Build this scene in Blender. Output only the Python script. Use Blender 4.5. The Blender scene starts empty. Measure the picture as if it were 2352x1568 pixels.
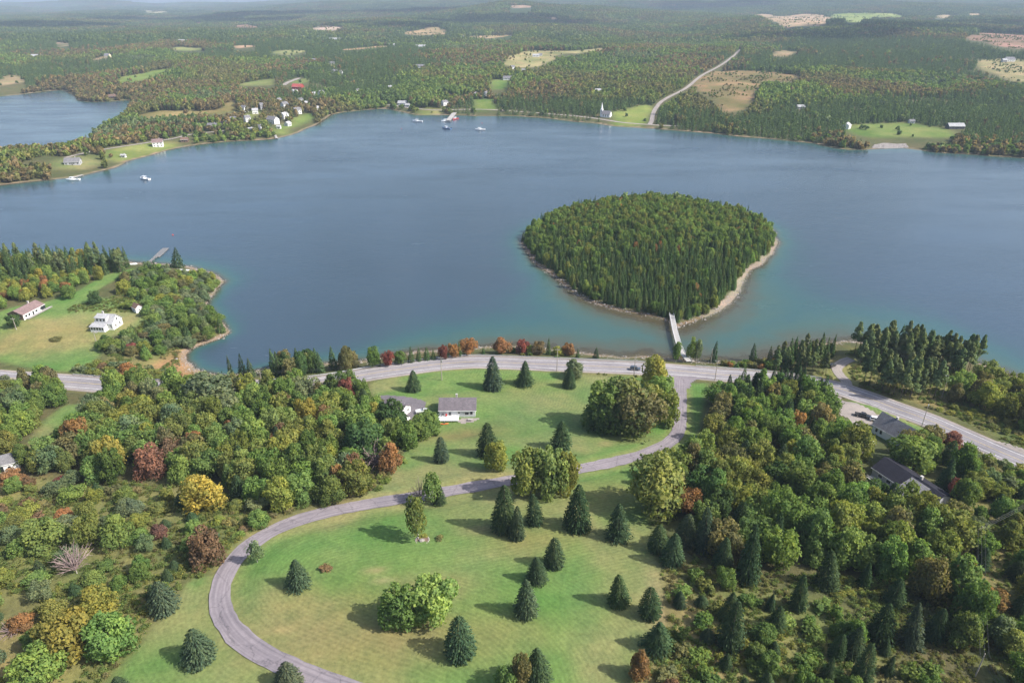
import bpy, bmesh, math, random
import numpy as np
from mathutils import Vector, Matrix

scene = bpy.context.scene
COL = scene.collection
R = math.radians

# ------------------------------------------------------------------ camera
CAM_H = 150.0                      # metres above the water
FPX, CX, CY = 1568.0, 1176.0, 784.0   # 24 mm lens, measured on a 2352 x 1568 copy of the photo
PITCH = math.atan((CY - 12.0) / FPX)
cam_data = bpy.data.cameras.new('camera')
cam_data.lens = 24.0
cam_data.sensor_width = 36.0
cam_data.clip_start = 1.0
cam_data.clip_end = 60000.0
cam = bpy.data.objects.new('camera', cam_data)
COL.objects.link(cam)
cam.location = (0, 0, CAM_H)
cam.rotation_euler = (math.pi / 2 - PITCH, 0, 0)
scene.camera = cam

# ------------------------------------------------------------------ sky, sun, exposure
SUN_EL = R(43)
SUN_AZ = R(-16)                    # direction TO the sun, from +x towards -y
to_sun = Vector((math.cos(SUN_AZ) * math.cos(SUN_EL), math.sin(SUN_AZ) * math.cos(SUN_EL), math.sin(SUN_EL)))
world = bpy.data.worlds.new('World')
scene.world = world
world.use_nodes = True
wn = world.node_tree
bg = wn.nodes['Background']
sky = wn.nodes.new('ShaderNodeTexSky')
sky.sky_type = 'NISHITA'
sky.sun_disc = False
sky.sun_elevation = SUN_EL
sky.sun_rotation = math.atan2(to_sun.x, to_sun.y)
sky.altitude = 100.0
sky.air_density = 1.0
sky.dust_density = 3.0
sky.ozone_density = 1.2
wn.links.new(sky.outputs[0], bg.inputs[0])
bg.inputs[1].default_value = 0.125
sun_data = bpy.data.lights.new('sun', 'SUN')
sun_data.energy = 4.2
sun_data.angle = R(0.53)
sun_data.color = (1.0, 0.955, 0.88)
sun = bpy.data.objects.new('sun', sun_data)
COL.objects.link(sun)
sun.rotation_euler = (-to_sun).to_track_quat('-Z', 'Y').to_euler()
sun.location = (300, -100, 400)

scene.view_settings.view_transform = 'Standard'
scene.view_settings.look = 'None'
scene.view_settings.gamma = 1.0
scene.view_settings.exposure = 0.8
scene.view_settings.use_curve_mapping = False
cy = scene.cycles
cy.use_denoising = True
cy.denoiser = 'OPENIMAGEDENOISE'
cy.denoising_prefilter = 'ACCURATE'
cy.max_bounces = 5
cy.diffuse_bounces = 2
cy.glossy_bounces = 2
cy.transmission_bounces = 2
cy.transparent_max_bounces = 6
cy.volume_bounces = 0
cy.caustics_reflective = False
cy.caustics_refractive = False
cy.use_adaptive_sampling = True
cy.adaptive_threshold = 0.02

# ------------------------------------------------------------------ small maths
rng = np.random.default_rng(11)
S_, C_ = math.sin(PITCH), math.cos(PITCH)


def smooth(a, b, x):
    t = np.clip((np.asarray(x, float) - a) / (b - a), 0, 1)
    return t * t * (3 - 2 * t)


def _hash(ix, iy, seed):
    n = (ix.astype(np.int64) * 374761393 + iy.astype(np.int64) * 668265263 + seed * 974634777) & 0xffffffff
    n = ((n ^ (n >> 13)) * 1274126177) & 0xffffffff
    n = (n ^ (n >> 16)) & 0xffffffff
    return n / 4294967295.0


def vnoise(x, y, scale, seed=0):
    x = np.asarray(x, float) / scale
    y = np.asarray(y, float) / scale
    ix, iy = np.floor(x), np.floor(y)
    fx, fy = x - ix, y - iy
    fx = fx * fx * (3 - 2 * fx)
    fy = fy * fy * (3 - 2 * fy)
    a, b = _hash(ix, iy, seed), _hash(ix + 1, iy, seed)
    c, d = _hash(ix, iy + 1, seed), _hash(ix + 1, iy + 1, seed)
    return (a * (1 - fx) + b * fx) * (1 - fy) + (c * (1 - fx) + d * fx) * fy


def fbm(x, y, scale, seed=0, octaves=4):
    t, a, s = 0.0, 1.0, 0.0
    for o in range(octaves):
        t = t + a * vnoise(x, y, scale / 2 ** o, seed + 17 * o)
        s += a
        a *= 0.5
    return t / s


def to_plane(px, py, z=0.0):
    """photo pixel (2352 x 1568 copy) -> point on a level plane."""
    k = (CY - py) / FPX
    y = (z - CAM_H) * (C_ + k * S_) / (k * C_ - S_)
    depth = y * C_ - (z - CAM_H) * S_
    return ((px - CX) / FPX * depth, y)


def spline(pts, step, closed=False):
    """Catmull-Rom through the points, resampled about every `step`."""
    p = np.array(pts, float)
    n = len(p)
    out = []
    for i in range(n if closed else n - 1):
        if closed:
            a, b, c, d = p[(i - 1) % n], p[i], p[(i + 1) % n], p[(i + 2) % n]
        else:
            a, b, c, d = p[max(i - 1, 0)], p[i], p[i + 1], p[min(i + 2, n - 1)]
        m = max(1, int(np.linalg.norm(c - b) / step))
        for t in np.arange(m) / m:
            out.append(0.5 * (2 * b + (c - a) * t + (2 * a - 5 * b + 4 * c - d) * t * t + (3 * b - a - 3 * c + d) * t ** 3))
    if not closed:
        out.append(p[-1])
    return np.array(out)


def seg_dist(X, Y, pts, closed=False):
    """distance of every (X, Y) to a polyline, and the index of the nearest segment."""
    best = np.full(X.shape, 1e18)
    idx = np.zeros(X.shape, int)
    n = len(pts)
    for i in range(n if closed else n - 1):
        a, b = pts[i], pts[(i + 1) % n]
        d = b - a
        L = float(d @ d) + 1e-12
        t = np.clip(((X - a[0]) * d[0] + (Y - a[1]) * d[1]) / L, 0, 1)
        q = (X - a[0] - t * d[0]) ** 2 + (Y - a[1] - t * d[1]) ** 2
        m = q < best
        best[m] = q[m]
        idx[m] = i
    return np.sqrt(best), idx


def inside(X, Y, pts):
    r = np.zeros(X.shape, bool)
    n = len(pts)
    for i in range(n):
        x0, y0 = pts[i]
        x1, y1 = pts[(i + 1) % n]
        if y0 == y1:
            continue
        m = ((y0 > Y) != (y1 > Y)) & (X < (x1 - x0) * (Y - y0) / (y1 - y0) + x0)
        r ^= m
    return r


def sdf(X, Y, pts):
    d, _ = seg_dist(X, Y, pts, True)
    return np.where(inside(X, Y, pts), d, -d)

# ------------------------------------------------------------------ shorelines, traced on the water plane
near_px = [(-260, 590), (-100, 588), (0, 588), (150, 594), (280, 602), (345, 605), (380, 606), (430, 613), (482, 626), (516, 647),
           (492, 668), (474, 692), (482, 712), (505, 738), (525, 766), (505, 778), (476, 788), (440, 802), (432, 826), (444, 848),
           (490, 858), (530, 862), (560, 856), (620, 846), (700, 838), (780, 836), (840, 828), (900, 817), (960, 809), (1020, 803),
           (1080, 800), (1180, 798), (1260, 802), (1330, 808), (1400, 816), (1436, 823), (1475, 816), (1512, 819), (1548, 826), (1600, 829),
           (1660, 832), (1720, 831), (1765, 821), (1800, 803), (1850, 794), (1915, 788), (1965, 786), (2050, 797), (2150, 811),
           (2230, 832), (2300, 852), (2360, 872), (2480, 905), (2700, 960)]
isl_px = [(1203, 552), (1210, 577), (1234, 611), (1277, 638), (1308, 665), (1347, 690), (1390, 704), (1432, 713), (1489, 724),
          (1526, 733), (1545, 746), (1556, 754), (1571, 747), (1602, 733), (1645, 716), (1673, 702), (1695, 676), (1705, 648), (1724, 622),
          (1749, 603), (1772, 583), (1783, 560), (1776, 536), (1745, 510), (1690, 492), (1620, 477), (1540, 466), (1470, 463), (1380, 472),
          (1310, 486), (1260, 504), (1220, 529)]
far_px = [(-500, 466), (-250, 442), (-100, 432), (0, 424), (100, 415), (160, 408), (200, 400), (260, 385), (290, 370), (360, 352),
          (420, 337), (520, 325), (600, 321), (650, 314), (700, 296), (735, 280), (765, 262), (790, 257), (880, 250), (910, 254),
          (960, 264), (1020, 264), (1100, 266), (1170, 266), (1240, 270), (1300, 277), (1360, 283), (1420, 290), (1500, 296), (1600, 304),
          (1700, 313), (1800, 321), (1870, 330), (1950, 343), (2010, 342), (2080, 340), (2150, 350), (2240, 355), (2352, 363), (2500, 374), (2800, 390)]
inl_px = [(-700, 262), (-300, 238), (0, 222), (90, 212), (143, 207), (165, 216), (197, 233), (250, 233), (303, 229), (290, 263), (230, 300),
          (190, 328), (150, 343), (60, 348), (0, 354), (-120, 362), (-500, 380)]
wob = lambda p, a, sc, sd: p + a * np.stack([vnoise(p[:, 0], p[:, 1], sc, sd) - .5, vnoise(p[:, 0], p[:, 1], sc, sd + 9) - .5], 1)
near_line = wob(spline([to_plane(*q) for q in near_px], 5), 3.2, 9, 3)
near_poly = np.vstack([near_line, [[900, 40], [9800, 0], [9800, -700], [-9800, -700], [-9800, 400], [-900, 480]]])
isl_poly = wob(spline([to_plane(*q) for q in isl_px], 5, True), 3.0, 10, 5)
far_line = wob(spline([to_plane(*q) for q in far_px], 14), 7, 24, 7)
far_poly = np.vstack([far_line, [[3600, 500], [9800, 300], [9900, 16500], [-9900, 16500], [-9900, 600], [-3000, 560]]])
inl_poly = wob(spline([to_plane(*q) for q in inl_px], 20, True), 8, 40, 8)

# ------------------------------------------------------------------ ground height on one graded grid


def graded(core0, core1, step, lo, hi, g_lo, g_hi):
    core = list(np.arange(core0, core1 + 1e-6, step))
    s, v = step, core1
    up = []
    while v < hi:
        s *= g_hi
        v += s
        up.append(v)
    s, v = step, core0
    dn = []
    while v > lo:
        s *= g_lo
        v -= s
        dn.append(v)
    return np.array(dn[::-1] + core + up)


GX = graded(-320, 320, 2.0, -9300, 9300, 1.02, 1.02)
GY = graded(76, 470, 2.0, -400, 15500, 1.12, 1.012)
XX, YY = np.meshgrid(GX, GY)
s_near = np.full(XX.shape, -400.0)
m = YY < 520
s_near[m] = sdf(XX[m], YY[m], near_poly)
s_isl = np.full(XX.shape, -400.0)
m = (XX > -260) & (XX < 520) & (YY > 200) & (YY < 960)
s_isl[m] = sdf(XX[m], YY[m], isl_poly)
s_far = np.full(XX.shape, -500.0)
m = YY > 430
s_far[m] = sdf(XX[m], YY[m], far_poly)
m = (YY > 520) & (YY < 2600) & (XX < 200)
s_inl = np.full(XX.shape, -900.0)
s_inl[m] = sdf(XX[m], YY[m], inl_poly)
s_far = np.minimum(s_far, -s_inl)
SD = np.maximum(np.maximum(s_near, s_isl), s_far)

e_near = 3.6 + 21 * (1 - smooth(92, 268, YY)) * (0.75 + 0.25 * smooth(-260, 60, XX)) + 1.2 * (fbm(XX, YY, 60, 2, 3) - .5)
e_near += 3.5 * smooth(285, 360, YY) * (XX < 0)
e_isl = 2.5 + 6 * smooth(10, 85, s_isl)
ang = np.clip(XX / np.maximum(YY, 1), -0.9, 0.9)
ridge = np.interp(ang, [-0.8, -0.62, -0.4, -0.2, 0.0, 0.3, 0.55, 0.8], [118, 122, 150, 190, 235, 240, 215, 205])
t_far = np.clip((YY - 1050) / 9500, 0, 1.35)
e_far = 5 + (ridge - 5) * t_far ** 0.92 * (1 - 0.35 * np.clip(t_far - 1, 0, 1))
amp = 40 * smooth(1100, 3000, YY) + 45 * smooth(3500, 8000, YY)
e_far += amp * (fbm(XX, YY, 1500, 21, 4) - 0.5) * 2.0
e_far += 26 * smooth(1300, 2800, YY) * (fbm(XX, YY, 620, 25, 3) - .5) * 2
e_far += 10 * smooth(30, 260, s_far) * fbm(XX, YY, 260, 31, 3)
E = np.where(s_near >= SD, e_near, np.where(s_isl >= SD, e_isl, np.maximum(e_far, 3)))
HH = np.where(SD > 0, np.minimum(SD * 0.16, 0.8) + smooth(3, np.where(s_far >= SD, 60, 26), SD) * (E - 0.8), np.maximum(SD * 0.075, -6.0))


def sample(F, x, y):
    x = np.asarray(x, float)
    y = np.asarray(y, float)
    i = np.clip(np.searchsorted(GX, x) - 1, 0, len(GX) - 2)
    j = np.clip(np.searchsorted(GY, y) - 1, 0, len(GY) - 2)
    u = np.clip((x - GX[i]) / (GX[i + 1] - GX[i]), 0, 1)
    v = np.clip((y - GY[j]) / (GY[j + 1] - GY[j]), 0, 1)
    return (F[j, i] * (1 - u) + F[j, i + 1] * u) * (1 - v) + (F[j + 1, i] * (1 - u) + F[j + 1, i + 1] * u) * v


def gz(x, y):
    return float(sample(HH, x, y))


_T = np.concatenate([np.linspace(70, 700, 420), np.geomspace(702, 15000, 700)])


def ground(px, py):
    """photo pixel -> the point of the ground that its ray meets first."""
    k = (CY - py) / FPX
    ry = C_ + k * S_
    rz = k * C_ - S_
    rx = (px - CX) / FPX
    ys = _T
    t = ys / ry
    z = CAM_H + rz * t
    hx = np.maximum(sample(HH, rx * t, ys), 0)
    hit = np.nonzero(z <= hx)[0]
    i = hit[0] if len(hit) else len(ys) - 1
    lo, hi = ys[max(i - 1, 0)], ys[i]
    for _ in range(22):
        mid = (lo + hi) / 2
        tt = mid / ry
        if CAM_H + rz * tt <= max(gz(rx * tt, mid), 0):
            hi = mid
        else:
            lo = mid
    tt = hi / ry
    return Vector((rx * tt, hi, max(gz(rx * tt, hi), 0.0)))


def gpoly(pts):
    return np.array([ground(*q)[:2] for q in pts])


def rise(b, top_py):
    """height of something standing at b whose top is seen at that photo row."""
    k = (CY - top_py) / FPX
    return CAM_H + b.y * (k * C_ - S_) / (C_ + k * S_) - b.z


def depth_of(b):
    return b.y * C_ - (b.z - CAM_H) * S_

# ------------------------------------------------------------------ roads: centre lines, level profiles, ground graded to them
highway_px = [(-700, 830), (-450, 838), (-200, 852), (-90, 858), (0, 866), (147, 876), (260, 884), (400, 890), (520, 890), (622, 886), (740, 876), (853, 859), (930, 847),
              (1007, 837), (1085, 831), (1149, 831), (1252, 836), (1355, 842), (1458, 848), (1561, 855), (1640, 861), (1773, 869),
              (1901, 887), (1978, 910), (2056, 938), (2133, 966), (2210, 999), (2287, 1033), (2352, 1061), (2470, 1112), (2600, 1165), (2800, 1245), (3050, 1340), (3400, 1460)]
lane_px = [(1562, 861), (1563, 900), (1563, 930), (1562, 960), (1560, 982), (1550, 1003), (1520, 1025), (1470, 1044), (1400, 1062), (1330, 1076),
           (1250, 1090), (1160, 1104), (1080, 1118), (1000, 1132), (920, 1145), (840, 1158), (760, 1174), (690, 1193), (630, 1217),
           (580, 1247), (543, 1280), (517, 1318), (505, 1358), (508, 1398), (526, 1434), (556, 1467), (597, 1496), (645, 1521),
           (705, 1547), (775, 1574), (860, 1602), (960, 1640)]
hill_road_px = [(1492, 288), (1497, 277), (1500, 262), (1508, 246), (1524, 230), (1568, 207), (1588, 193), (1618, 170), (1655, 150), (1678, 134), (1691, 123), (1701, 114)]
shore_road_px = [(875, 238), (905, 243), (940, 248), (1000, 253), (1075, 251), (1150, 253), (1230, 259), (1320, 266), (1380, 274),
                 (1430, 282), (1495, 288), (1560, 291)]
point_road_px = [(150, 362), (200, 350), (250, 341), (330, 329), (400, 318), (440, 308), (520, 300)]
village_road_px = [(652, 196), (660, 190), (675, 184), (688, 179)]
park_road_px = [(1920, 893), (1945, 880), (1930, 862), (1922, 846), (1935, 832), (1955, 824)]


def road_line(px, step, sm):
    p = spline([ground(*q)[:2] for q in px], step)
    z = np.maximum(sample(HH, p[:, 0], p[:, 1]), 1.2)
    k = max(1, int(sm / step))
    zz = np.pad(z, k, mode='edge')
    zz = np.convolve(zz, np.hanning(2 * k + 3)[1:-1] / np.hanning(2 * k + 3)[1:-1].sum(), 'valid')[:len(z)]
    return np.column_stack([p, zz])


highway = road_line(highway_px, 3, 40)
highway[:, 2] = np.maximum(highway[:, 2], 3.4)
lane = road_line(lane_px, 2, 22)
w_ = smooth(0, 24, np.hypot(lane[:, 0] - lane[0, 0], lane[:, 1] - lane[0, 1]))
j0 = np.argmin(np.hypot(highway[:, 0] - lane[0, 0], highway[:, 1] - lane[0, 1]))
lane[:, 2] = highway[j0, 2] * (1 - w_) + lane[:, 2] * w_
hill_road = road_line(hill_road_px, 12, 60)
shore_road = road_line(shore_road_px, 10, 60)
shore_road[:, 2] = np.maximum(shore_road[:, 2], 2.2)
point_road = road_line(point_road_px, 8, 40)
village_road = road_line(village_road_px, 8, 40)
park_road = road_line(park_road_px, 2, 15)
ROADS = [(highway, 5.2, 5), (lane, 2.55, 4), (hill_road, 4.5, 10), (shore_road, 4.0, 9), (point_road, 3.0, 9), (village_road, 4.5, 10), (park_road, 2.6, 3)]
ROAD_D = np.full(XX.shape, 1e6)
LANE_D = np.full(XX.shape, 200.0)
for line, hw, blend in ROADS:
    x0, x1 = line[:, 0].min() - 120, line[:, 0].max() + 120
    y0, y1 = line[:, 1].min() - 120, line[:, 1].max() + 120
    m = (XX > x0) & (XX < x1) & (YY > y0) & (YY < y1)
    d, idx = seg_dist(XX[m], YY[m], line[:, :2])
    if line is lane:
        LANE_D[m] = d
    ROAD_D[m] = np.minimum(ROAD_D[m], d - hw)
    rz_ = line[idx, 2]
    f = 1 - smooth(hw + 2.6, hw + 2.6 + blend, d)
    HH[m] = HH[m] * (1 - f) + (rz_ - 0.14) * f
# level ground under the near buildings
for (px, py), rad in (((1045, 950), 15), ((915, 945), 12), ((258, 745), 13), ((80, 716), 14), ((2040, 1000), 13), ((2072, 1120), 17), ((12, 1075), 9), ((1985, 960), 12)):
    c0_ = ground(px, py)
    d_ = np.hypot(XX - c0_.x, YY - c0_.y)
    f = (1 - smooth(rad * .75, rad * 1.7, d_)) * smooth(1.0, 4.0, ROAD_D)
    HH = HH * (1 - f) + c0_.z * f

# ------------------------------------------------------------------ materials
MATS = {}


def nodes_of(name):
    mt = bpy.data.materials.new(name)
    mt.use_nodes = True
    nt = mt.node_tree
    nt.nodes.clear()
    out = nt.nodes.new('ShaderNodeOutputMaterial')
    MATS[name] = mt
    return mt, nt, out


def N(nt, kind, **kw):
    n = nt.nodes.new(kind)
    for k, v in kw.items():
        setattr(n, k, v)
    return n


def noise_node(nt, scale, detail=3, rough=0.55, vec=None):
    n = N(nt, 'ShaderNodeTexNoise')
    n.inputs['Scale'].default_value = scale
    n.inputs['Detail'].default_value = detail
    n.inputs['Roughness'].default_value = rough
    if vec is not None:
        nt.links.new(vec, n.inputs['Vector'])
    return n


def ramp(nt, fac, stops):
    r = N(nt, 'ShaderNodeValToRGB')
    e = r.color_ramp.elements
    while len(e) < len(stops):
        e.new(0.5)
    for el, (p, c) in zip(e, stops):
        el.position = p
        el.color = (*c, 1) if len(c) == 3 else c
    nt.links.new(fac, r.inputs[0])
    return r.outputs[0]


def math_node(nt, op, a, b=None):
    n = N(nt, 'ShaderNodeMath', operation=op)
    for i, v in enumerate((a, b)):
        if v is None:
            continue
        if isinstance(v, (int, float)):
            n.inputs[i].default_value = v
        else:
            nt.links.new(v, n.inputs[i])
    return n.outputs[0]


def mix_col(nt, fac, a, b, blend='MIX'):
    n = N(nt, 'ShaderNodeMix', data_type='RGBA', blend_type=blend)
    for i, v in ((0, fac), (6, a), (7, b)):
        if isinstance(v, (int, float)):
            n.inputs[i].default_value = v
        elif isinstance(v, tuple):
            n.inputs[i].default_value = (*v, 1)
        else:
            nt.links.new(v, n.inputs[i])
    return n.outputs[2]


def plain(name, col, rough=0.7, metal=0.0, var=0.18, scale=3.0, spec=0.4):
    """painted or natural surface with uneven tone."""
    mt, nt, out = nodes_of(name)
    b = N(nt, 'ShaderNodeBsdfPrincipled')
    tc = N(nt, 'ShaderNodeTexCoord')
    n = noise_node(nt, scale, 4, 0.6, tc.outputs['Object'])
    lo = tuple(c * (1 - var) for c in col)
    hi = tuple(min(1, c * (1 + var)) for c in col)
    nt.links.new(ramp(nt, n.outputs[0], [(0.3, lo), (0.7, hi)]), b.inputs['Base Color'])
    b.inputs['Roughness'].default_value = rough
    b.inputs['Metallic'].default_value = metal
    b.inputs['Specular IOR Level'].default_value = spec
    nt.links.new(b.outputs[0], out.inputs[0])
    return mt


def siding(name, col, pitch=0.18):
    """clapboard: the courses are finer than a pixel here, a shallow bump carries them."""
    mt, nt, out = nodes_of(name)
    b = N(nt, 'ShaderNodeBsdfPrincipled')
    tc = N(nt, 'ShaderNodeTexCoord')
    w = N(nt, 'ShaderNodeTexWave', wave_type='BANDS', bands_direction='Z', wave_profile='SAW')
    w.inputs['Scale'].default_value = 0.314 / pitch
    nt.links.new(tc.outputs['Object'], w.inputs['Vector'])
    bm = N(nt, 'ShaderNodeBump')
    bm.inputs['Strength'].default_value = 0.5
    bm.inputs['Distance'].default_value = 0.02
    nt.links.new(w.outputs['Fac'], bm.inputs['Height'])
    nt.links.new(bm.outputs[0], b.inputs['Normal'])
    n = noise_node(nt, 0.9, 4, 0.6, tc.outputs['Object'])
    nt.links.new(ramp(nt, n.outputs[0], [(0.3, tuple(c * .86 for c in col)), (0.7, col)]), b.inputs['Base Color'])
    b.inputs['Roughness'].default_value = 0.6
    nt.links.new(b.outputs[0], out.inputs[0])
    return mt


def shingle(name, col):
    mt, nt, out = nodes_of(name)
    b = N(nt, 'ShaderNodeBsdfPrincipled')
    tc = N(nt, 'ShaderNodeTexCoord')
    br = N(nt, 'ShaderNodeTexBrick')
    br.inputs['Scale'].default_value = 1.0
    br.inputs['Brick Width'].default_value = 0.9
    br.inputs['Row Height'].default_value = 0.3
    br.inputs['Mortar Size'].default_value = 0.03
    br.inputs['Color1'].default_value = (*[c * .85 for c in col], 1)
    br.inputs['Color2'].default_value = (*[c * 1.12 for c in col], 1)
    br.inputs['Mortar'].default_value = (*[c * .6 for c in col], 1)
    nt.links.new(tc.outputs['Object'], br.inputs['Vector'])
    n = noise_node(nt, 0.7, 4, 0.6, tc.outputs['Object'])
    nt.links.new(mix_col(nt, 1.0, br.outputs['Color'], ramp(nt, n.outputs[0], [(0.25, (.75, .75, .75)), (0.75, (1.1, 1.1, 1.1))]), 'MULTIPLY'), b.inputs['Base Color'])
    b.inputs['Roughness'].default_value = 0.92
    b.inputs['Specular IOR Level'].default_value = 0.15
    nt.links.new(b.outputs[0], out.inputs[0])
    return mt


def leaf_material(name, trans=0.42, hue=0.5):
    mt, nt, out = nodes_of(name)
    at = N(nt, 'ShaderNodeAttribute', attribute_type='INSTANCER', attribute_name='tint')
    va = N(nt, 'ShaderNodeAttribute', attribute_type='GEOMETRY', attribute_name='var')
    col = mix_col(nt, 1.0, at.outputs['Color'], ramp(nt, va.outputs['Fac'], [(0.0, (.62, .72, .75)), (0.5, (1, 1, 1)), (1.0, (1.5, 1.32, 1.05))]), 'MULTIPLY')  # tones vary by clump; the bright end puts sunlit tips into the colour
    d = N(nt, 'ShaderNodeBsdfDiffuse')
    t = N(nt, 'ShaderNodeBsdfTranslucent')
    nt.links.new(col, d.inputs[0])
    nt.links.new(mix_col(nt, 1.0, col, (1.05, 1.15, .6), 'MULTIPLY'), t.inputs[0])
    mx = N(nt, 'ShaderNodeMixShader')
    mx.inputs[0].default_value = trans
    nt.links.new(d.outputs[0], mx.inputs[1])
    nt.links.new(t.outputs[0], mx.inputs[2])
    nt.links.new(mx.outputs[0], out.inputs[0])
    return mt


def ground_material():
    mt, nt, out = nodes_of('ground')
    b = N(nt, 'ShaderNodeBsdfPrincipled')
    base = N(nt, 'ShaderNodeAttribute', attribute_type='GEOMETRY', attribute_name='cover')
    mow = N(nt, 'ShaderNodeAttribute', attribute_type='GEOMETRY', attribute_name='mow')
    mown = N(nt, 'ShaderNodeAttribute', attribute_type='GEOMETRY', attribute_name='mown')
    tc = N(nt, 'ShaderNodeTexCoord')
    n1 = noise_node(nt, 0.9, 5, 0.7, tc.outputs['Object'])
    n2 = noise_node(nt, 0.16, 4, 0.6, tc.outputs['Object'])
    n3 = noise_node(nt, 0.035, 3, 0.55, tc.outputs['Object'])
    c = mix_col(nt, 1.0, base.outputs['Color'], ramp(nt, n1.outputs[0], [(0.25, (.68, .68, .66)), (0.75, (1.3, 1.28, 1.22))]), 'MULTIPLY')
    c = mix_col(nt, 1.0, c, ramp(nt, n2.outputs[0], [(0.3, (.84, .9, .86)), (0.72, (1.2, 1.1, 1.06))]), 'MULTIPLY')
    c = mix_col(nt, 1.0, c, ramp(nt, n3.outputs[0], [(0.35, (.86, .98, .86)), (0.68, (1.16, 1.04, 1.12))]), 'MULTIPLY')
    # mowing passes run along the lane
    wob_ = math_node(nt, 'MULTIPLY', n2.outputs[0], 2.2)
    ph = math_node(nt, 'ADD', mow.outputs['Fac'], wob_)
    s = math_node(nt, 'SINE', math_node(nt, 'MULTIPLY', ph, 2 * math.pi / 1.15))
    s = math_node(nt, 'MULTIPLY', math_node(nt, 'MULTIPLY', s, math_node(nt, 'MULTIPLY', n3.outputs[0], 0.12)), mown.outputs['Fac'])
    s = math_node(nt, 'ADD', s, 1.0)
    cmb = N(nt, 'ShaderNodeCombineColor')
    for i in range(3):
        nt.links.new(s, cmb.inputs[i])
    c = mix_col(nt, 1.0, c, cmb.outputs[0], 'MULTIPLY')
    nt.links.new(c, b.inputs['Base Color'])
    b.inputs['Roughness'].default_value = 0.95
    b.inputs['Specular IOR Level'].default_value = 0.1
    bm = N(nt, 'ShaderNodeBump')
    bm.inputs['Strength'].default_value = 0.6
    bm.inputs['Distance'].default_value = 0.25
    nt.links.new(n1.outputs[0], bm.inputs['Height'])
    nt.links.new(bm.outputs[0], b.inputs['Normal'])
    nt.links.new(b.outputs[0], out.inputs[0])
    return mt


def water_material():
    mt, nt, out = nodes_of('water')
    b = N(nt, 'ShaderNodeBsdfPrincipled')
    dp = N(nt, 'ShaderNodeAttribute', attribute_type='GEOMETRY', attribute_name='depth')
    tc = N(nt, 'ShaderNodeTexCoord')
    n = noise_node(nt, 0.02, 5, 0.6, tc.outputs['Object'])
    n2 = noise_node(nt, 0.09, 4, 0.65, tc.outputs['Object'])
    d = math_node(nt, 'ADD', dp.outputs['Fac'], math_node(nt, 'MULTIPLY', math_node(nt, 'SUBTRACT', n.outputs[0], 0.5), 0.22))
    d = math_node(nt, 'ADD', d, math_node(nt, 'MULTIPLY', math_node(nt, 'SUBTRACT', n2.outputs[0], 0.5), 0.2))
    col = ramp(nt, d, [(0.0, (.085, .068, .045)), (0.12, (.062, .074, .054)), (0.26, (.044, .090, .080)), (0.42, (.034, .084, .088)), (0.62, (.036, .070, .088)), (0.82, (.038, .064, .090)), (1.0, (.038, .063, .090))])
    nt.links.new(col, b.inputs['Base Color'])
    wp = N(nt, 'ShaderNodeMapping')
    wp.inputs['Scale'].default_value = (1.0, 3.2, 1.0)
    wp.inputs['Rotation'].default_value = (0, 0, -0.25)
    nt.links.new(tc.outputs['Object'], wp.inputs['Vector'])
    wind = noise_node(nt, 0.006, 8, 0.68, wp.outputs[0])
    rr = N(nt, 'ShaderNodeMapRange')
    rr.inputs['From Min'].default_value = .35
    rr.inputs['From Max'].default_value = .68
    rr.inputs['To Min'].default_value = .09
    rr.inputs['To Max'].default_value = .30
    nt.links.new(wind.outputs[0], rr.inputs['Value'])
    nt.links.new(rr.outputs[0], b.inputs['Roughness'])
    b.inputs['IOR'].default_value = 1.33
    # ripples: two crossing trains of small wind waves plus chop
    mp = N(nt, 'ShaderNodeMapping')
    mp.inputs['Rotation'].default_value = (0, 0, 0.5)
    mp.inputs['Scale'].default_value = (0.35, 1.0, 1.0)
    nt.links.new(tc.outputs['Object'], mp.inputs['Vector'])
    r1 = noise_node(nt, 0.55, 4, 0.6, mp.outputs[0])
    r2 = noise_node(nt, 2.0, 2, 0.5, mp.outputs[0])
    hsum = math_node(nt, 'ADD', r1.outputs[0], math_node(nt, 'MULTIPLY', r2.outputs[0], 0.25))
    bm = N(nt, 'ShaderNodeBump')
    bs = N(nt, 'ShaderNodeMapRange')
    bs.inputs['From Min'].default_value = .35
    bs.inputs['From Max'].default_value = .68
    bs.inputs['To Min'].default_value = .35
    bs.inputs['To Max'].default_value = .95
    nt.links.new(wind.outputs[0], bs.inputs['Value'])
    nt.links.new(bs.outputs[0], bm.inputs['Strength'])
    bm.inputs['Distance'].default_value = 0.22
    nt.links.new(hsum, bm.inputs['Height'])
    nt.links.new(bm.outputs[0], b.inputs['Normal'])
    tr = N(nt, 'ShaderNodeBsdfTransparent')
    tr.inputs[0].default_value = (.8, .88, .86, 1)
    mx = N(nt, 'ShaderNodeMixShader')
    fac = N(nt, 'ShaderNodeMapRange')
    fac.inputs['From Min'].default_value = 0.0
    fac.inputs['From Max'].default_value = 0.10
    fac.inputs['To Min'].default_value = 0.25
    fac.inputs['To Max'].default_value = 1.0
    nt.links.new(d, fac.inputs['Value'])
    nt.links.new(fac.outputs[0], mx.inputs[0])
    nt.links.new(tr.outputs[0], mx.inputs[1])
    nt.links.new(b.outputs[0], mx.inputs[2])
    nt.links.new(mx.outputs[0], out.inputs[0])
    return mt


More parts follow.
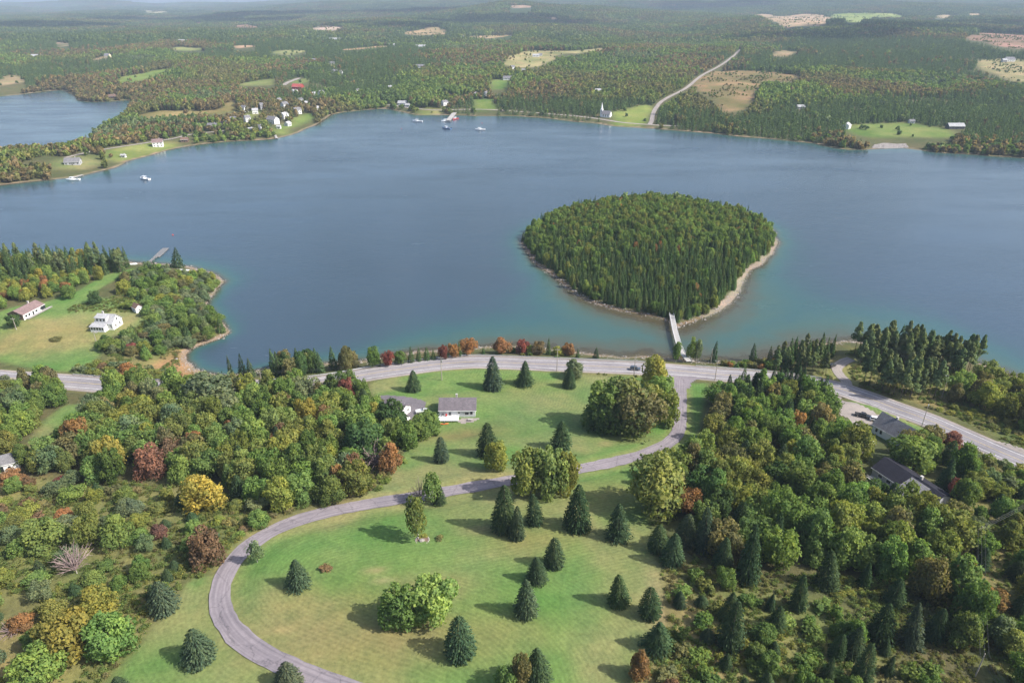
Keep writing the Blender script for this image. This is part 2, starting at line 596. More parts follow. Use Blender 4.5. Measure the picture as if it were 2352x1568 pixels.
def asphalt(name, col, crack=0.5):
    mt, nt, out = nodes_of(name)
    b = N(nt, 'ShaderNodeBsdfPrincipled')
    tc = N(nt, 'ShaderNodeTexCoord')
    uv = N(nt, 'ShaderNodeUVMap', uv_map='along')
    n1 = noise_node(nt, 1.3, 5, 0.7, tc.outputs['Object'])
    n2 = noise_node(nt, 0.12, 4, 0.6, tc.outputs['Object'])
    mp = N(nt, 'ShaderNodeMapping')
    mp.inputs['Scale'].default_value = (0.04, 1.6, 1)
    nt.links.new(uv.outputs[0], mp.inputs[0])
    n3 = noise_node(nt, 1.0, 3, 0.6, mp.outputs[0])
    c = mix_col(nt, 1.0, col, ramp(nt, n1.outputs[0], [(0.2, (.8, .8, .8)), (0.8, (1.15, 1.15, 1.15))]), 'MULTIPLY')
    c = mix_col(nt, 1.0, c, ramp(nt, n2.outputs[0], [(0.3, (.82, .82, .84)), (0.7, (1.1, 1.09, 1.08))]), 'MULTIPLY')
    c = mix_col(nt, 1.0, c, ramp(nt, n3.outputs[0], [(0.32, (.74, .74, .76)), (0.62, (1.14, 1.13, 1.12))]), 'MULTIPLY')
    v = N(nt, 'ShaderNodeTexVoronoi', feature='DISTANCE_TO_EDGE')
    v.inputs['Scale'].default_value = 0.11
    dv = N(nt, 'ShaderNodeVectorMath', operation='ADD')
    nw = noise_node(nt, 0.35, 4, 0.7, tc.outputs['Object'])
    sc = N(nt, 'ShaderNodeVectorMath', operation='SCALE')
    sc.inputs['Scale'].default_value = 3.0
    nt.links.new(nw.outputs['Color'], sc.inputs[0])
    nt.links.new(tc.outputs['Object'], dv.inputs[0])
    nt.links.new(sc.outputs[0], dv.inputs[1])
    nt.links.new(dv.outputs[0], v.inputs['Vector'])
    c = mix_col(nt, 1.0, c, ramp(nt, v.outputs['Distance'], [(0.0, (1 - crack,) * 3), (0.018, (1, 1, 1))]), 'MULTIPLY')
    nt.links.new(c, b.inputs['Base Color'])
    b.inputs['Roughness'].default_value = 0.85
    b.inputs['Specular IOR Level'].default_value = 0.3
    nt.links.new(b.outputs[0], out.inputs[0])
    return mt


ground_material()
water_material()
asphalt('highway_asphalt', (.25, .235, .245), .15)
asphalt('lane_asphalt', (.225, .20, .215), .35)
asphalt('gravel', (.30, .265, .24), .0)
asphalt('pad_asphalt', (.16, .145, .155), .3)
leaf_material('leaves')
leaf_material('needles', 0.2)
plain('bark', (.11, .085, .065), .95, var=.35, scale=2)
plain('pale_bark', (.42, .39, .35), .9, var=.35, scale=4)
plain('twigs', (.30, .22, .21), .95, var=.3)
plain('white_paint', (.80, .80, .79), .55, var=.05)
plain('road_paint', (.62, .61, .58), .7, var=.25, scale=.6)
plain('yellow_paint', (.50, .38, .12), .7, var=.3, scale=.6)
plain('grey_wood', (.36, .34, .32), .85, var=.25)
plain('dock_wood', (.17, .17, .175), .85, var=.3)
plain('pole_wood', (.33, .29, .25), .9, var=.2)
plain('galvanised', (.45, .46, .47), .45, .6, var=.12)
plain('wire', (.06, .06, .06), .6)
plain('dark_metal', (.05, .05, .055), .5)
plain('glass', (.02, .025, .03), .08, var=.1, spec=.8)
plain('rubber', (.02, .02, .02), .85)
plain('chrome', (.6, .6, .6), .2, .9, var=.05)
plain('lamp_glass', (.8, .8, .75), .2, var=.03)
plain('red_lamp', (.45, .03, .02), .3, var=.05)
plain('rock', (.30, .27, .25), .95, var=.4, scale=.7)
plain('concrete', (.42, .40, .38), .9, var=.15)
siding('white_siding', (.80, .80, .79))
siding('cream_siding', (.66, .58, .38))
siding('grey_siding', (.42, .42, .44))
siding('pale_grey_siding', (.60, .61, .63))
siding('brown_siding', (.17, .11, .08))
siding('red_siding', (.42, .05, .05))
siding('dark_siding', (.08, .08, .09))
shingle('grey_shingle', (.165, .145, .16))
shingle('mid_shingle', (.20, .195, .205))
shingle('dark_shingle', (.026, .026, .036))
shingle('rose_shingle', (.235, .165, .160))
shingle('brown_shingle', (.20, .13, .10))
shingle('pale_shingle', (.42, .42, .43))
shingle('red_shingle', (.42, .10, .09))
for nm, c in (('boat_white', (.78, .79, .80)), ('boat_red', (.45, .07, .06)), ('boat_blue', (.10, .18, .34)), ('car_blue', (.06, .08, .11)), ('car_black', (.02, .02, .022)),
              ('car_white', (.75, .76, .77)), ('car_silver', (.45, .46, .48)), ('orange_plastic', (.65, .16, .04)), ('red_cloth', (.5, .06, .06))):
    plain(nm, c, .25, .0, var=.04, spec=.6)

# ------------------------------------------------------------------ object helpers


def link(o, parent=None):
    COL.objects.link(o)
    if parent is not None:
        o.parent = parent
    return o


def tag(o, label=None, cat=None, group=None, kind=None):
    for k, v in (('label', label), ('category', cat), ('group', group), ('kind', kind)):
        if v:
            o[k] = v
    return o


def empty(name, loc, rz=0.0):
    o = bpy.data.objects.new(name, None)
    o.empty_display_size = 0.5
    link(o)
    o.location = loc
    o.rotation_euler = (0, 0, rz)
    return o


class MB:
    """collects simple solids into one mesh."""

    def __init__(s):
        s.v, s.f = [], []

    def add(s, vs, fs):
        o = len(s.v)
        s.v += [tuple(map(float, q)) for q in vs]
        s.f += [tuple(i + o for i in q) for q in fs]
        return s

    def box(s, x0, x1, y0, y1, z0, z1, M=None):
        vs = [Vector(q) for q in ((x0, y0, z0), (x1, y0, z0), (x1, y1, z0), (x0, y1, z0), (x0, y0, z1), (x1, y0, z1), (x1, y1, z1), (x0, y1, z1))]
        if M is not None:
            vs = [M @ q for q in vs]
        return s.add(vs, [(0, 3, 2, 1), (4, 5, 6, 7), (0, 1, 5, 4), (1, 2, 6, 5), (2, 3, 7, 6), (3, 0, 4, 7)])

    def tube(s, pts, radii, n=7, cap=True):
        pts = [Vector(q) for q in pts]
        if isinstance(radii, (int, float)):
            radii = [radii] * len(pts)
        vs, fs = [], []
        for i, p in enumerate(pts):
            d = (pts[min(i + 1, len(pts) - 1)] - pts[max(i - 1, 0)]).normalized()
            a = d.cross(Vector((0, 0, 1)) if abs(d.z) < 0.9 else Vector((1, 0, 0))).normalized()
            b = d.cross(a)
            for k in range(n):
                t = 2 * math.pi * k / n
                vs.append(p + (a * math.cos(t) + b * math.sin(t)) * radii[i])
        for i in range(len(pts) - 1):
            for k in range(n):
                q = (k + 1) % n
                fs.append((i * n + k, (i + 1) * n + k, (i + 1) * n + q, i * n + q))
        if cap:
            fs.append(tuple(range(n)))
            fs.append(tuple(range(len(pts) * n - 1, (len(pts) - 1) * n - 1, -1)))
        return s.add(vs, fs)

    def prism(s, outline, x0, x1):
        """outline in (y, z), extruded along x."""
        n = len(outline)
        vs = [(x0, y, z) for y, z in outline] + [(x1, y, z) for y, z in outline]
        fs = [tuple(range(n)), tuple(range(2 * n - 1, n - 1, -1))] + [(i, i + n, (i + 1) % n + n, (i + 1) % n) for i in range(n)]
        return s.add(vs, fs)

    def loft(s, rings, cap=True):
        n = len(rings[0])
        vs = [q for r in rings for q in r]
        fs = [(i * n + k, i * n + (k + 1) % n, (i + 1) * n + (k + 1) % n, (i + 1) * n + k) for i in range(len(rings) - 1) for k in range(n)]
        if cap:
            fs.append(tuple(range(n - 1, -1, -1)))
            fs.append(tuple(range((len(rings) - 1) * n, len(rings) * n)))
        return s.add(vs, fs)

    def mesh(s, name, mat, smooth_=False):
        me = bpy.data.meshes.new(name)
        me.from_pydata(s.v, [], s.f)
        bm = bmesh.new()
        bm.from_mesh(me)
        bmesh.ops.recalc_face_normals(bm, faces=bm.faces)
        bm.to_mesh(me)
        bm.free()
        me.materials.append(MATS[mat])
        if smooth_:
            me.polygons.foreach_set('use_smooth', [True] * len(me.polygons))
        return me

    def build(s, name, mat, parent=None, smooth_=False):
        return link(bpy.data.objects.new(name, s.mesh(name, mat, smooth_)), parent)


def np_mesh(name, verts, faces, mat):
    """verts (n,3), faces (m,k) -> mesh, fast."""
    me = bpy.data.meshes.new(name)
    verts = np.asarray(verts, np.float32)
    faces = np.asarray(faces, np.int32)
    k = faces.shape[1]
    me.vertices.add(len(verts))
    me.vertices.foreach_set('co', verts.ravel())
    me.loops.add(faces.size)
    me.loops.foreach_set('vertex_index', faces.ravel())
    me.polygons.add(len(faces))
    me.polygons.foreach_set('loop_start', np.arange(0, faces.size, k, dtype=np.int32))
    me.update(calc_edges=True)
    if mat:
        me.materials.append(MATS[mat])
    return me

# ------------------------------------------------------------------ land cover
lawn_polys = [gpoly(p) for p in (
    # the loop of the lane and the lawn below the house
    [(1560, 880), (1480, 868), (1380, 862), (1300, 858), (1180, 845), (1080, 846), (1000, 850), (900, 866), (850, 880), (850, 905), (900, 915), (985, 975), (1010, 1000), (930, 1030), (885, 1090), (820, 1150),
     (700, 1190), (600, 1230), (540, 1280), (500, 1320), (440, 1330), (395, 1380), (330, 1470), (270, 1540), (230, 1620), (900, 1640), (1400, 1600), (1480, 1540), (1520, 1480),
     (1518, 1300), (1500, 1250), (1490, 1180), (1490, 1110), (1520, 1060), (1600, 1010), (1625, 880)],
    [(0, 830), (100, 850), (200, 855), (240, 800), (215, 785), (300, 760), (340, 735), (320, 705), (270, 690), (200, 680), (270, 640), (310, 615), (240, 632), (180, 668), (110, 692), (30, 705), (-60, 740), (-120, 800)],
    [(60, 1030), (90, 975), (150, 930), (205, 928), (190, 950), (130, 985), (80, 1032), (40, 1040)],
    [(1940, 965), (1990, 985), (2040, 1018), (2080, 990), (2060, 960)],
    [(1960, 912), (2060, 950), (2130, 985), (2120, 1000), (2050, 965), (1945, 925)],
)]
field_specs = [
    ((.15, .20, .055), [(260, 185), (267, 190), (333, 182), (397, 157), (360, 162), (277, 177)]),
    ((.24, .19, .085), [(307, 267), (383, 253), (500, 252), (520, 233), (540, 240), (505, 262), (400, 268), (330, 275)]),
    ((.17, .20, .065), [(233, 347), (350, 330), (410, 330), (367, 347), (267, 370), (233, 360)]),
    ((.13, .15, .06), [(120, 363), (207, 357), (240, 373), (187, 390), (127, 387)]),
    ((.13, .18, .05), [(622, 304), (650, 288), (670, 272), (738, 262), (704, 284), (645, 311)]),
    ((.15, .19, .06), [(560, 262), (610, 250), (600, 262), (560, 275)]),
    ((.28, .21, .12), [(917, 78), (980, 63), (1017, 65), (1031, 78), (970, 82)]),
    ((.34, .25, .15), [(1064, 88), (1114, 82), (1177, 82), (1150, 87)]),
    ((.24, .22, .11), [(1160, 140), (1167, 132), (1217, 117), (1294, 117), (1331, 115), (1384, 110), (1337, 122), (1284, 125), (1264, 140), (1214, 155), (1164, 150)]),
    ((.32, .22, .13), [(784, 115), (864, 107), (894, 107), (824, 114)]),
    ((.10, .16, .04), [(1124, 197), (1134, 182), (1167, 187), (1164, 207), (1134, 208)]),
    ((.12, .17, .045), [(1097, 230), (1144, 227), (1144, 247), (1101, 252)]),
    ((.16, .20, .055), [(1400, 267), (1407, 258), (1461, 247), (1507, 240), (1497, 267), (1477, 285), (1427, 284)]),
    ((.13, .15, .05), [(957, 253), (984, 250), (1024, 257), (1017, 265), (971, 265)]),
    ((.33, .24, .16), [(1731, 37), (1755, 32), (1788, 37), (1898, 37), (1898, 50), (1828, 60), (1801, 62)]),
    ((.20, .25, .07), [(1911, 33), (1978, 30), (2068, 35), (2068, 42), (2008, 40), (2005, 47), (1958, 52), (1915, 43)]),
    ((.34, .26, .17), [(2151, 37), (2201, 37), (2201, 42), (2151, 43)]),
    ((.24, .21, .11), [(2238, 147), (2268, 137), (2360, 140), (2360, 187), (2301, 177), (2261, 160)]),
    ((.185, .14, .07), [(1601, 200), (1625, 167), (1735, 163), (1835, 173), (1808, 187), (1755, 187), (1728, 213), (1721, 243), (1668, 257), (1651, 230)]),
    ((.15, .19, .06), [(1955, 300), (1968, 290), (2035, 283), (2101, 282), (2155, 293), (2201, 300), (2195, 313), (2115, 320), (2068, 320), (2011, 322), (1968, 312)]),
    ((.24, .15, .11), [(2225, 80), (2352, 77), (2352, 110), (2268, 100)]),
    ((.14, .17, .06), [(545, 195), (600, 185), (640, 180), (620, 195)]),
    ((.25, .20, .12), [(0, 180), (30, 172), (60, 178), (20, 195), (-60, 200)]),
    ((.33, .26, .19), [(130, 97), (145, 96), (160, 104), (150, 107)]),
    ((.25, .19, .12), [(205, 137), (245, 126), (250, 132), (215, 139)]),
    ((.24, .13, .10), [(447, 52), (455, 49), (465, 52), (456, 56)]),
    ((.25, .15, .11), [(540, 61), (565, 57), (602, 60), (570, 66)]),
    ((.30, .22, .14), [(533, 108), (560, 104), (590, 106), (560, 111)]),
    ((.33, .26, .22), [(712, 66), (735, 59), (778, 63), (755, 71)]),
    ((.34, .31, .2), [(317, 27), (350, 25), (384, 28), (350, 30)]),
    ((.33, .23, .18), [(1167, 15), (1200, 12), (1228, 16), (1196, 19)]),
    ((.30, .22, .14), [(1247, 42), (1265, 39), (1286, 42), (1264, 45)]),
    ((.28, .21, .13), [(1781, 125), (1800, 116), (1832, 120), (1806, 130)]),
    ((.33, .25, .17), [(2222, 34), (2238, 31), (2254, 34), (2238, 37)]),
    ((.20, .21, .09), [(620, 122), (660, 115), (715, 117), (660, 127)]),
    ((.19, .21, .085), [(380, 113), (425, 108), (470, 111), (430, 117)]),
    ((.14, .17, .06), [(665, 188), (710, 180), (700, 190), (680, 195)]),
]
field_polys = [(c, wob(spline(gpoly(p), 18, True), 26, 45, 71)) for c, p in field_specs]
scrub_polys = [gpoly(p) for p in (
    [(-60, 1100), (100, 1095), (300, 1112), (430, 1120), (520, 1135), (640, 1180), (600, 1225), (540, 1275), (495, 1318), (430, 1330), (390, 1380), (330, 1460), (260, 1540), (200, 1640), (-200, 1640)],
    [(1518, 1310), (1600, 1300), (1720, 1345), (1900, 1380), (2010, 1500), (2260, 1600), (2240, 1660), (1420, 1660), (1490, 1530), (1530, 1440)],
    [(2240, 1100), (2480, 1150), (2600, 1600), (2300, 1660), (2240, 1420), (2215, 1240)],
    [(2120, 985), (2250, 1040), (2352, 1085), (2470, 1135), (2352, 1140), (2240, 1110), (2130, 1010)],
    [(2130, 925), (2350, 1030), (2480, 1080), (2480, 990), (2300, 960), (2200, 930)],
    [(160, 705), (230, 690), (300, 672), (330, 640), (420, 640), (500, 680), (500, 780), (400, 850), (240, 852), (250, 800), (330, 735), (330, 712), (220, 718), (150, 718)],
    [(1330, 855), (1400, 862), (1480, 872), (1540, 878), (1540, 866), (1400, 852), (1320, 848)],
    [(1750, 880), (1900, 850), (1960, 800), (2240, 860), (2480, 930), (2480, 1040), (2100, 925), (1930, 878)],
)]
marsh_poly = gpoly([(400, 800), (440, 806), (436, 826), (450, 850), (440, 868), (380, 868), (350, 840)])
pad_px = {'house_pad': [(868, 908), (920, 908), (976, 918), (978, 934), (958, 958), (935, 966), (905, 938), (880, 922)],
          'yard_pad': [(1893, 884), (1930, 903), (1945, 922), (2022, 953), (2013, 966), (2008, 982), (1975, 985), (1945, 962), (1925, 946), (1912, 915)],
          'rear_yard_pad': [(1965, 1020), (2000, 1006), (2015, 1014), (2003, 1030), (1975, 1050), (1962, 1040)]}
pads = {k: gpoly(v) for k, v in pad_px.items()}


def mask(polys, X=None, Y=None, soft=3.0):
    X = XX if X is None else X
    Y = YY if Y is None else Y
    r = np.zeros(X.shape)
    for p in polys:
        x0, y0 = p.min(0) - 2 * soft
        x1, y1 = p.max(0) + 2 * soft
        m = (X > x0) & (X < x1) & (Y > y0) & (Y < y1)
        if m.any():
            s = sdf(X[m], Y[m], p)
            r[m] = np.maximum(r[m], smooth(-soft, soft, s))
    return r


def lerp3(c, col, f):
    return c * (1 - f[..., None]) + np.array(col) * f[..., None]


cover = np.zeros(XX.shape + (3,))
cover[:] = (.085, .088, .042)
nA, nB, nC = fbm(XX, YY, 34, 41, 4), fbm(XX, YY, 9, 43, 3), fbm(XX, YY, 400, 47, 4)
far_tint = smooth(1500, 3000, YY)
cover = lerp3(cover, (.05, .075, .035), far_tint)
scrub = mask(scrub_polys, soft=4)
sc_col = np.array((.145, .148, .060)) + (nA[..., None] - .5) * np.array((.16, .06, .05)) + (nB[..., None] - .5) * np.array((.12, .10, .04))
cover = cover * (1 - scrub[..., None]) + np.clip(sc_col, .03, .4) * scrub[..., None]
lawn = mask(lawn_polys, soft=1.5)
la_col = np.array((.140, .186, .069)) + (smooth(.42, .62, nA) - .5)[..., None] * np.array((.060, .004, .024)) + (nB[..., None] - .5) * np.array((.05, .02, .02))
cover = cover * (1 - lawn[..., None]) + np.clip(la_col, .03, .4) * lawn[..., None]
# greener swales and worn, dry patches that the lawn shows
for (px, py), rx_, ry_, col, f in [
        ((1180, 960), 26, 20, (.095, .165, .058), .8), ((1350, 905), 8, 12, (.095, .165, .058), .9), ((1160, 1060), 26, 7, (.095, .165, .058), .7),
        ((1240, 990), 30, 9, (.095, .165, .058), .6), ((860, 1125), 22, 6, (.095, .165, .058), .5), ((560, 1400), 5, 16, (.095, .165, .058), .7), ((630, 1470), 10, 5, (.095, .165, .058), .5),
        ((1330, 1370), 5, 12, (.095, .165, .058), .7), ((1020, 1200), 22, 7, (.11, .165, .06), .5), ((1090, 1290), 5, 9, (.095, .165, .058), .6), ((1590, 930), 3, 16, (.095, .165, .058), .8),
        ((1060, 1000), 22, 9, (.20, .155, .075), .6), ((1420, 1140), 12, 10, (.21, .165, .075), .6), ((860, 1310), 3, 1.6, (.30, .24, .14), .8), ((650, 1447), 4, 1.2, (.32, .26, .13), .8),
        ((800, 1400), 26, 14, (.17, .165, .065), .6), ((820, 1500), 18, 8, (.17, .16, .065), .5), ((930, 1137), 9, 1.4, (.30, .26, .14), .6), ((1170, 880), 16, 8, (.16, .165, .06), .6),
        ((60, 790), 30, 14, (.21, .185, .075), .6), ((170, 755), 40, 12, (.22, .185, .08), .6), ((170, 820), 20, 7, (.105, .165, .06), .6), ((1230, 1240), 14, 7, (.20, .16, .07), .5), ((1522, 1400), 2.5, 14, (.25, .20, .12), .8), ((1535, 1450), 3, 8, (.28, .23, .15), .7), ((900, 1460), 20, 6, (.19, .165, .075), .6), ((1130, 1450), 16, 8, (.185, .165, .075), .6), ((1000, 1350), 14, 6, (.19, .17, .08), .5), ((720, 1460), 12, 8, (.185, .17, .08), .5), ((1440, 1010), 14, 4, (.2, .17, .08), .5), ((880, 1330), 3, 1.2, (.3, .24, .15), .7), ((1390, 1020), 3, 1.5, (.28, .2, .12), .7), ((1100, 1215), 8, 3, (.22, .17, .1), .6)]:
    c = ground(px, py)
    q = np.exp(-(((XX - c.x) / rx_) ** 2 + ((YY - c.y) / ry_) ** 2) * 1.2) * f * (.6 + .8 * nB) * lawn
    cover = lerp3(cover, col, np.clip(q, 0, 1))
fields = np.zeros(XX.shape)
for c, p in field_polys:
    f = mask([p], soft=10)
    fields = np.maximum(fields, f)
    fn = fbm(XX, YY, 55, 5, 4)
    cc = np.array(c) * (.45 + 1.1 * fn)[..., None] + (fn - .5)[..., None] * np.array((.06, -.02, .03))
    cover = cover * (1 - f[..., None]) + cc * f[..., None]
cover = lerp3(cover, (.27, .17, .09), mask([marsh_poly], soft=3) * (.6 + .5 * nB).clip(0, 1))
verge = (1 - smooth(.4, 3.2, ROAD_D)) * (YY < 500)
cover = lerp3(cover, (.20, .19, .085), verge * .55)
beach_w = np.where(s_far >= SD, 1.2, 1.0)
spit = mask([gpoly([(440, 810), (380, 800), (430, 770), (540, 760), (470, 700), (470, 680), (530, 640), (500, 660), (490, 700), (560, 770), (450, 850)])], soft=4)
beach_w = beach_w + 0.9 * spit
east = smooth(95, 130, XX) * smooth(5, -4, 0 * XX) if False else smooth(88, 120, XX)
beach_w = np.where(s_isl >= SD, 1.0 + 2.2 * east, beach_w)
beach = smooth(beach_w + 1.5, beach_w, SD) * (SD > -60)
bcol = np.where((s_isl >= SD)[..., None], np.array((.265, .222, .178)), np.array((.22, .175, .13))) * (.75 + .5 * nB)[..., None]
bcol = np.where((s_isl >= SD)[..., None] & (east < .5)[..., None], bcol * np.array((.62, .53, .43)), bcol)
cover = cover * (1 - beach[..., None]) + bcol * beach[..., None]
weed = smooth(1.0, -2.0, SD)
cover = lerp3(cover, (.105, .08, .045), weed * (.55 + .5 * nB).clip(0, 1) * np.where(east > .5, .5, .8))
cover = np.clip(cover, 0.01, 0.6)

nx, ny = len(GX), len(GY)
gi = np.arange(nx * ny).reshape(ny, nx)
quads = np.stack([gi[:-1, :-1], gi[:-1, 1:], gi[1:, 1:], gi[1:, :-1]], -1).reshape(-1, 4)
gme = np_mesh('ground', np.stack([XX, YY, HH], -1).reshape(-1, 3), quads, 'ground')
gme.polygons.foreach_set('use_smooth', np.ones(len(quads), bool))
ca = gme.attributes.new('cover', 'FLOAT_COLOR', 'POINT')
ca.data.foreach_set('color', np.concatenate([cover, np.ones(XX.shape + (1,))], -1).astype(np.float32).ravel())
a = gme.attributes.new('mow', 'FLOAT', 'POINT')
a.data.foreach_set('value', LANE_D.astype(np.float32).ravel())
a = gme.attributes.new('mown', 'FLOAT', 'POINT')
a.data.foreach_set('value', (lawn * smooth(3, 6, LANE_D) * (YY < 300)).astype(np.float32).ravel())
tag(link(bpy.data.objects.new('ground', gme)), kind='structure')

# water: its tone follows how deep the bottom lies
shelf = 13 + 62 * np.exp(-(((XX - 70) / 115) ** 2 + ((YY - 318) / 62) ** 2)) + 24 * np.exp(-(((XX - 205) / 60) ** 2 + ((YY - 330) / 70) ** 2)) - 8 * np.exp(-(((XX + 130) / 70) ** 2 + ((YY - 300) / 50) ** 2))
shelf = np.where(YY > 600, 22, shelf) * (.45 + 1.1 * fbm(XX, YY, 70, 87, 4))
dep = 1 - np.exp(np.minimum(SD + 0.5, 0) / shelf)
keep = (HH < 0.35)
kq = keep.reshape(-1)[quads].any(1)
used = np.unique(quads[kq])
remap = np.full(nx * ny, -1)
remap[used] = np.arange(len(used))
wv = np.stack([XX, YY, 0 * XX], -1).reshape(-1, 3)[used]
wme = np_mesh('water', wv, remap[quads[kq]], 'water')
a = wme.attributes.new('depth', 'FLOAT', 'POINT')
a.data.foreach_set('value', dep.reshape(-1)[used].astype(np.float32))
tag(link(bpy.data.objects.new('water', wme)), kind='structure')

# ------------------------------------------------------------------ road sheets


def ribbon(name, line, offs, lift, mat, parent=None, dash=None, kind=None):
    """strip along a road line between two sideways offsets."""
    p = line[:, :2]
    d = np.gradient(p, axis=0)
    d /= np.linalg.norm(d, axis=1)[:, None]
    nrm = np.column_stack([-d[:, 1], d[:, 0]])
    k = len(offs)
    rag = lambda o: (o + np.sign(o) * ((vnoise(p[:, 0], p[:, 1], 3.1, 5) - .5) * .5 + (vnoise(p[:, 0], p[:, 1], 1.1, 6) - .5) * .3) * (kind is not None and abs(o) == max(abs(q) for q in offs)))
    vs = np.concatenate([np.column_stack([p + nrm * np.reshape(rag(o), (-1, 1)), line[:, 2] + lift - 0.02 * abs(o) * 0.5]) for o in offs])
    n = len(p)
    s = np.concatenate([[0], np.cumsum(np.linalg.norm(np.diff(p, axis=0), axis=1))])
    fs = []
    for c in range(k - 1):
        for i in range(n - 1):
            if dash and (s[i] % dash[0]) > dash[1]:
                continue
            fs.append((c * n + i, c * n + i + 1, (c + 1) * n + i + 1, (c + 1) * n + i))
    fs = np.array(fs)
    me = np_mesh(name, vs, fs[:, ::-1], mat)
    uv = me.uv_layers.new(name='along')
    co = np.concatenate([np.column_stack([s, np.full(n, o)]) for o in offs])
    uv.data.foreach_set('uv', co[fs[:, ::-1].ravel()].astype(np.float32).ravel())
    o = link(bpy.data.objects.new(name, me), parent)
    if kind:
        tag(o, kind=kind)
    return o


hw_o = ribbon('highway', highway, [-5.0, -2.5, 0, 2.5, 5.0], 0.0, 'highway_asphalt', kind='structure')
ribbon('edge_line', highway, [-3.75, -3.55], 0.012, 'road_paint', hw_o)
ribbon('edge_line', highway, [3.55, 3.75], 0.012, 'road_paint', hw_o)
ribbon('centre_line', highway, [-0.09, 0.09], 0.014, 'yellow_paint', hw_o)
ribbon('gravel_shoulder', highway, [-6.4, -5.02], -0.01, 'gravel', hw_o)
ribbon('gravel_shoulder', highway, [5.02, 6.4], -0.01, 'gravel', hw_o)
i0 = np.argmax(np.hypot(lane[:, 0] - lane[0, 0], lane[:, 1] - lane[0, 1]) > 3.4)
ribbon('lane', lane[i0:], [-2.5, -1.2, 0, 1.2, 2.5], 0.004, 'lane_asphalt', kind='structure')
for nm, ln, w in (('gravel_road', hill_road, 3.2), ('shore_road', shore_road, 3.2), ('point_road', point_road, 2.6), ('village_road', village_road, 4.5), ('park_road', park_road, 2.3)):
    ribbon(nm, ln, [-w, 0, w], 0.02, 'gravel', kind='structure')


def pad(name, poly, mat, lift=.05):
    """paved yard laid over the ground."""
    x0, y0 = poly.min(0)
    x1, y1 = poly.max(0)
    st = 1.0
    xs, ys = np.arange(x0, x1 + st, st), np.arange(y0, y1 + st, st)
    X, Y = np.meshgrid(xs, ys)
    ins = inside(X, Y, spline(poly, 1.0, True))
    Z = sample(HH, X, Y) + lift
    ii = np.arange(X.size).reshape(X.shape)
    q = np.stack([ii[:-1, :-1], ii[:-1, 1:], ii[1:, 1:], ii[1:, :-1]], -1).reshape(-1, 4)
    ok = ins.reshape(-1)[q].all(1)
    me = np_mesh(name, np.stack([X, Y, Z], -1).reshape(-1, 3), q[ok], mat)
    me.uv_layers.new(name='along')
    tag(link(bpy.data.objects.new(name, me)), kind='structure')


pad('house_driveway', pads['house_pad'], 'pad_asphalt')
pad('gravel_yard', pads['yard_pad'], 'gravel')
pad('rear_yard', pads['rear_yard_pad'], 'pad_asphalt')
pad('junction_apron', gpoly([(1536, 868), (1560, 862), (1600, 864), (1632, 868), (1604, 873), (1590, 882), (1585, 894), (1544, 894), (1544, 880)]), 'lane_asphalt', .115)
pad('roadside_pullout', gpoly([(2290, 1012), (2352, 1030), (2480, 1078), (2480, 1098), (2380, 1060), (2310, 1030)]), 'gravel', .06)

# ------------------------------------------------------------------ tree models (unit: 1 high, crown about 1 wide)


def cards(cen, nrm, size, aspect, r, droop=None):
    """a small leaf-clump card at each centre: verts (n*4,3), faces (n,4)."""
    n = len(cen)
    a = r.normal(size=(n, 3))
    a -= (a * nrm).sum(1)[:, None] * nrm
    if droop is not None:
        a = droop - (droop * nrm).sum(1)[:, None] * nrm + a * 0.25
    a /= np.linalg.norm(a, axis=1)[:, None] + 1e-9
    b = np.cross(nrm, a)
    size = np.asarray(size).reshape(-1, 1)
    a = a * size * aspect
    b = b * size
    v = np.stack([cen - a, cen - b * .9 + a * .1, cen + a, cen + b * .9 - a * .1], 1)
    return v.reshape(-1, 3), np.arange(n * 4).reshape(n, 4)


def unit(v):
    return v / (np.linalg.norm(v, axis=1)[:, None] + 1e-9)


def crown_mesh(name, v, f, soft_n, var, mat):
    me = np_mesh(name, v, f, mat)
    a = me.attributes.new('var', 'FLOAT', 'FACE')
    a.data.foreach_set('value', np.asarray(var, np.float32))
    me.polygons.foreach_set('use_smooth', np.ones(len(f), bool))
    nn = np.repeat(soft_n, 4, 0)
    me.normals_split_custom_set_from_vertices([tuple(q) for q in nn])
    return me


def trunk_mb(h, r0, limbs, r, lean=0.02, top=0.02):
    mb = MB()
    pts = [(0, 0, -0.03)]
    x = y = 0.0
    for t in (0.25, 0.5, 0.75, 1.0):
        x += r.normal() * lean
        y += r.normal() * lean
        pts.append((x, y, h * t))
    mb.tube(pts, [r0 * 1.25, r0, r0 * .8, r0 * .55, r0 * top / .02 * .3], 6)
    for _ in range(limbs):
        t = r.uniform(.35, .85)
        p = Vector(pts[0]).lerp(Vector(pts[-1]), t)
        a = r.uniform(0, 6.28)
        L = r.uniform(.16, .3)
        q = p + Vector((math.cos(a) * L, math.sin(a) * L, r.uniform(.08, .22)))
        mid = p.lerp(q, .5) + Vector((0, 0, .03))
        mb.tube([p, mid, q], [r0 * .5, r0 * .32, r0 * .12], 5)
    return mb


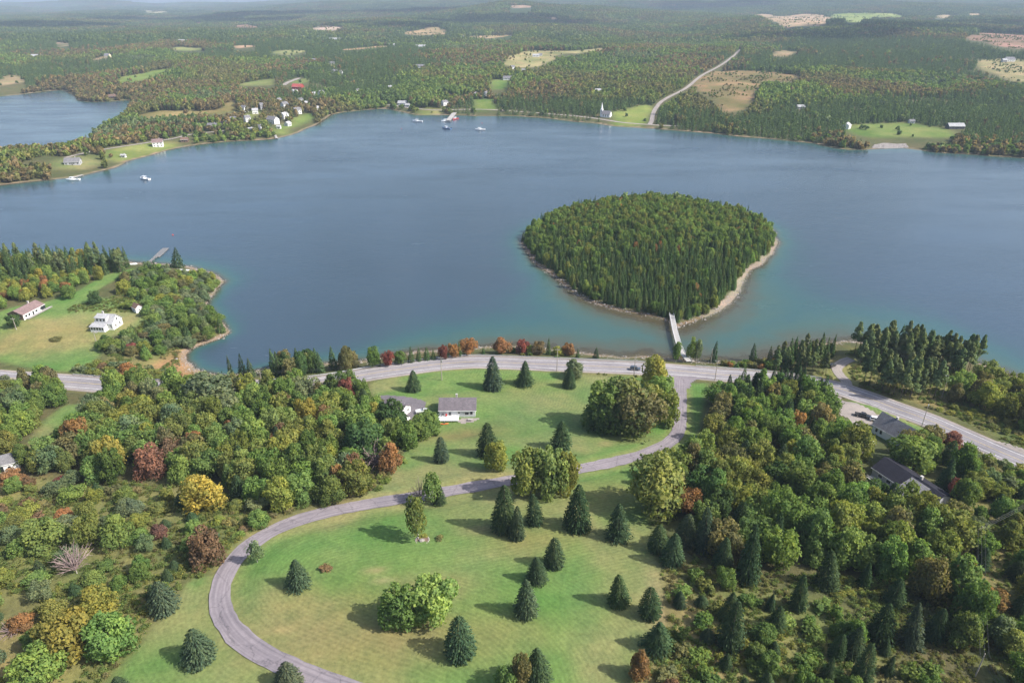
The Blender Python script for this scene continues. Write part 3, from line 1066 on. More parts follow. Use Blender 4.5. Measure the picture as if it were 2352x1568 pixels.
def broadleaf(name, seed, n=1000, z0=.14, lobes=9, size=.058, shape=1.0, ragged=.05, form='oval'):
    """uneven crown: leaf clumps on many lobes of different size set round the limbs, some sprays sticking out."""
    r = np.random.default_rng(seed)
    L = [(np.array([0, 0, .5]), np.array([.25, .25, .33]) * (1.2 if lobes < 8 else 1))]
    lean = r.normal(size=2) * .05
    for k in range(lobes):
        t = (k + r.uniform(0, 1)) / lobes
        a = k * 2.4 + r.uniform(-.7, .7)
        zz = z0 + .10 + (.80 - z0) * t
        if form == 'cone':
            env = .36 * (1 - t) ** .7 + .05
        elif form == 'vase':
            env = .16 + .24 * math.sin(min(1, t * 1.15) * math.pi * .62)
        else:
            env = .34 * math.sqrt(max(.06, 1 - ((t - .42) / .66) ** 2))
        rad = env * shape * r.uniform(.55, 1.12)
        s = r.uniform(.085, .21) * (1.15 - .45 * t)
        L.append((np.array([math.cos(a) * rad + lean[0] * t, math.sin(a) * rad + lean[1] * t, zz]), np.array([s, s, s * r.uniform(.75, 1.35)])))
    w = np.array([s[0] * s[1] for _, s in L])
    N3 = n * 3
    pick = r.choice(len(L), N3, p=w / w.sum())
    d = unit(r.normal(size=(N3, 3)) + np.array([0, 0, .25]))
    c0 = np.array([L[i][0] for i in pick])
    s0 = np.array([L[i][1] for i in pick])
    rad = np.where(r.random(N3) < .68, r.uniform(.88, 1.1, N3), r.uniform(.4, .88, N3))
    spray = r.random(N3) < .2
    rad += spray * r.uniform(0, ragged * 6, N3)
    p = c0 + d * s0 * rad[:, None]
    ok = np.ones(N3, bool)
    for c, s in L:
        ok &= (((p - c) / s) ** 2).sum(1) > .40
    ok &= (p[:, 2] > z0 * .8)
    p, d, c0, pick = p[ok][:n], d[ok][:n], c0[ok][:n], pick[ok][:n]
    p[:, 2] = np.where(p[:, 2] > .97, .97 + (p[:, 2] - .97) * .3, p[:, 2])
    m = len(p)
    outw = unit(d * .8 + unit(p - np.array([0, 0, .42])) * .45)
    nr = unit(outw * .7 + r.normal(size=(m, 3)) * .65)
    v, f = cards(p, nr, r.uniform(.55, 1.35, m) * size, 1.3, r)
    soft = unit(outw * .5 + nr * .85)
    lobevar = r.random(len(L))
    var = np.clip(.55 * lobevar[pick] + .22 + r.normal(size=m) * .2, 0, 1)
    return crown_mesh(name, v, f, soft, var, 'leaves')


def conifer(name, seed, levels=17, nb=13, tufts=3, z0=.03, prof=.85, size=.055, droop=.3, rag=.12, belly=.10):
    r = np.random.default_rng(seed)
    C, D, V = [], [], []
    for i in range(levels):
        t = (i + r.uniform(-.25, .25)) / levels
        t = min(max(t, 0), .985)
        z = z0 + (1 - z0) * t
        rad = .5 * (1 - t) ** prof * min(1.0, .62 + t / max(belly, .01) * .38)
        k = max(3, int(nb * (.35 + .65 * (1 - t))))
        a0 = r.uniform(0, 6.28)
        for j in range(k):
            a = a0 + 6.283 * j / k + r.uniform(-.22, .22)
            L = rad * r.uniform(1 - rag * 1.6, 1 + rag) + .012
            tone = r.random()
            for q in range(tufts):
                u = (q + 1 + r.uniform(-.3, .2)) / tufts
                u = .3 + .7 * min(max(u, 0), 1)
                x = L * u
                C.append((math.cos(a) * x, math.sin(a) * x, z - droop * x * .55 * u + r.normal() * .006))
                D.append((math.cos(a), math.sin(a), -droop * .8 + r.normal() * .1))
                V.append(tone)
    for q in range(5):
        C.append((0, 0, .93 + .016 * q))
        D.append((r.normal() * .3, r.normal() * .3, 1))
        V.append(.5)
    C, D = np.array(C), unit(np.array(D))
    m = len(C)
    up = np.tile([0, 0, 1.0], (m, 1))
    outw = unit(np.column_stack([C[:, :2], np.zeros(m)]) + 1e-4)
    nr1 = unit(up * .8 + outw * .5 + r.normal(size=(m, 3)) * .3)
    nr2 = unit(np.cross(D, up) * r.choice([-1, 1], (m, 1)) + up * .35 + r.normal(size=(m, 3)) * .3)
    s = r.uniform(.75, 1.25, m) * size * (.55 + .45 * (1 - C[:, 2]))
    v1, f1 = cards(C, nr1, s * .66, 1.7, r, D)
    v2, f2 = cards(C + D * .012, nr2, s * .55, 1.7, r, D)
    soft = unit(outw * .75 + up * .45 + r.normal(size=(m, 3)) * .25)
    var = np.clip(np.array(V) * .7 + .15 + r.normal(size=m) * .12, 0, 1)
    return crown_mesh(name, np.vstack([v1, v2]), np.vstack([f1, f2 + len(v1)]), np.vstack([soft, unit(soft * .7 + nr2 * .4)]), np.concatenate([var, var]), 'needles')


def pine(name, seed, n=330, z0=.42):
    """tall pine: bare stem below, ragged layered plates of needles above."""
    r = np.random.default_rng(seed)
    C, Nn, pick = [], [], []
    k = 15
    for i in range(k):
        t = i / (k - 1)
        z = z0 + (1 - z0) * t
        a = i * 2.4 + r.uniform(-.6, .6)
        rad = .42 * (1 - t) ** .55 * r.uniform(.5, 1.05)
        c = np.array([math.cos(a) * rad, math.sin(a) * rad, z + .02])
        w = .17 * (1.15 - .6 * t)
        for _ in range(n // k):
            d = unit(r.normal(size=(1, 3)))[0]
            C.append(c * np.array([r.uniform(.3, 1), r.uniform(.3, 1), 1]) + d * np.array([w, w, .045]) * r.uniform(.6, 1.05))
            Nn.append(unit(np.array([d * .6 + [c[0], c[1], .6]]))[0])
            pick.append(i)
    C, Nn = np.array(C), np.array(Nn)
    m = len(C)
    nr = unit(Nn + r.normal(size=(m, 3)) * .5)
    v, f = cards(C, nr, r.uniform(.7, 1.2, m) * .032, 1.5, r)
    tone = r.random(k)
    return crown_mesh(name, v, f, unit(Nn * .7 + nr * .5), np.clip(tone[np.array(pick)] * .6 + .2 + r.normal(size=m) * .15, 0, 1), 'needles')


def bare_crown(name, seed, n=46):
    r = np.random.default_rng(seed)
    mb = MB()
    for i in range(n):
        a = r.uniform(0, 6.28)
        e = r.uniform(.25, 1.25)
        L = r.uniform(.55, .9)
        p0 = Vector((0, 0, r.uniform(.08, .3)))
        d = Vector((math.cos(a) * math.cos(e), math.sin(a) * math.cos(e), math.sin(e) * 1.0))
        p1 = p0 + d * L * .5
        p2 = p0 + d * L * r.uniform(.85, 1) + Vector((r.normal() * .06, r.normal() * .06, .04))
        mb.tube([p0, p1, p2], [.014, .010, .004], 4, False)
        for _ in range(3):
            b = p0.lerp(p2, r.uniform(.4, .9))
            mb.tube([b, b + d * .14 + Vector(r.normal(size=3) * .08)], [.006, .003], 3, False)
    return mb.mesh(name, 'twigs')


def low_tree(name, kind, seed):
    """whole small tree for the far woods: crown and stem in one mesh."""
    if kind == 'leaf':
        me = broadleaf(name, seed, 130, .05, 6, .13)
    elif kind == 'fir':
        me = conifer(name, seed, 9, 7, 2, .02, .9, .11, .35, .2)
    else:
        me = broadleaf(name, seed, 90, .0, 4, .15)
    return me


def patch_mesh(name, seed, half, count, firs):
    """a piece of far forest: many low trees joined."""
    r = np.random.default_rng(seed)
    V, F, VA, SN = [], [], [], []
    o = 0
    g = int(math.ceil(math.sqrt(count)))
    for k in range(count):
        cx = (k % g + .5 + r.uniform(-.4, .4)) / g * 2 - 1
        cyy = (k // g + .5 + r.uniform(-.4, .4)) / g * 2 - 1
        leaf = r.random() > firs
        h = r.uniform(8, 13) if leaf else r.uniform(9, 15)
        w = r.uniform(6, 9.5) if leaf else r.uniform(3.6, 5.2)
        m = 26 if leaf else 22
        d = unit(r.normal(size=(m, 3)))
        if leaf:
            p = np.column_stack([d[:, :2] * .5, .55 + d[:, 2] * .45])
        else:
            t = r.uniform(0, 1, m) ** 1.3
            a = r.uniform(0, 6.28, m)
            p = np.column_stack([np.cos(a) * .5 * (1 - t), np.sin(a) * .5 * (1 - t), .05 + .95 * t])
            d = unit(np.column_stack([np.cos(a), np.sin(a), np.full(m, .5)]))
        nr = unit(d + r.normal(size=(m, 3)) * .4)
        v, f = cards(p, nr, np.full(m, .22 if leaf else .17), 1.2 if leaf else 1.7, r)
        v = v * [w, w, h] + [cx * half, cyy * half, -0.5]
        V.append(v)
        F.append(f + o)
        o += len(v)
        SN.append(unit(d * .7 + nr * .5))
        VA.append(np.clip(np.full(m, r.uniform(.1, .9) if leaf else r.uniform(0, .45)) + r.normal(size=m) * .12, 0, 1))
    return crown_mesh(name, np.vstack(V), np.vstack(F), np.vstack(SN), np.concatenate(VA), 'leaves')


MODELS = {
    'broadleaf': [(broadleaf('crown', 100 + i, 4200, (.05, .09, .12, .06, .08, .05, .1, .06)[i], (20, 26, 17, 22, 24, 18, 21, 28)[i], .027, (1, 1.1, .9, 1.15, 1.05, .95, 1.1, 1.0)[i], (.06, .08, .1, .06, .1, .08, .12, .07)[i],
                              ('oval', 'oval', 'cone', 'oval', 'vase', 'cone', 'vase', 'oval')[i]), trunk_mb(.62, .022, 6, np.random.default_rng(i)).mesh('trunk', 'bark')) for i in range(8)],
    'young': [(broadleaf('crown', 140 + i, 1500, .24, 14, .032, .85, .12, 'oval'), trunk_mb(.7, .014, 4, np.random.default_rng(20 + i)).mesh('trunk', 'pale_bark')) for i in range(3)],
    'spruce': [(conifer('crown', 200 + i, 30, 30, 5, .0, (.60, .70, .52, .63, .78, .56)[i], .036, (.30, .34, .22, .3, .4, .26)[i], (.13, .22, .12, .17, .26, .2)[i], (.20, .16, .28, .2, .12, .3)[i]), trunk_mb(.9, .018, 0, np.random.default_rng(40 + i), .003).mesh('trunk', 'bark')) for i in range(6)],
    'fir': [(conifer('crown', 240 + i, 18, 13, 3, .02, .82, .066, .38, .2), trunk_mb(.92, .018, 0, np.random.default_rng(60 + i), .004).mesh('trunk', 'bark')) for i in range(4)],
    'pine': [(pine('crown', 260 + i, 1300, (.40, .48, .36)[i]), trunk_mb(.93, .014, 3, np.random.default_rng(80 + i), .008).mesh('trunk', 'bark')) for i in range(3)],
    'bare': [(bare_crown('branches', 280 + i), trunk_mb(.3, .02, 0, np.random.default_rng(90 + i), .01).mesh('trunk', 'pale_bark')) for i in range(2)],
    'shrub': [(broadleaf('shrub', 300 + i, 1000, -.05, 9, .048, 1.15, .14), None) for i in range(5)],
}
PAL = {
    'green': (.146, .216, .064), 'light green': (.200, .278, .082), 'olive green': (.200, .226, .070), 'yellow green': (.262, .280, .072),
    'brick': (.25, .130, .100), 'gold': (.30, .275, .072), 'yellow': (.37, .31, .080), 'orange': (.31, .180, .085), 'russet': (.225, .155, .092), 'red': (.26, .100, .085), 'grey green': (.182, .228, .122),
    'dark green': (.088, .142, .052), 'bronze': (.200, .190, .088), 'olive bronze': (.175, .205, .075), 'pink': (.34, .22, .19),
    'spruce green': (.076, .120, .060), 'blue green': (.092, .132, .082), 'fir green': (.104, .166, .066), 'pine green': (.135, .172, .078), 'pale fir green': (.125, .178, .072),
}
TREES = []          # every near tree, before the largest are made objects


def T(model, b, h, w, colour, label, cat, group=None, name=None, r=rng):
    c = np.array(PAL[colour]) * np.exp(r.normal(size=3) * np.array([.05, .03, .06]) + r.normal() * .09)
    TREES.append(dict(model=model, b=b, h=h, w=w, tint=c, label=label, cat=cat, group=group, name=name, rot=r.uniform(0, 6.28), v=int(r.integers(0, 99))))


def px_tree(model, bx, by, ty, wpx, colour, label, cat, group=None, name=None):
    b = ground(bx, by)
    w0 = wpx / FPX * depth_of(b)
    if model in ('broadleaf', 'spruce', 'fir', 'shrub'):      # the foot seen in the photo is the crown's near edge
        b.y += w0 * (.40 if model in ('broadleaf', 'shrub') else .36)
        b.z = gz(b.x, b.y)
    h = rise(b, ty)
    if model == 'broadleaf':
        wpx = wpx * 1.14
    if model == 'spruce':
        wpx *= rng.uniform(.9, 1.12)
    T(model, b, max(h, 1.0), max(wpx / FPX * depth_of(b), .6), colour, label, cat, group, name)


# --- spruces on the mown lawn (base x, base y, top y, width), each told apart by its neighbours
LAWN = 'spruces standing on the mown lawn'
for bx, by, ty, w, lab in [
        (1158, 1230, 1111, 66, 'tallest broad dark spruce of the clump inside the lane loop'),
        (1187, 1245, 1162, 40, 'short spruce leaning against the tallest spruce of the clump'),
        (1229, 1212, 1133, 42, 'slim spruce in front of the yellow-green maples by the lane'),
        (1327, 1226, 1115, 56, 'tall narrow spruce standing next to the yellow-green maples'),
        (1423, 1250, 1156, 60, 'conical spruce on the lawn between the tall narrow spruce and the wood'),
        (1274, 1310, 1233, 45, 'upper spruce of the close row of three on the lawn'),
        (1234, 1347, 1278, 52, 'middle spruce of the close row of three on the lawn'),
        (1209, 1426, 1325, 56, 'lowest and greyest spruce of the close row of three on the lawn'),
        (1425, 1401, 1316, 55, 'single spruce on the lawn beside the rough grass edge'),
        (1498, 1430, 1347, 58, 'dark spruce right at the worn edge of the mown lawn'),
        (1518, 1514, 1427, 76, 'broad spruce at the worn lawn edge above the autumn bushes'),
        (1547, 1307, 1223, 58, 'spruce at the corner where wood, lawn and rough grass meet'),
        (1515, 1276, 1205, 52, 'shaded spruce tucked behind the spruce at the wood corner'),
        (679, 1363, 1285, 57, 'lone blue-grey spruce inside the tight bend of the lane'),
        (1057, 1526, 1417, 69, 'lone spruce below the pair of round bushes on the lawn'),
        (1236, 1582, 1485, 70, 'spruce with a small autumn bush growing against it'),
        (368, 1420, 1334, 62, 'round blue-grey spruce outside the lane beside the scrub'),
        (447, 1540, 1445, 76, 'fat rounded spruce outside the lane bend casting a dark shadow'),
        (655, 1600, 1523, 72, 'spruce on the outer verge where the lane runs downhill'),
        (948, 903, 851, 36, 'small spruce on the grass between the highway and the garage'),
        (1132, 900, 820, 40, 'tall pointed spruce behind the grey house'),
        (1121, 898, 842, 24, 'thin spruce growing against the tall pointed spruce'),
        (1206, 890, 828, 38, 'spruce on the upper lawn below the highway curve'),
        (1308, 895, 845, 33, 'spruce in front of a leafy tree below the highway'),
        (1013, 1066, 1003, 38, 'lone spruce on the grass below the grey house'),
        (1120, 1054, 969, 50, 'tall dark spruce beside a small golden tree above the lane'),
        (1290, 1038, 966, 50, 'wide spruce between the big lawn trees and the lane'),
        (1008, 1162, 1112, 28, 'small spruce beside the lane, half hidden by a leafy tree'),
        (268, 1600, 1553, 42, 'spruce top at the end of the grass strip by the yellow trees')]:
    blue = any(k in lab for k in ('blue', 'grey', 'rounded', 'verge'))
    px_tree('spruce', bx, by, ty, w * 1.15, 'blue green' if blue else 'spruce green', lab, 'tree', LAWN, 'spruce_tree')
# --- rough ground spruces, lower right


def where_late(bx, by):
    spots = [(1560, 1260, 'behind the wood-corner spruce'), (1640, 1300, 'at the wood edge'), (1725, 1340, 'beside the tall wood-edge spruce'), (1680, 1460, 'on the worn slope'), (1786, 1456, 'amid low bushes'), (1840, 1400, 'below the wood'), (1906, 1362, 'under the bright gap tree'),
             (1924, 1550, 'on the lowest slope'), (2030, 1480, 'beside a pair of spruces'), (2100, 1490, 'near the power line'), (2020, 1370, 'inside the lower wood')]
    return min(spots, key=lambda q: (q[0] - bx) ** 2 + (q[1] - by) ** 2)[2]


for bx, by, ty, w in [(1681, 1504, 1369, 70), (1676, 1440, 1362, 50), (1786, 1456, 1391, 48), (1837, 1409, 1315, 46), (1906, 1362, 1267, 60), (1924, 1522, 1453, 44), (2030, 1485, 1384, 68),
                      (2100, 1500, 1384, 66), (1620, 1278, 1169, 46), (1721, 1347, 1205, 54), (1663, 1311, 1231, 55), (1575, 1262, 1180, 56), (1730, 1330, 1255, 46), (1960, 1520, 1440, 56),
                      (1985, 1590, 1480, 60), (2150, 1480, 1390, 50), (2060, 1400, 1330, 50), (1990, 1355, 1290, 40), (1760, 1290, 1215, 50), (1900, 1580, 1505, 40)]:
    px_tree('spruce', bx, by, ty, w, 'spruce green' if bx % 3 else 'blue green', f'{"tall" if by - ty > 95 else "short"} {"blue-grey" if bx % 3 == 0 else "dark"} spruce in the rough ground {where_late(bx, by)}', 'tree', 'spruces in the rough grass', 'spruce_tree')
# --- single leafy trees
BL = 'broadleaf_tree'
for mod, bx, by, ty, w, col, lab in [
        ('broadleaf', 985, 1443, 1331, 94, 'light green', 'bright green round-headed tree, larger of the pair on the lawn'),
        ('broadleaf', 914, 1448, 1348, 78, 'green', 'darker green round-headed tree, smaller of the pair on the lawn'),
        ('young', 961, 1238, 1142, 60, 'olive green', 'young lawn tree with a bare stem beside the flower bed'),
        ('young', 592, 1291, 1237, 38, 'grey green', 'thin pale-stemmed birch at the inner edge of the lane bend'),
        ('broadleaf', 1134, 1085, 1016, 48, 'yellow green', 'small golden-green tree beside the lane next to a tall spruce'),
        ('broadleaf', 1216, 1152, 1034, 84, 'olive green', 'olive maple of the row of three by the lane'),
        ('broadleaf', 1262, 1156, 1034, 76, 'light green', 'light green maple in the middle of the row of three by the lane'),
        ('broadleaf', 1302, 1140, 1030, 56, 'yellow green', 'yellow-green maple at the end of the row of three by the lane'),
        ('broadleaf', 1398, 1000, 880, 104, 'green', 'wide green tree of the lawn group near the spruce'),
        ('broadleaf', 1443, 1005, 878, 112, 'olive bronze', 'largest olive-green tree of the group on the lawn'),
        ('broadleaf', 1470, 1010, 900, 84, 'bronze', 'bronze-tinged tree at the lane side of the lawn group'),
        ('broadleaf', 1374, 1000, 925, 52, 'dark green', 'low dark green tree at the shaded foot of the lawn group'),
        ('broadleaf', 1510, 905, 822, 60, 'yellow green', 'yellow-green tree standing at the highway junction'),
        ('broadleaf', 1522, 952, 862, 56, 'light green', 'light green tree lining the straight part of the lane'),
        ('broadleaf', 1534, 985, 895, 54, 'olive green', 'olive tree lining the straight part of the lane'),
        ('broadleaf', 1500, 975, 880, 66, 'olive green', 'olive tree between the lawn group and the straight lane'),
        ('broadleaf', 1320, 874, 827, 40, 'grey green', 'grey-green leafy tree behind a small spruce below the highway'),
        ('young', 993, 1158, 1085, 56, 'light green', 'loose light green tree beside the lane above the young lawn tree'),
        ('bare', 966, 1154, 1105, 34, 'pink', 'half-bare pinkish tree beside the lane'),
        ('broadleaf', 1472, 1570, 1495, 50, 'orange', 'small autumn-orange tree below the broad spruce'),
        ('broadleaf', 1200, 1590, 1500, 40, 'bronze', 'small bronze tree leaning on a spruce'),
        ('broadleaf', 1160, 1600, 1530, 46, 'light green', 'light green tree below the lawn spruces'),
        ('broadleaf', 335, 1108, 1030, 66, 'brick', 'brick-red maple at the edge of the wood above the scrub'),
        ('broadleaf', 175, 1050, 962, 52, 'orange', 'golden orange tree in the wood beside the mown strip'),
        ('broadleaf', 255, 1092, 998, 44, 'yellow', 'narrow yellow tree in the wood above the scrub'),
        ('broadleaf', 205, 1432, 1357, 84, 'gold', 'upper yellow tree of the golden pair in the scrub'),
        ('broadleaf', 139, 1540, 1424, 112, 'gold', 'largest golden yellow tree in the scrub'),
        ('broadleaf', 237, 1532, 1424, 100, 'light green', 'bright green tree touching the largest golden tree'),
        ('broadleaf', 65, 1600, 1504, 96, 'light green', 'light green tree below the largest golden tree'),
        ('bare', 177, 1316, 1250, 64, 'pink', 'leafless pinkish fan-shaped tree in the scrub'),
        ('broadleaf', 363, 1242, 1203, 38, 'brick', 'small round red tree in the scrub'),
        ('broadleaf', 466, 1313, 1222, 74, 'russet', 'rust-coloured tree at the scrub edge beside the lane'),
        ('broadleaf', 89, 1277, 1200, 88, 'light green', 'pale green spreading tree in the scrub'),
        ('broadleaf', 255, 1265, 1187, 66, 'light green', 'pale green tree in the middle of the scrub'),
        ('broadleaf', 195, 1262, 1192, 60, 'olive green', 'olive and russet tree in the middle of the scrub'),
        ('broadleaf', 465, 1185, 1093, 84, 'yellow', 'golden tree at the top of the scrub near the lane'),
        ('broadleaf', 893, 1088, 1018, 46, 'orange', 'orange-topped tree at the wood edge above the lane'),
        ('broadleaf', 640, 1165, 1108, 22, 'orange', 'narrow orange tree at the wood edge beside the lane'),
        ('broadleaf', 833, 1062, 968, 92, 'dark green', 'large dense dark green tree at the wood edge near the house'),
        ('broadleaf', 895, 1000, 922, 66, 'dark green', 'dark green tree hiding the corner of the garage'),
        ('broadleaf', 930, 1040, 975, 56, 'green', 'round green tree at the wood edge below the garage'),
        ('broadleaf', 983, 1002, 945, 58, 'green', 'round green tree in front of the house deck'),
        ('broadleaf', 960, 1015, 965, 50, 'green', 'green tree between the two round trees below the garage'),
        ('broadleaf', 290, 872, 832, 42, 'orange', 'orange tree standing where the marsh meets the highway'),
        ('broadleaf', 690, 930, 868, 56, 'grey green', 'pale grey-green tree at the highway side of the wood'),
        ('broadleaf', 475, 955, 858, 106, 'grey green', 'very large grey-green tree near the cove'),
        ('broadleaf', 705, 985, 916, 40, 'yellow', 'yellow tree in the middle of the wood'),
        ('broadleaf', 755, 970, 905, 50, 'yellow green', 'yellow-green tree in the middle of the wood'),
        ('broadleaf', 800, 925, 866, 34, 'red', 'dull red tree at the highway end of the wood'),
        ('broadleaf', 35, 1010, 945, 52, 'light green', 'bright green tree beside the mown strip'),
        ('broadleaf', 133, 1115, 1096, 34, 'red', 'low crimson bush-like tree at the top of the scrub'),
        ('broadleaf', 20, 1112, 1078, 46, 'orange', 'orange and brown tree in front of the barn'),
        ('broadleaf', 1520, 1198, 1056, 122, 'olive green', 'massive olive-green tree at the lane corner of the wood'),
        ('broadleaf', 1828, 1010, 945, 34, 'orange', 'orange-tipped tree in the wood beside the gravel yard'),
        ('broadleaf', 2112, 1098, 1012, 92, 'green', 'broad green tree between the white house and the dark roof'),
        ('broadleaf', 2200, 1150, 1105, 34, 'red', 'red-leaved tree beside the dark-roofed house'),
        ('broadleaf', 2192, 1022, 990, 40, 'brick', 'small red tree on the highway verge near the street lamp'),
        ('broadleaf', 2290, 1405, 1362, 56, 'orange', 'orange tree beyond the power line'),
        ('broadleaf', 2205, 1360, 1285, 44, 'orange', 'orange-edged tree beside the power line'),
        ('broadleaf', 2275, 950, 880, 60, 'yellow green', 'bright yellow-green tree above the highway'),
        ('broadleaf', 1876, 1305, 1245, 52, 'light green', 'bright green small tree in a dark gap of the wood'),
        ('broadleaf', 892, 844, 807, 25, 'red', 'small bright red maple on the highway bank'),
        ('broadleaf', 1016, 828, 792, 21, 'red', 'narrow red maple beside the pole on the highway bank'),
        ('broadleaf', 1040, 824, 790, 25, 'orange', 'dull orange maple on the highway bank'),
        ('broadleaf', 1076, 817, 779, 37, 'orange', 'largest red-orange maple on the highway bank'),
        ('broadleaf', 1153, 815, 776, 37, 'orange', 'spreading orange maple at the middle of the highway curve'),
        ('broadleaf', 1198, 814, 780, 29, 'red', 'pinkish red maple at the middle of the highway curve'),
        ('broadleaf', 1238, 816, 786, 29, 'russet', 'rust-coloured maple beside a small fir on the bank'),
        ('broadleaf', 1306, 819, 788, 27, 'orange', 'yellow-orange maple at the bridge end of the bank'),
        ('broadleaf', 1220, 815, 795, 24, 'light green', 'low green tree between two autumn maples on the bank'),
        ('broadleaf', 1284, 818, 797, 28, 'yellow green', 'low yellow-green tree beside the yellow-orange maple'),
        ('broadleaf', 858, 846, 797, 28, 'green', 'green tree at the end of the highway bank row'),
        ('broadleaf', 918, 839, 807, 26, 'green', 'round green tree beside the small red maple'),
        ('young', 1552, 832, 786, 26, 'green', 'green tree beside the shore end of the footbridge'),
        ('young', 1587, 831, 776, 30, 'light green', 'slender light tree beyond the shore end of the footbridge'),
        ('young', 1602, 833, 779, 20, 'grey green', 'thin grey tree beyond the shore end of the footbridge'),
        ('broadleaf', 1178, 812, 797, 16, 'green', 'little green bush-tree at the top of the highway curve')]:
    px_tree(mod, bx, by, ty, w, col, lab, 'tree', None, BL if mod != 'bare' else 'bare_tree')
for bx, by, ty, w in [(870, 842, 812, 12), (944, 834, 795, 18), (962, 831, 797, 16), (980, 829, 796, 20), (995, 827, 802, 14), (1025, 823, 790, 12), (1055, 820, 783, 12), (1260, 816, 775, 14), (1327, 823, 800, 11),
                      (1110, 815, 797, 10), (1142, 814, 800, 9)]:
    px_tree('fir', bx, by, ty, w, 'fir green', 'small fir among the maples on the highway bank', 'tree', 'firs on the highway bank', 'fir_tree')
for bx, by, ty, w, lab in [(1369, 825, 797, 17, 'single little spruce on the shore side of the highway guard rail'), (1640, 834, 780, 20, 'dark spruce beside a pole past the footbridge'),
                           (1731, 834, 788, 22, 'sparse spruce on the shore between the bridge and the pine point'), (530, 868, 815, 16, 'thin fir at the head of the dark cove'),
                           (555, 866, 812, 22, 'leaning fir at the head of the dark cove'), (575, 868, 822, 24, 'dense fir at the head of the dark cove'), (402, 616, 568, 32, 'tall spruce on the point beside the floating dock')]:
    px_tree('fir', bx, by, ty, w, 'spruce green', lab, 'tree', None, 'fir_tree')
# --- stands, filled on a jittered grid


def stand(poly_px, spacing, mix, hr, wr, zone, avoid=(), seed=0, world_poly=None, edge=0.0, outside=False):
    """mix: list of (weight, model, colour, scale)."""
    r = np.random.default_rng(seed)
    poly = gpoly(poly_px) if world_poly is None else world_poly
    x0, y0 = poly.min(0)
    x1, y1 = poly.max(0)
    xs, ys = np.arange(x0, x1, spacing), np.arange(y0, y1, spacing * .88)
    X, Y = np.meshgrid(xs, ys)
    X = X + (np.arange(len(ys)) % 2)[:, None] * spacing * .5
    X = (X + r.uniform(-.32, .32, X.shape) * spacing).ravel()
    Y = (Y + r.uniform(-.32, .32, Y.shape) * spacing).ravel()
    ok = inside(X, Y, poly) & (sample(SD, X, Y) > .9) & (sample(ROAD_D, X, Y) > 2.5)
    for p in avoid:
        ok &= ~inside(X, Y, p)
    if outside:                      # the wood goes on past the edges of the view
        px_ = CX + X / (Y * C_ + (CAM_H - sample(HH, X, Y)) * S_) * FPX
        ok &= (px_ < -70) | (px_ > 2430)
    X, Y = X[ok], Y[ok]
    ww = np.array([q[0] for q in mix], float)
    clus = vnoise(X, Y, 22, seed + 3)
    for k in range(len(X)):
        x, y = X[k], Y[k]
        if any((t['b'].x - x) ** 2 + (t['b'].y - y) ** 2 < (.36 * (t['w'] + spacing * .8)) ** 2 for t in LAND):
            continue
        u = (clus[k] * .55 + r.random() * .45)
        i = int(np.searchsorted(np.cumsum(ww) / ww.sum(), min(u, .9999))) if r.random() < .5 else int(r.choice(len(mix), p=ww / ww.sum()))
        _, mod, colour, sc = mix[i]
        h = r.uniform(*hr) * sc
        w = r.uniform(*wr) * (.68 if mod in ('spruce', 'fir') else .85 if mod == 'pine' else 1) * (.75 + .25 * sc)
        q3 = (h / sc - hr[0]) / (hr[1] - hr[0])
        size = 'short ' if q3 < .3 else 'tall ' if q3 > .7 else ''
        if mod in ('spruce', 'fir'):
            nm, word = ('spruce_tree' if mod == 'spruce' else 'fir_tree'), ('spruce' if mod == 'spruce' else 'fir')
            lab = f'{size}dark {word} {zone} {where(x, y)}'
        elif mod == 'pine':
            nm, lab = 'pine_tree', f'{size}bare-stemmed pine {zone} {where(x, y)}'
        elif mod == 'shrub':
            nm, lab = 'shrub', f'{size}{colour} bush {zone} {where(x, y)}'
        elif mod == 'bare':
            nm, lab = 'bare_tree', f'{size}leafless grey tree {zone} {where(x, y)}'
        else:
            nm, lab = BL, f'{size}{colour} tree {zone} {where(x, y)}'
        T(mod, Vector((x, y, gz(x, y))), h, w, colour, lab, 'bush' if mod == 'shrub' else 'tree', lab, nm, r)


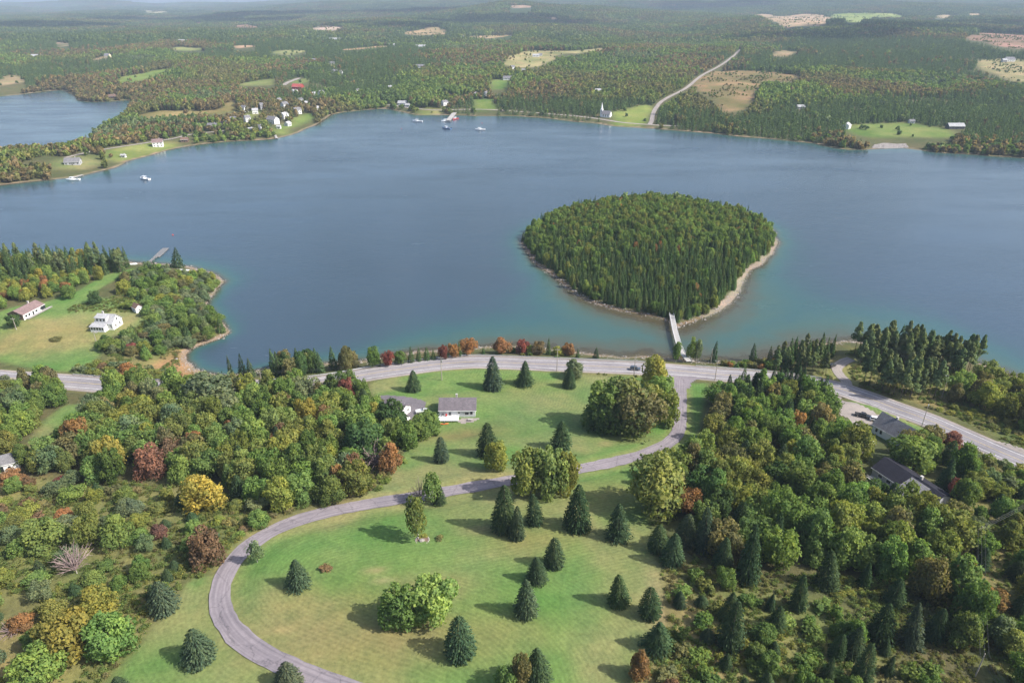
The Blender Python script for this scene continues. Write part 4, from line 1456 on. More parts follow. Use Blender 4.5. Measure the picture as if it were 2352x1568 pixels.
for t in TREES:
    if 'of the pair on the lawn' in t['label']:
        t['v'] = 3 if 'larger' in t['label'] else 0
        t['w'] *= 1.12
LAND = list(TREES)
ANCHORS = [(ground(x, y), t) for x, y, t in [
    (60, 1000, 'by the mown strip'), (20, 1080, 'by the small barn'), (335, 1100, 'by the brick-red maple'), (475, 950, 'by the big grey-green tree'), (255, 1085, 'by the narrow yellow tree'),
    (620, 890, 'by the cove pole'), (705, 980, 'by the yellow tree'), (833, 1055, 'by the dense dark tree'), (893, 1085, 'by the orange-topped tree'), (920, 950, 'by the garage'), (465, 1180, 'by the golden tree'),
    (640, 1165, 'by the narrow orange tree'), (466, 1310, 'by the rust-coloured tree'), (177, 1310, 'by the pinkish bare tree'), (139, 1535, 'by the largest golden tree'), (363, 1240, 'by the small red tree'),
    (89, 1275, 'by the pale spreading tree'), (205, 1430, 'by the upper yellow tree'), (20, 1180, 'below the barn'), (20, 1400, 'by the rough clearing'),
    (1520, 1190, 'by the massive olive tree'), (1640, 930, 'by the straight lane'), (1760, 900, 'by the highway'), (1880, 950, 'by the gravel yard'), (1980, 1050, 'by the rear yard'), (2060, 1130, 'by the dark roof'),
    (2200, 1150, 'by the red-leaved tree'), (2235, 1230, 'by the power line corner'), (2240, 1500, 'by the power line pole'), (1876, 1300, 'by the bright gap tree'), (1700, 1330, 'by the rough grass spruces'), (1620, 1150, 'by the lane corner'),
    (1828, 1005, 'by the orange-tipped tree'), (1760, 1120, 'by the wood hollow'), (2010, 1290, 'by the rough slope'), (2290, 1400, 'by the far orange tree'), (2340, 1200, 'by the highway bank'), (1500, 1500, 'by the broad edge spruce'), (1850, 1500, 'by the lower spruces'),
    (1920, 840, 'by the parked dark car'), (1958, 884, 'by the park road'), (2050, 890, 'by the highway'), (2160, 880, 'by the pine point lamp'), (2200, 830, 'by the open water'), (1990, 810, 'by the shore corner'), (2275, 945, 'by the bright tree'),
    (290, 870, 'by the marsh'), (402, 616, 'by the floating dock'), (500, 700, 'by the gravel spit'), (320, 715, 'by the shed'), (440, 790, 'by the cove'), (60, 700, 'by the long bungalow'), (250, 620, 'by the gangway'), (20, 610, 'by the open bay'),
    (1543, 730, 'by the bridge end'), (1230, 570, 'at the western tip'), (1690, 650, 'above the gravel beach'), (1400, 690, 'above the dark shore'), (1770, 560, 'at the eastern tip'), (1480, 600, 'in its middle'), (1480, 490, 'at its far side')]]
SIZES = {}


def where(x, y):
    return min(ANCHORS, key=lambda q: (q[0].x - x) ** 2 + (q[0].y - y) ** 2)[1]


houses_keep = [gpoly(p) for p in ([(865, 905), (985, 915), (1105, 905), (1105, 975), (1000, 985), (940, 975), (890, 950)], [(1895, 880), (2120, 960), (2085, 1045), (2030, 1062), (1960, 1062), (1925, 1015), (1900, 955)],
                                  [(2005, 1050), (2090, 1060), (2145, 1110), (2140, 1160), (2080, 1170), (2010, 1130)], [(-20, 1045), (48, 1045), (50, 1125), (-20, 1130)], [(1960, 1000), (2030, 1000), (2020, 1045), (1970, 1052)])]
strip_keep = [lawn_polys[2], gpoly([(60, 1030), (90, 975), (150, 930), (205, 928), (228, 955), (150, 1025), (90, 1060), (30, 1060)])]
leafmix = [(4.5, 'broadleaf', 'green', 1), (2.4, 'broadleaf', 'olive green', 1), (2.8, 'broadleaf', 'light green', .9), (1.2, 'broadleaf', 'grey green', 1), (.9, 'broadleaf', 'bronze', .9), (1.1, 'broadleaf', 'yellow green', .95), (1.3, 'spruce', 'spruce green', .95),
           (.3, 'broadleaf', 'orange', .75), (.5, 'broadleaf', 'russet', .8), (.15, 'bare', 'pink', .7)]
Z1 = 'in the wood above the scrub'
stand([(262, 905), (340, 897), (450, 905), (560, 902), (700, 898), (800, 890), (848, 900), (862, 940), (880, 985), (935, 1010), (905, 1045), (872, 1095), (820, 1135), (740, 1160), (640, 1172), (560, 1150), (470, 1128), (380, 1118), (250, 1108), (110, 1095), (80, 1050), (140, 1000), (205, 950)],
      7.2, leafmix, (8.5, 13), (7, 10.5), Z1, houses_keep + strip_keep, 1)
stand([(262, 908), (330, 902), (420, 900), (500, 900), (600, 900), (600, 910), (420, 912), (265, 922)], 6.0, [(3, 'broadleaf', 'green', 1), (2, 'broadleaf', 'light green', 1), (1, 'broadleaf', 'grey green', 1), (1, 'broadleaf', 'bronze', 1)], (11.5, 14.5), (7, 9.5), 'screening the highway', strip_keep, 31)
stand([(-60, 898), (40, 900), (140, 905), (150, 925), (95, 965), (60, 1005), (20, 1030), (-60, 1050)], 6.5, leafmix, (7, 11), (6, 9), 'beside the mown strip below the highway', strip_keep + houses_keep, 2)
stand([(-40, 1040), (30, 1040), (90, 1050), (110, 1095), (20, 1110), (-40, 1110)], 6.5, leafmix, (7, 10), (6, 8), 'around the small barn', houses_keep + strip_keep, 22)
stand([(60, 888), (150, 898), (150, 908), (60, 902)], 6.0, [(2, 'broadleaf', 'olive green', 1), (2, 'broadleaf', 'bronze', 1), (2, 'broadleaf', 'light green', 1)], (9, 12), (7, 9.5), 'across the highway from the meadow', (), 23)
stand([(620, 850), (700, 842), (790, 842), (845, 842), (842, 852), (760, 866), (690, 872), (625, 874)], 5.2, [(4, 'fir', 'fir green', 1.1), (2, 'broadleaf', 'dark green', .95), (2, 'broadleaf', 'bronze', .9), (1, 'spruce', 'spruce green', 1)], (9, 13.5), (6, 8.5), 'between highway and cove', (), 3)
Z3 = 'in the wood east of the lane'
rightmix = [(4, 'broadleaf', 'olive green', 1), (4, 'broadleaf', 'green', 1), (1.2, 'broadleaf', 'bronze', 1), (1.3, 'broadleaf', 'light green', .9), (.9, 'broadleaf', 'yellow green', .95), (2, 'spruce', 'spruce green', 1), (.8, 'broadleaf', 'dark green', .9), (.3, 'broadleaf', 'orange', .8)]
stand([(1645, 925), (1720, 905), (1800, 905), (1880, 915), (1912, 945), (1950, 985), (1975, 1060), (2020, 1110), (2080, 1165), (2160, 1185), (2205, 1240), (2215, 1340), (2230, 1440), (2235, 1540), (2150, 1510), (2060, 1430), (1980, 1350), (1850, 1310), (1760, 1310), (1650, 1280), (1590, 1240), (1500, 1180), (1500, 1120), (1590, 1050), (1640, 1000)],
      7.6, rightmix, (9, 13.5), (7.5, 11), Z3, houses_keep + [pads['yard_pad']], 4)
stand([(1650, 920), (1700, 895), (1790, 892), (1880, 902), (1908, 935), (1880, 950), (1790, 935), (1680, 955)], 5.0, [(1, 'spruce', 'spruce green', 1.0), (.5, 'fir', 'fir green', 1.0)], (9, 13), (6, 8.5), 'at the highway corner of the wood', houses_keep + [pads['yard_pad']], 5)
stand([(2060, 1010), (2130, 1015), (2230, 1075), (2240, 1160), (2190, 1190), (2150, 1120), (2090, 1060)], 7.2, rightmix, (8, 12), (7, 10), 'around the dark-roofed house', houses_keep, 6)
stand([(2250, 1110), (2352, 1130), (2480, 1150), (2560, 1600), (2290, 1640), (2260, 1430), (2235, 1250)], 7.0, [(3, 'broadleaf', 'green', .8), (3, 'broadleaf', 'olive green', .8), (2, 'spruce', 'spruce green', .8), (2, 'broadleaf', 'grey green', .7), (1, 'broadleaf', 'light green', .7), (.6, 'broadleaf', 'russet', .7)], (6, 11), (5.5, 8.5), 'beyond the power line', (), 7)
# pines on the point past the bridge
PZ = 'on the roadside point'
stand([(1955, 868), (2040, 880), (2140, 900), (2160, 918), (2090, 925), (2000, 905), (1955, 890)], 4.2, [(5, 'pine', 'pine green', 1)], (13, 17), (7, 9.5), PZ, (), 8)
stand([(1955, 812), (2060, 812), (2160, 828), (2235, 850), (2225, 872), (2120, 850), (1960, 840)], 4.0, [(5, 'pine', 'pine green', 1), (1, 'fir', 'fir green', 1)], (12, 17), (7, 9.5), 'on the point shore', (), 9)
stand([(1755, 846), (1790, 826), (1850, 812), (1915, 808), (1925, 850), (1915, 872), (1850, 872), (1760, 860)], 4.4, [(3, 'fir', 'fir green', 1), (2, 'pine', 'pine green', .9), (1, 'broadleaf', 'olive green', .7)], (8.5, 13), (4.5, 6.5), 'near the point tip', (), 10)
stand([(2170, 915), (2230, 880), (2352, 905), (2480, 940), (2480, 1010), (2352, 990), (2250, 955)], 7.4, [(3, 'broadleaf', 'green', 1), (2, 'broadleaf', 'olive green', 1), (1.5, 'broadleaf', 'light green', .9), (1.4, 'broadleaf', 'bronze', .9), (.6, 'broadleaf', 'orange', .8)], (8.5, 12.5), (7, 10), 'above the highway', (), 11)
stand([(1650, 838), (1720, 836), (1770, 826), (1800, 812), (1830, 812), (1800, 850), (1720, 850), (1650, 846)], 3.6, [(2, 'shrub', 'olive green', .6), (2, 'shrub', 'bronze', .6), (1, 'shrub', 'orange', .45), (2, 'shrub', 'green', .7), (1, 'fir', 'fir green', .8)], (3, 6), (3, 5), 'on the shore past the bridge', (), 27)
stand([(1330, 832), (1420, 834), (1500, 838), (1548, 840), (1548, 834), (1420, 826), (1330, 824)], 3.4, [(2, 'shrub', 'olive green', .5), (1, 'shrub', 'bronze', .5), (1, 'shrub', 'green', .5)], (1.6, 3), (2, 3.4), 'on the bank behind the guard rail', (), 28)
stand([(850, 846), (950, 830), (1080, 818), (1200, 815), (1320, 820), (1320, 824), (1200, 820), (1080, 823), (950, 836), (850, 852)], 3.0, [(2, 'shrub', 'olive green', .5), (1, 'shrub', 'bronze', .5), (2, 'shrub', 'green', .6)], (1.6, 3.4), (2, 3.4), 'under the bank maples', (), 29)
# point with the white farmhouse
stand([(-60, 606), (100, 604), (200, 606), (300, 614), (290, 628), (200, 634), (100, 650), (0, 660), (-60, 665)], 4.6, [(4, 'fir', 'fir green', 1.0), (2, 'fir', 'pale fir green', 1), (2, 'pine', 'pine green', 1), (1, 'broadleaf', 'light green', .8), (.5, 'broadleaf', 'yellow', .7)], (10, 14.5), (5.5, 8), 'in the belt above the bungalow', (), 12)
stand([(-60, 662), (40, 655), (140, 645), (230, 636), (240, 644), (180, 662), (120, 682), (40, 700), (-60, 730)], 5.6, [(2, 'fir', 'pale fir green', .9), (2, 'broadleaf', 'light green', .8), (1.4, 'broadleaf', 'yellow green', .8), (1, 'broadleaf', 'orange', .7), (1, 'broadleaf', 'green', .9)], (7, 11), (5, 7.5), 'behind the long bungalow', (), 13)
stand([(270, 645), (330, 620), (420, 634), (470, 634), (512, 650), (474, 690), (486, 712), (527, 768), (490, 786), (436, 800), (395, 800), (355, 830), (245, 820), (225, 800), (300, 770), (345, 740), (335, 705), (300, 680)],
      5.4, [(3, 'broadleaf', 'green', .8), (2.4, 'broadleaf', 'light green', .7), (2, 'broadleaf', 'grey green', .7), (1.6, 'fir', 'fir green', .95), (1.2, 'broadleaf', 'bronze', .7), (.7, 'broadleaf', 'yellow green', .7), (.5, 'broadleaf', 'red', .6)], (5, 9), (5.5, 8.5), 'between farmhouse and cove', (), 14)
for bx, by, ty, w, col, lab in [(152, 690, 655, 28, 'green', 'round green tree on the meadow near the long bungalow'), (213, 702, 668, 26, 'dark green', 'dark green tree on the meadow between the two houses'), (280, 678, 645, 34, 'yellow green', 'golden-green tree above the little shed'),
                                (295, 712, 690, 32, 'light green', 'light green bush-tree beside the little shed'), (124, 785, 775, 26, 'bronze', 'brown bush on the meadow below the farmhouse'), (28, 757, 722, 24, 'dark green', 'dark tree beside the driveway of the long bungalow')]:
    px_tree('broadleaf', bx, by, ty, w, col, lab, 'tree', None, BL)
# scrub between wood and lane, rough grass lower right, verges
stand([(-60, 1108), (110, 1105), (300, 1118), (430, 1130), (560, 1160), (640, 1182), (600, 1222), (540, 1270), (490, 1312), (420, 1330), (385, 1372), (325, 1450), (300, 1500), (180, 1560), (-100, 1640)],
      6.9, [(3, 'broadleaf', 'light green', .75), (1.6, 'broadleaf', 'green', .8), (2, 'broadleaf', 'olive green', .8), (1.4, 'spruce', 'spruce green', .75), (.4, 'broadleaf', 'russet', .65), (1.2, 'broadleaf', 'grey green', .8), (1.8, 'broadleaf', 'yellow green', .75), (.25, 'broadleaf', 'orange', .6), (.2, 'bare', 'pink', .6),
            (1.5, 'shrub', 'bronze', .4), (2.6, 'shrub', 'olive green', .4), (.3, 'shrub', 'russet', .35)], (3.6, 7.0), (4.4, 7.4), 'in the scrub', (), 15)
stand([(1560, 1320), (1720, 1350), (1900, 1390), (2010, 1480), (2240, 1560), (2240, 1640), (1440, 1640), (1500, 1540), (1545, 1440)], 5.4, [(2, 'shrub', 'olive green', .45), (1, 'shrub', 'bronze', .4), (3, 'shrub', 'green', .5), (1, 'spruce', 'spruce green', .7), (1, 'broadleaf', 'green', .8), (.7, 'broadleaf', 'russet', .6), (1, 'shrub', 'light green', .4)], (4, 8), (3.8, 6.5), 'in the rough grass', (), 16)
stand([(2140, 1000), (2250, 1048), (2352, 1092), (2480, 1140), (2352, 1130), (2240, 1095), (2150, 1040)], 4.2, [(2, 'shrub', 'olive green', .55), (2, 'shrub', 'green', .6), (2, 'shrub', 'bronze', .5), (.7, 'shrub', 'red', .4), (1, 'shrub', 'grey green', .6)], (4, 7), (3.8, 6), 'on the bank below the highway', (), 17)
stand([(2110, 930), (2250, 975), (2352, 1015), (2480, 1065), (2480, 1035), (2352, 985), (2200, 935)], 4.6, [(2, 'shrub', 'olive green', .5), (2, 'shrub', 'yellow green', .4), (2, 'shrub', 'bronze', .4), (1, 'shrub', 'green', .5)], (3, 5.5), (3.4, 5.4), 'on the bank above the highway', (), 18)
stand([(240, 830), (300, 845), (390, 855), (440, 870), (420, 880), (300, 872), (230, 860), (150, 858), (150, 850)], 4.0, [(2, 'shrub', 'grey green', .55), (2, 'shrub', 'olive green', .5), (1, 'shrub', 'yellow green', .4), (1, 'shrub', 'russet', .4)], (3.4, 6), (3.6, 6), 'between the meadow and the highway', (), 19)
stand([(1320, 852), (1400, 858), (1480, 868), (1540, 876), (1540, 870), (1400, 853), (1320, 848)], 2.6, [(2, 'shrub', 'bronze', .5), (2, 'shrub', 'olive green', .5), (1, 'shrub', 'russet', .4)], (1.5, 2.6), (1.8, 3), 'on the low bank below the highway', (), 20)
stand([(640, 1182), (760, 1166), (860, 1148), (862, 1140), (930, 1060), (920, 1040), (860, 1100), (820, 1135), (740, 1158), (640, 1172), (560, 1200), (520, 1270), (500, 1308), (512, 1312), (545, 1275), (590, 1228)], 2.7, [(2, 'shrub', 'olive green', .6), (2, 'shrub', 'bronze', .6), (2, 'shrub', 'light green', .5), (.8, 'shrub', 'russet', .5)], (2.0, 3.6), (2.2, 3.8), 'along the mown edge of the lane', (), 21)
px_tree('shrub', 748, 1314, 1297, 30, 'russet', 'lone red-brown bush on the lawn near the blue-grey spruce', 'bush', None, 'shrub')
px_tree('shrub', 1008, 1243, 1230, 23, 'bronze', 'small brown bush on the lawn beside the flower bed', 'bush', None, 'shrub')
px_tree('shrub', 972, 1238, 1228, 20, 'yellow green', 'low leafy plants in the round flower bed', 'plant', None, 'shrub')
for bx, by, ty, w, lab in [(2068, 990, 976, 22, 'dark clipped bush beside the white house wall'), (1948, 985, 968, 20, 'round dark bush at the edge of the gravel yard'), (1968, 1002, 990, 22, 'low round bush on the grass before the white house'), (1925, 985, 958, 26, 'upright dark bush beside the gravel yard')]:
    px_tree('shrub', bx, by, ty, w, 'dark green', lab, 'bush', None, 'shrub')
stand(None, 8.0, rightmix, (8, 13), (7, 10.5), 'past the power line', (), 51, np.array([[90, 50], [430, 40], [430, 330], [230, 330]]), 0, True)
stand(None, 8.0, leafmix, (8, 13), (7, 10.5), 'past the scrub', (), 52, np.array([[-90, 50], [-430, 40], [-430, 420], [-230, 420]]), 0, True)
# island wood
stand(None, 3.35, [(5, 'fir', 'fir green', 1.05), (3.0, 'fir', 'pale fir green', .95), (2.2, 'broadleaf', 'olive green', .8), (2, 'broadleaf', 'green', .85), (1.6, 'broadleaf', 'light green', .8), (.35, 'broadleaf', 'orange', .75)], (5.5, 11), (3.8, 5.8), 'in the island wood', (), 25,
      np.array(isl_poly))
isl_s = [sdf(np.array([t['b'].x]), np.array([t['b'].y]), isl_poly)[0] if t['b'].x > 10 and t['b'].y > 320 and 'island' in (t['label'] or '') else 99 for t in TREES]
TREES = [t for t, s in zip(TREES, isl_s) if s > (2.0 if t['b'].x < 110 else 2.8) or s == 99]
fir_share = lambda t: smooth(480, 370, t['b'].y) * .72 + .1
for t in TREES:                       # firs on the near half of the island, more leafy crowns behind
    if 'island' in (t['label'] or ''):
        q = rng.random()
        if t['model'] != 'fir' and q < fir_share(t) * .8:
            t.update(model='fir', w=t['w'] * .6, tint=np.array(PAL['fir green']) * rng.uniform(.85, 1.2), label='dark fir in the island wood ' + where(t['b'].x, t['b'].y), group='dark firs in the island wood', name='fir_tree')
        elif t['model'] == 'fir' and q > fir_share(t) + .35:
            col = ['olive green', 'light green', 'light green', 'green'][int(rng.integers(0, 4))]
            t.update(model='broadleaf', w=t['w'] * 1.7, h=t['h'] * .85, tint=np.array(PAL[col]) * rng.uniform(.85, 1.15), label=f'{col} tree in the island wood ' + where(t['b'].x, t['b'].y), group=f'{col} trees in the island wood', name=BL)

# ------------------------------------------------------------------ the largest of each kind become objects, the rest one stuff object
STUFF_PTS = []


def ordinals(chosen):
    """look-alikes by one landmark are told apart by how near they stand to it."""
    sets = {}
    for t in chosen:
        sets.setdefault(t['label'], []).append(t)
    words = ['closest', 'second', 'third', 'fourth', 'fifth', 'sixth', 'seventh', 'eighth', 'ninth', 'tenth', 'eleventh', 'twelfth']
    for lab, ts in sets.items():
        if not 1 < len(ts) <= 12:
            continue
        for pos, ph in ANCHORS:
            if ph.startswith('by the ') and lab.endswith(ph):
                ts.sort(key=lambda t: (t['b'] - pos).length)
                for w, t in zip(words, ts):
                    new = lab[:-len(ph)] + (f'closest to the {ph[7:]}' if w == 'closest' else f'{w} from the {ph[7:]}')
                    if len(new.split()) <= 16:
                        t['label'] = new
                break


LOW = bpy.data.collections.new('woodland_models')       # never linked: models only


def kind_of(t):
    return 'shrub' if t['model'] == 'shrub' else 'leaf' if t['model'] in ('broadleaf', 'young', 'bare') else 'conifer'


CAP = {'shrub': 290, 'leaf': 295, 'conifer': 295}
cnt = dict.fromkeys(CAP, 0)
for t in TREES:
    t['seen'] = t['h'] * t['w'] / max(depth_of(t['b']), 1) ** 2
    bx = CX + t['b'].x / max(depth_of(t['b']), 1) * FPX
    t['in'] = -20 < bx < 2372 and CY - FPX * (t['b'].y * S_ + (t['b'].z + t['h'] - CAM_H) * C_) / max(depth_of(t['b']), 1) < 1568
TREES.sort(key=lambda t: (-t['in'], not (t['group'] is None or t['group'] == LAWN), -t['seen']))
rest = []
n_k = dict.fromkeys(CAP, 0)
for t in TREES:
    t['own'] = t['in'] and n_k[kind_of(t)] < CAP[kind_of(t)]
    n_k[kind_of(t)] += t['own']
ordinals([t for t in TREES if t['own']])
for t in TREES:
    k = kind_of(t)
    if cnt[k] >= CAP[k] or not t['in']:
        rest.append(t)
        continue
    cnt[k] += 1
    ms = MODELS[t['model']]
    crown, trunk = ms[t['v'] % len(ms)]
    rotm = (0, 0, t['rot'])
    if trunk is None:
        o = link(bpy.data.objects.new(t['name'], crown))
        o.location = t['b'] - Vector((0, 0, .1))
        o.rotation_euler = rotm
        o.scale = (t['w'], t['w'], t['h'])
        o['tint'] = [float(q) for q in t['tint']]
    else:
        o = empty(t['name'], t['b'], t['rot'])
        o.rotation_euler = (rng.normal() * .035, rng.normal() * .035, t['rot'])
        o.scale = (t['w'], t['w'], t['h'])
        c = link(bpy.data.objects.new(crown.name.split('.')[0], crown), o)
        c['tint'] = [float(q) for q in t['tint']]
        s = link(bpy.data.objects.new('trunk', trunk), o)
        s.scale = (t['h'] / t['w'] * .55, t['h'] / t['w'] * .55, 1)
    tag(o, t['label'], t['cat'], t['group'])


def scatter(name, models, pos, idx, scl, rot, tint):
    """one object of kind stuff: models set out on points by geometry nodes."""
    col = bpy.data.collections.new(name + '_models')
    for i, me in enumerate(models):
        col.objects.link(bpy.data.objects.new(f'{name}_model_{i:02d}', me))
    me = bpy.data.meshes.new(name)
    n = len(pos)
    me.vertices.add(n)
    me.vertices.foreach_set('co', np.asarray(pos, np.float32).ravel())
    for nm, ty, key, val in (('proto', 'INT', 'value', idx), ('scl', 'FLOAT_VECTOR', 'vector', scl), ('rot', 'FLOAT_VECTOR', 'vector', rot), ('tint', 'FLOAT_COLOR', 'color', tint)):
        a = me.attributes.new(nm, ty, 'POINT')
        a.data.foreach_set(key, np.asarray(val, np.int32 if ty == 'INT' else np.float32).ravel())
    ob = link(bpy.data.objects.new(name, me))
    ng = bpy.data.node_groups.new(name, 'GeometryNodeTree')
    ng.interface.new_socket('Geometry', in_out='INPUT', socket_type='NodeSocketGeometry')
    ng.interface.new_socket('Geometry', in_out='OUTPUT', socket_type='NodeSocketGeometry')
    gi_, go_ = ng.nodes.new('NodeGroupInput'), ng.nodes.new('NodeGroupOutput')
    ci = ng.nodes.new('GeometryNodeCollectionInfo')
    ci.inputs['Collection'].default_value = col
    ci.inputs['Separate Children'].default_value = True
    ci.inputs['Reset Children'].default_value = True
    ip = ng.nodes.new('GeometryNodeInstanceOnPoints')
    ip.inputs['Pick Instance'].default_value = True

    def named(nm, ty):
        q = ng.nodes.new('GeometryNodeInputNamedAttribute')
        q.data_type = ty
        q.inputs['Name'].default_value = nm
        return q.outputs[0]
    ng.links.new(gi_.outputs[0], ip.inputs['Points'])
    ng.links.new(ci.outputs[0], ip.inputs['Instance'])
    ng.links.new(named('proto', 'INT'), ip.inputs['Instance Index'])
    ng.links.new(named('rot', 'FLOAT_VECTOR'), ip.inputs['Rotation'])
    ng.links.new(named('scl', 'FLOAT_VECTOR'), ip.inputs['Scale'])
    ng.links.new(ip.outputs[0], go_.inputs[0])
    md = ob.modifiers.new('scatter', 'NODES')
    md.node_group = ng
    return tag(ob, kind='stuff')


def rgba(c):
    return np.concatenate([c, np.ones((len(c), 1))], 1)


if rest:
    order = ['broadleaf', 'fir', 'spruce', 'pine', 'shrub', 'young', 'bare']
    start, models = {}, []
    for k in order:
        start[k] = len(models)
        models += [q[0] for q in MODELS[k]]
    n = len(rest)
    scatter('woodland', models, np.array([t['b'] for t in rest]), [start[t['model']] + t['v'] % len(MODELS[t['model']]) for t in rest],
            np.array([[t['w'], t['w'], t['h']] for t in rest]), np.array([[0, 0, t['rot']] for t in rest]), rgba(np.array([t['tint'] for t in rest])))

# ------------------------------------------------------------------ undergrowth: low plants nobody could count
u = np.random.default_rng(77)
wood_polys = [gpoly(p) for p in ([(1590, 1240), (1660, 1280), (1780, 1310), (1960, 1330), (2060, 1400), (2240, 1440), (2240, 1600), (2000, 1500), (1900, 1390), (1720, 1350), (1560, 1310)],
    [(2000, 1300), (2230, 1300), (2250, 1640), (2120, 1560), (2010, 1480)], [(500, 1110), (640, 1150), (800, 1120), (860, 1080), (900, 1040), (860, 1150), (650, 1185)])]
under_models = [broadleaf('undergrowth', 400 + i, 170, -.2, 9, .075, 1.3, .3) for i in range(4)]
PX, PT, PS = [], [], []
for poly in scrub_polys + wood_polys:
    x0, y0 = np.maximum(poly.min(0), [-330, 60])
    x1, y1 = np.minimum(poly.max(0), [330, 430])
    n = int(max(0, (x1 - x0) * (y1 - y0)) / 1.5)
    X, Y = u.uniform(x0, x1, n), u.uniform(y0, y1, n)
    dens = fbm(X, Y, 14, 61, 3)
    ok = inside(X, Y, poly) & (dens > .36) & (sample(ROAD_D, X, Y) > 1.8) & (sample(SD, X, Y) > 3)
    for p in houses_keep + list(pads.values()):
        ok &= ~inside(X, Y, p)
    PX.append(np.column_stack([X, Y])[ok])
PX = np.vstack(PX)
n = len(PX)
tone = fbm(PX[:, 0], PX[:, 1], 20, 63, 3)
pal = np.array([PAL[k] for k in ('olive green', 'bronze', 'olive green', 'light green', 'green', 'yellow green')])
pk = np.clip((tone * .8 + u.random(n) * .5 - .15) * 6, 0, 5.99).astype(int)
ut = pal[pk] * u.uniform(.6, 1.0, (n, 1)) + np.array([.022, .014, .010])
sz = u.uniform(.35, 1.25, n) * (.6 + .7 * tone)
scatter('undergrowth', under_models, np.column_stack([PX, sample(HH, PX[:, 0], PX[:, 1])]), u.integers(0, 4, n), np.column_stack([sz * 1.5, sz * 1.5, sz * u.uniform(.6, 1.2, n)]), np.column_stack([0 * sz, 0 * sz, u.uniform(0, 6.28, n)]), rgba(ut))
print('trees', cnt, 'rest', len(rest), 'under', n)

# ------------------------------------------------------------------ far forest
clear_polys = [p for _, p in field_polys]
HOUSE_SPOTS = []
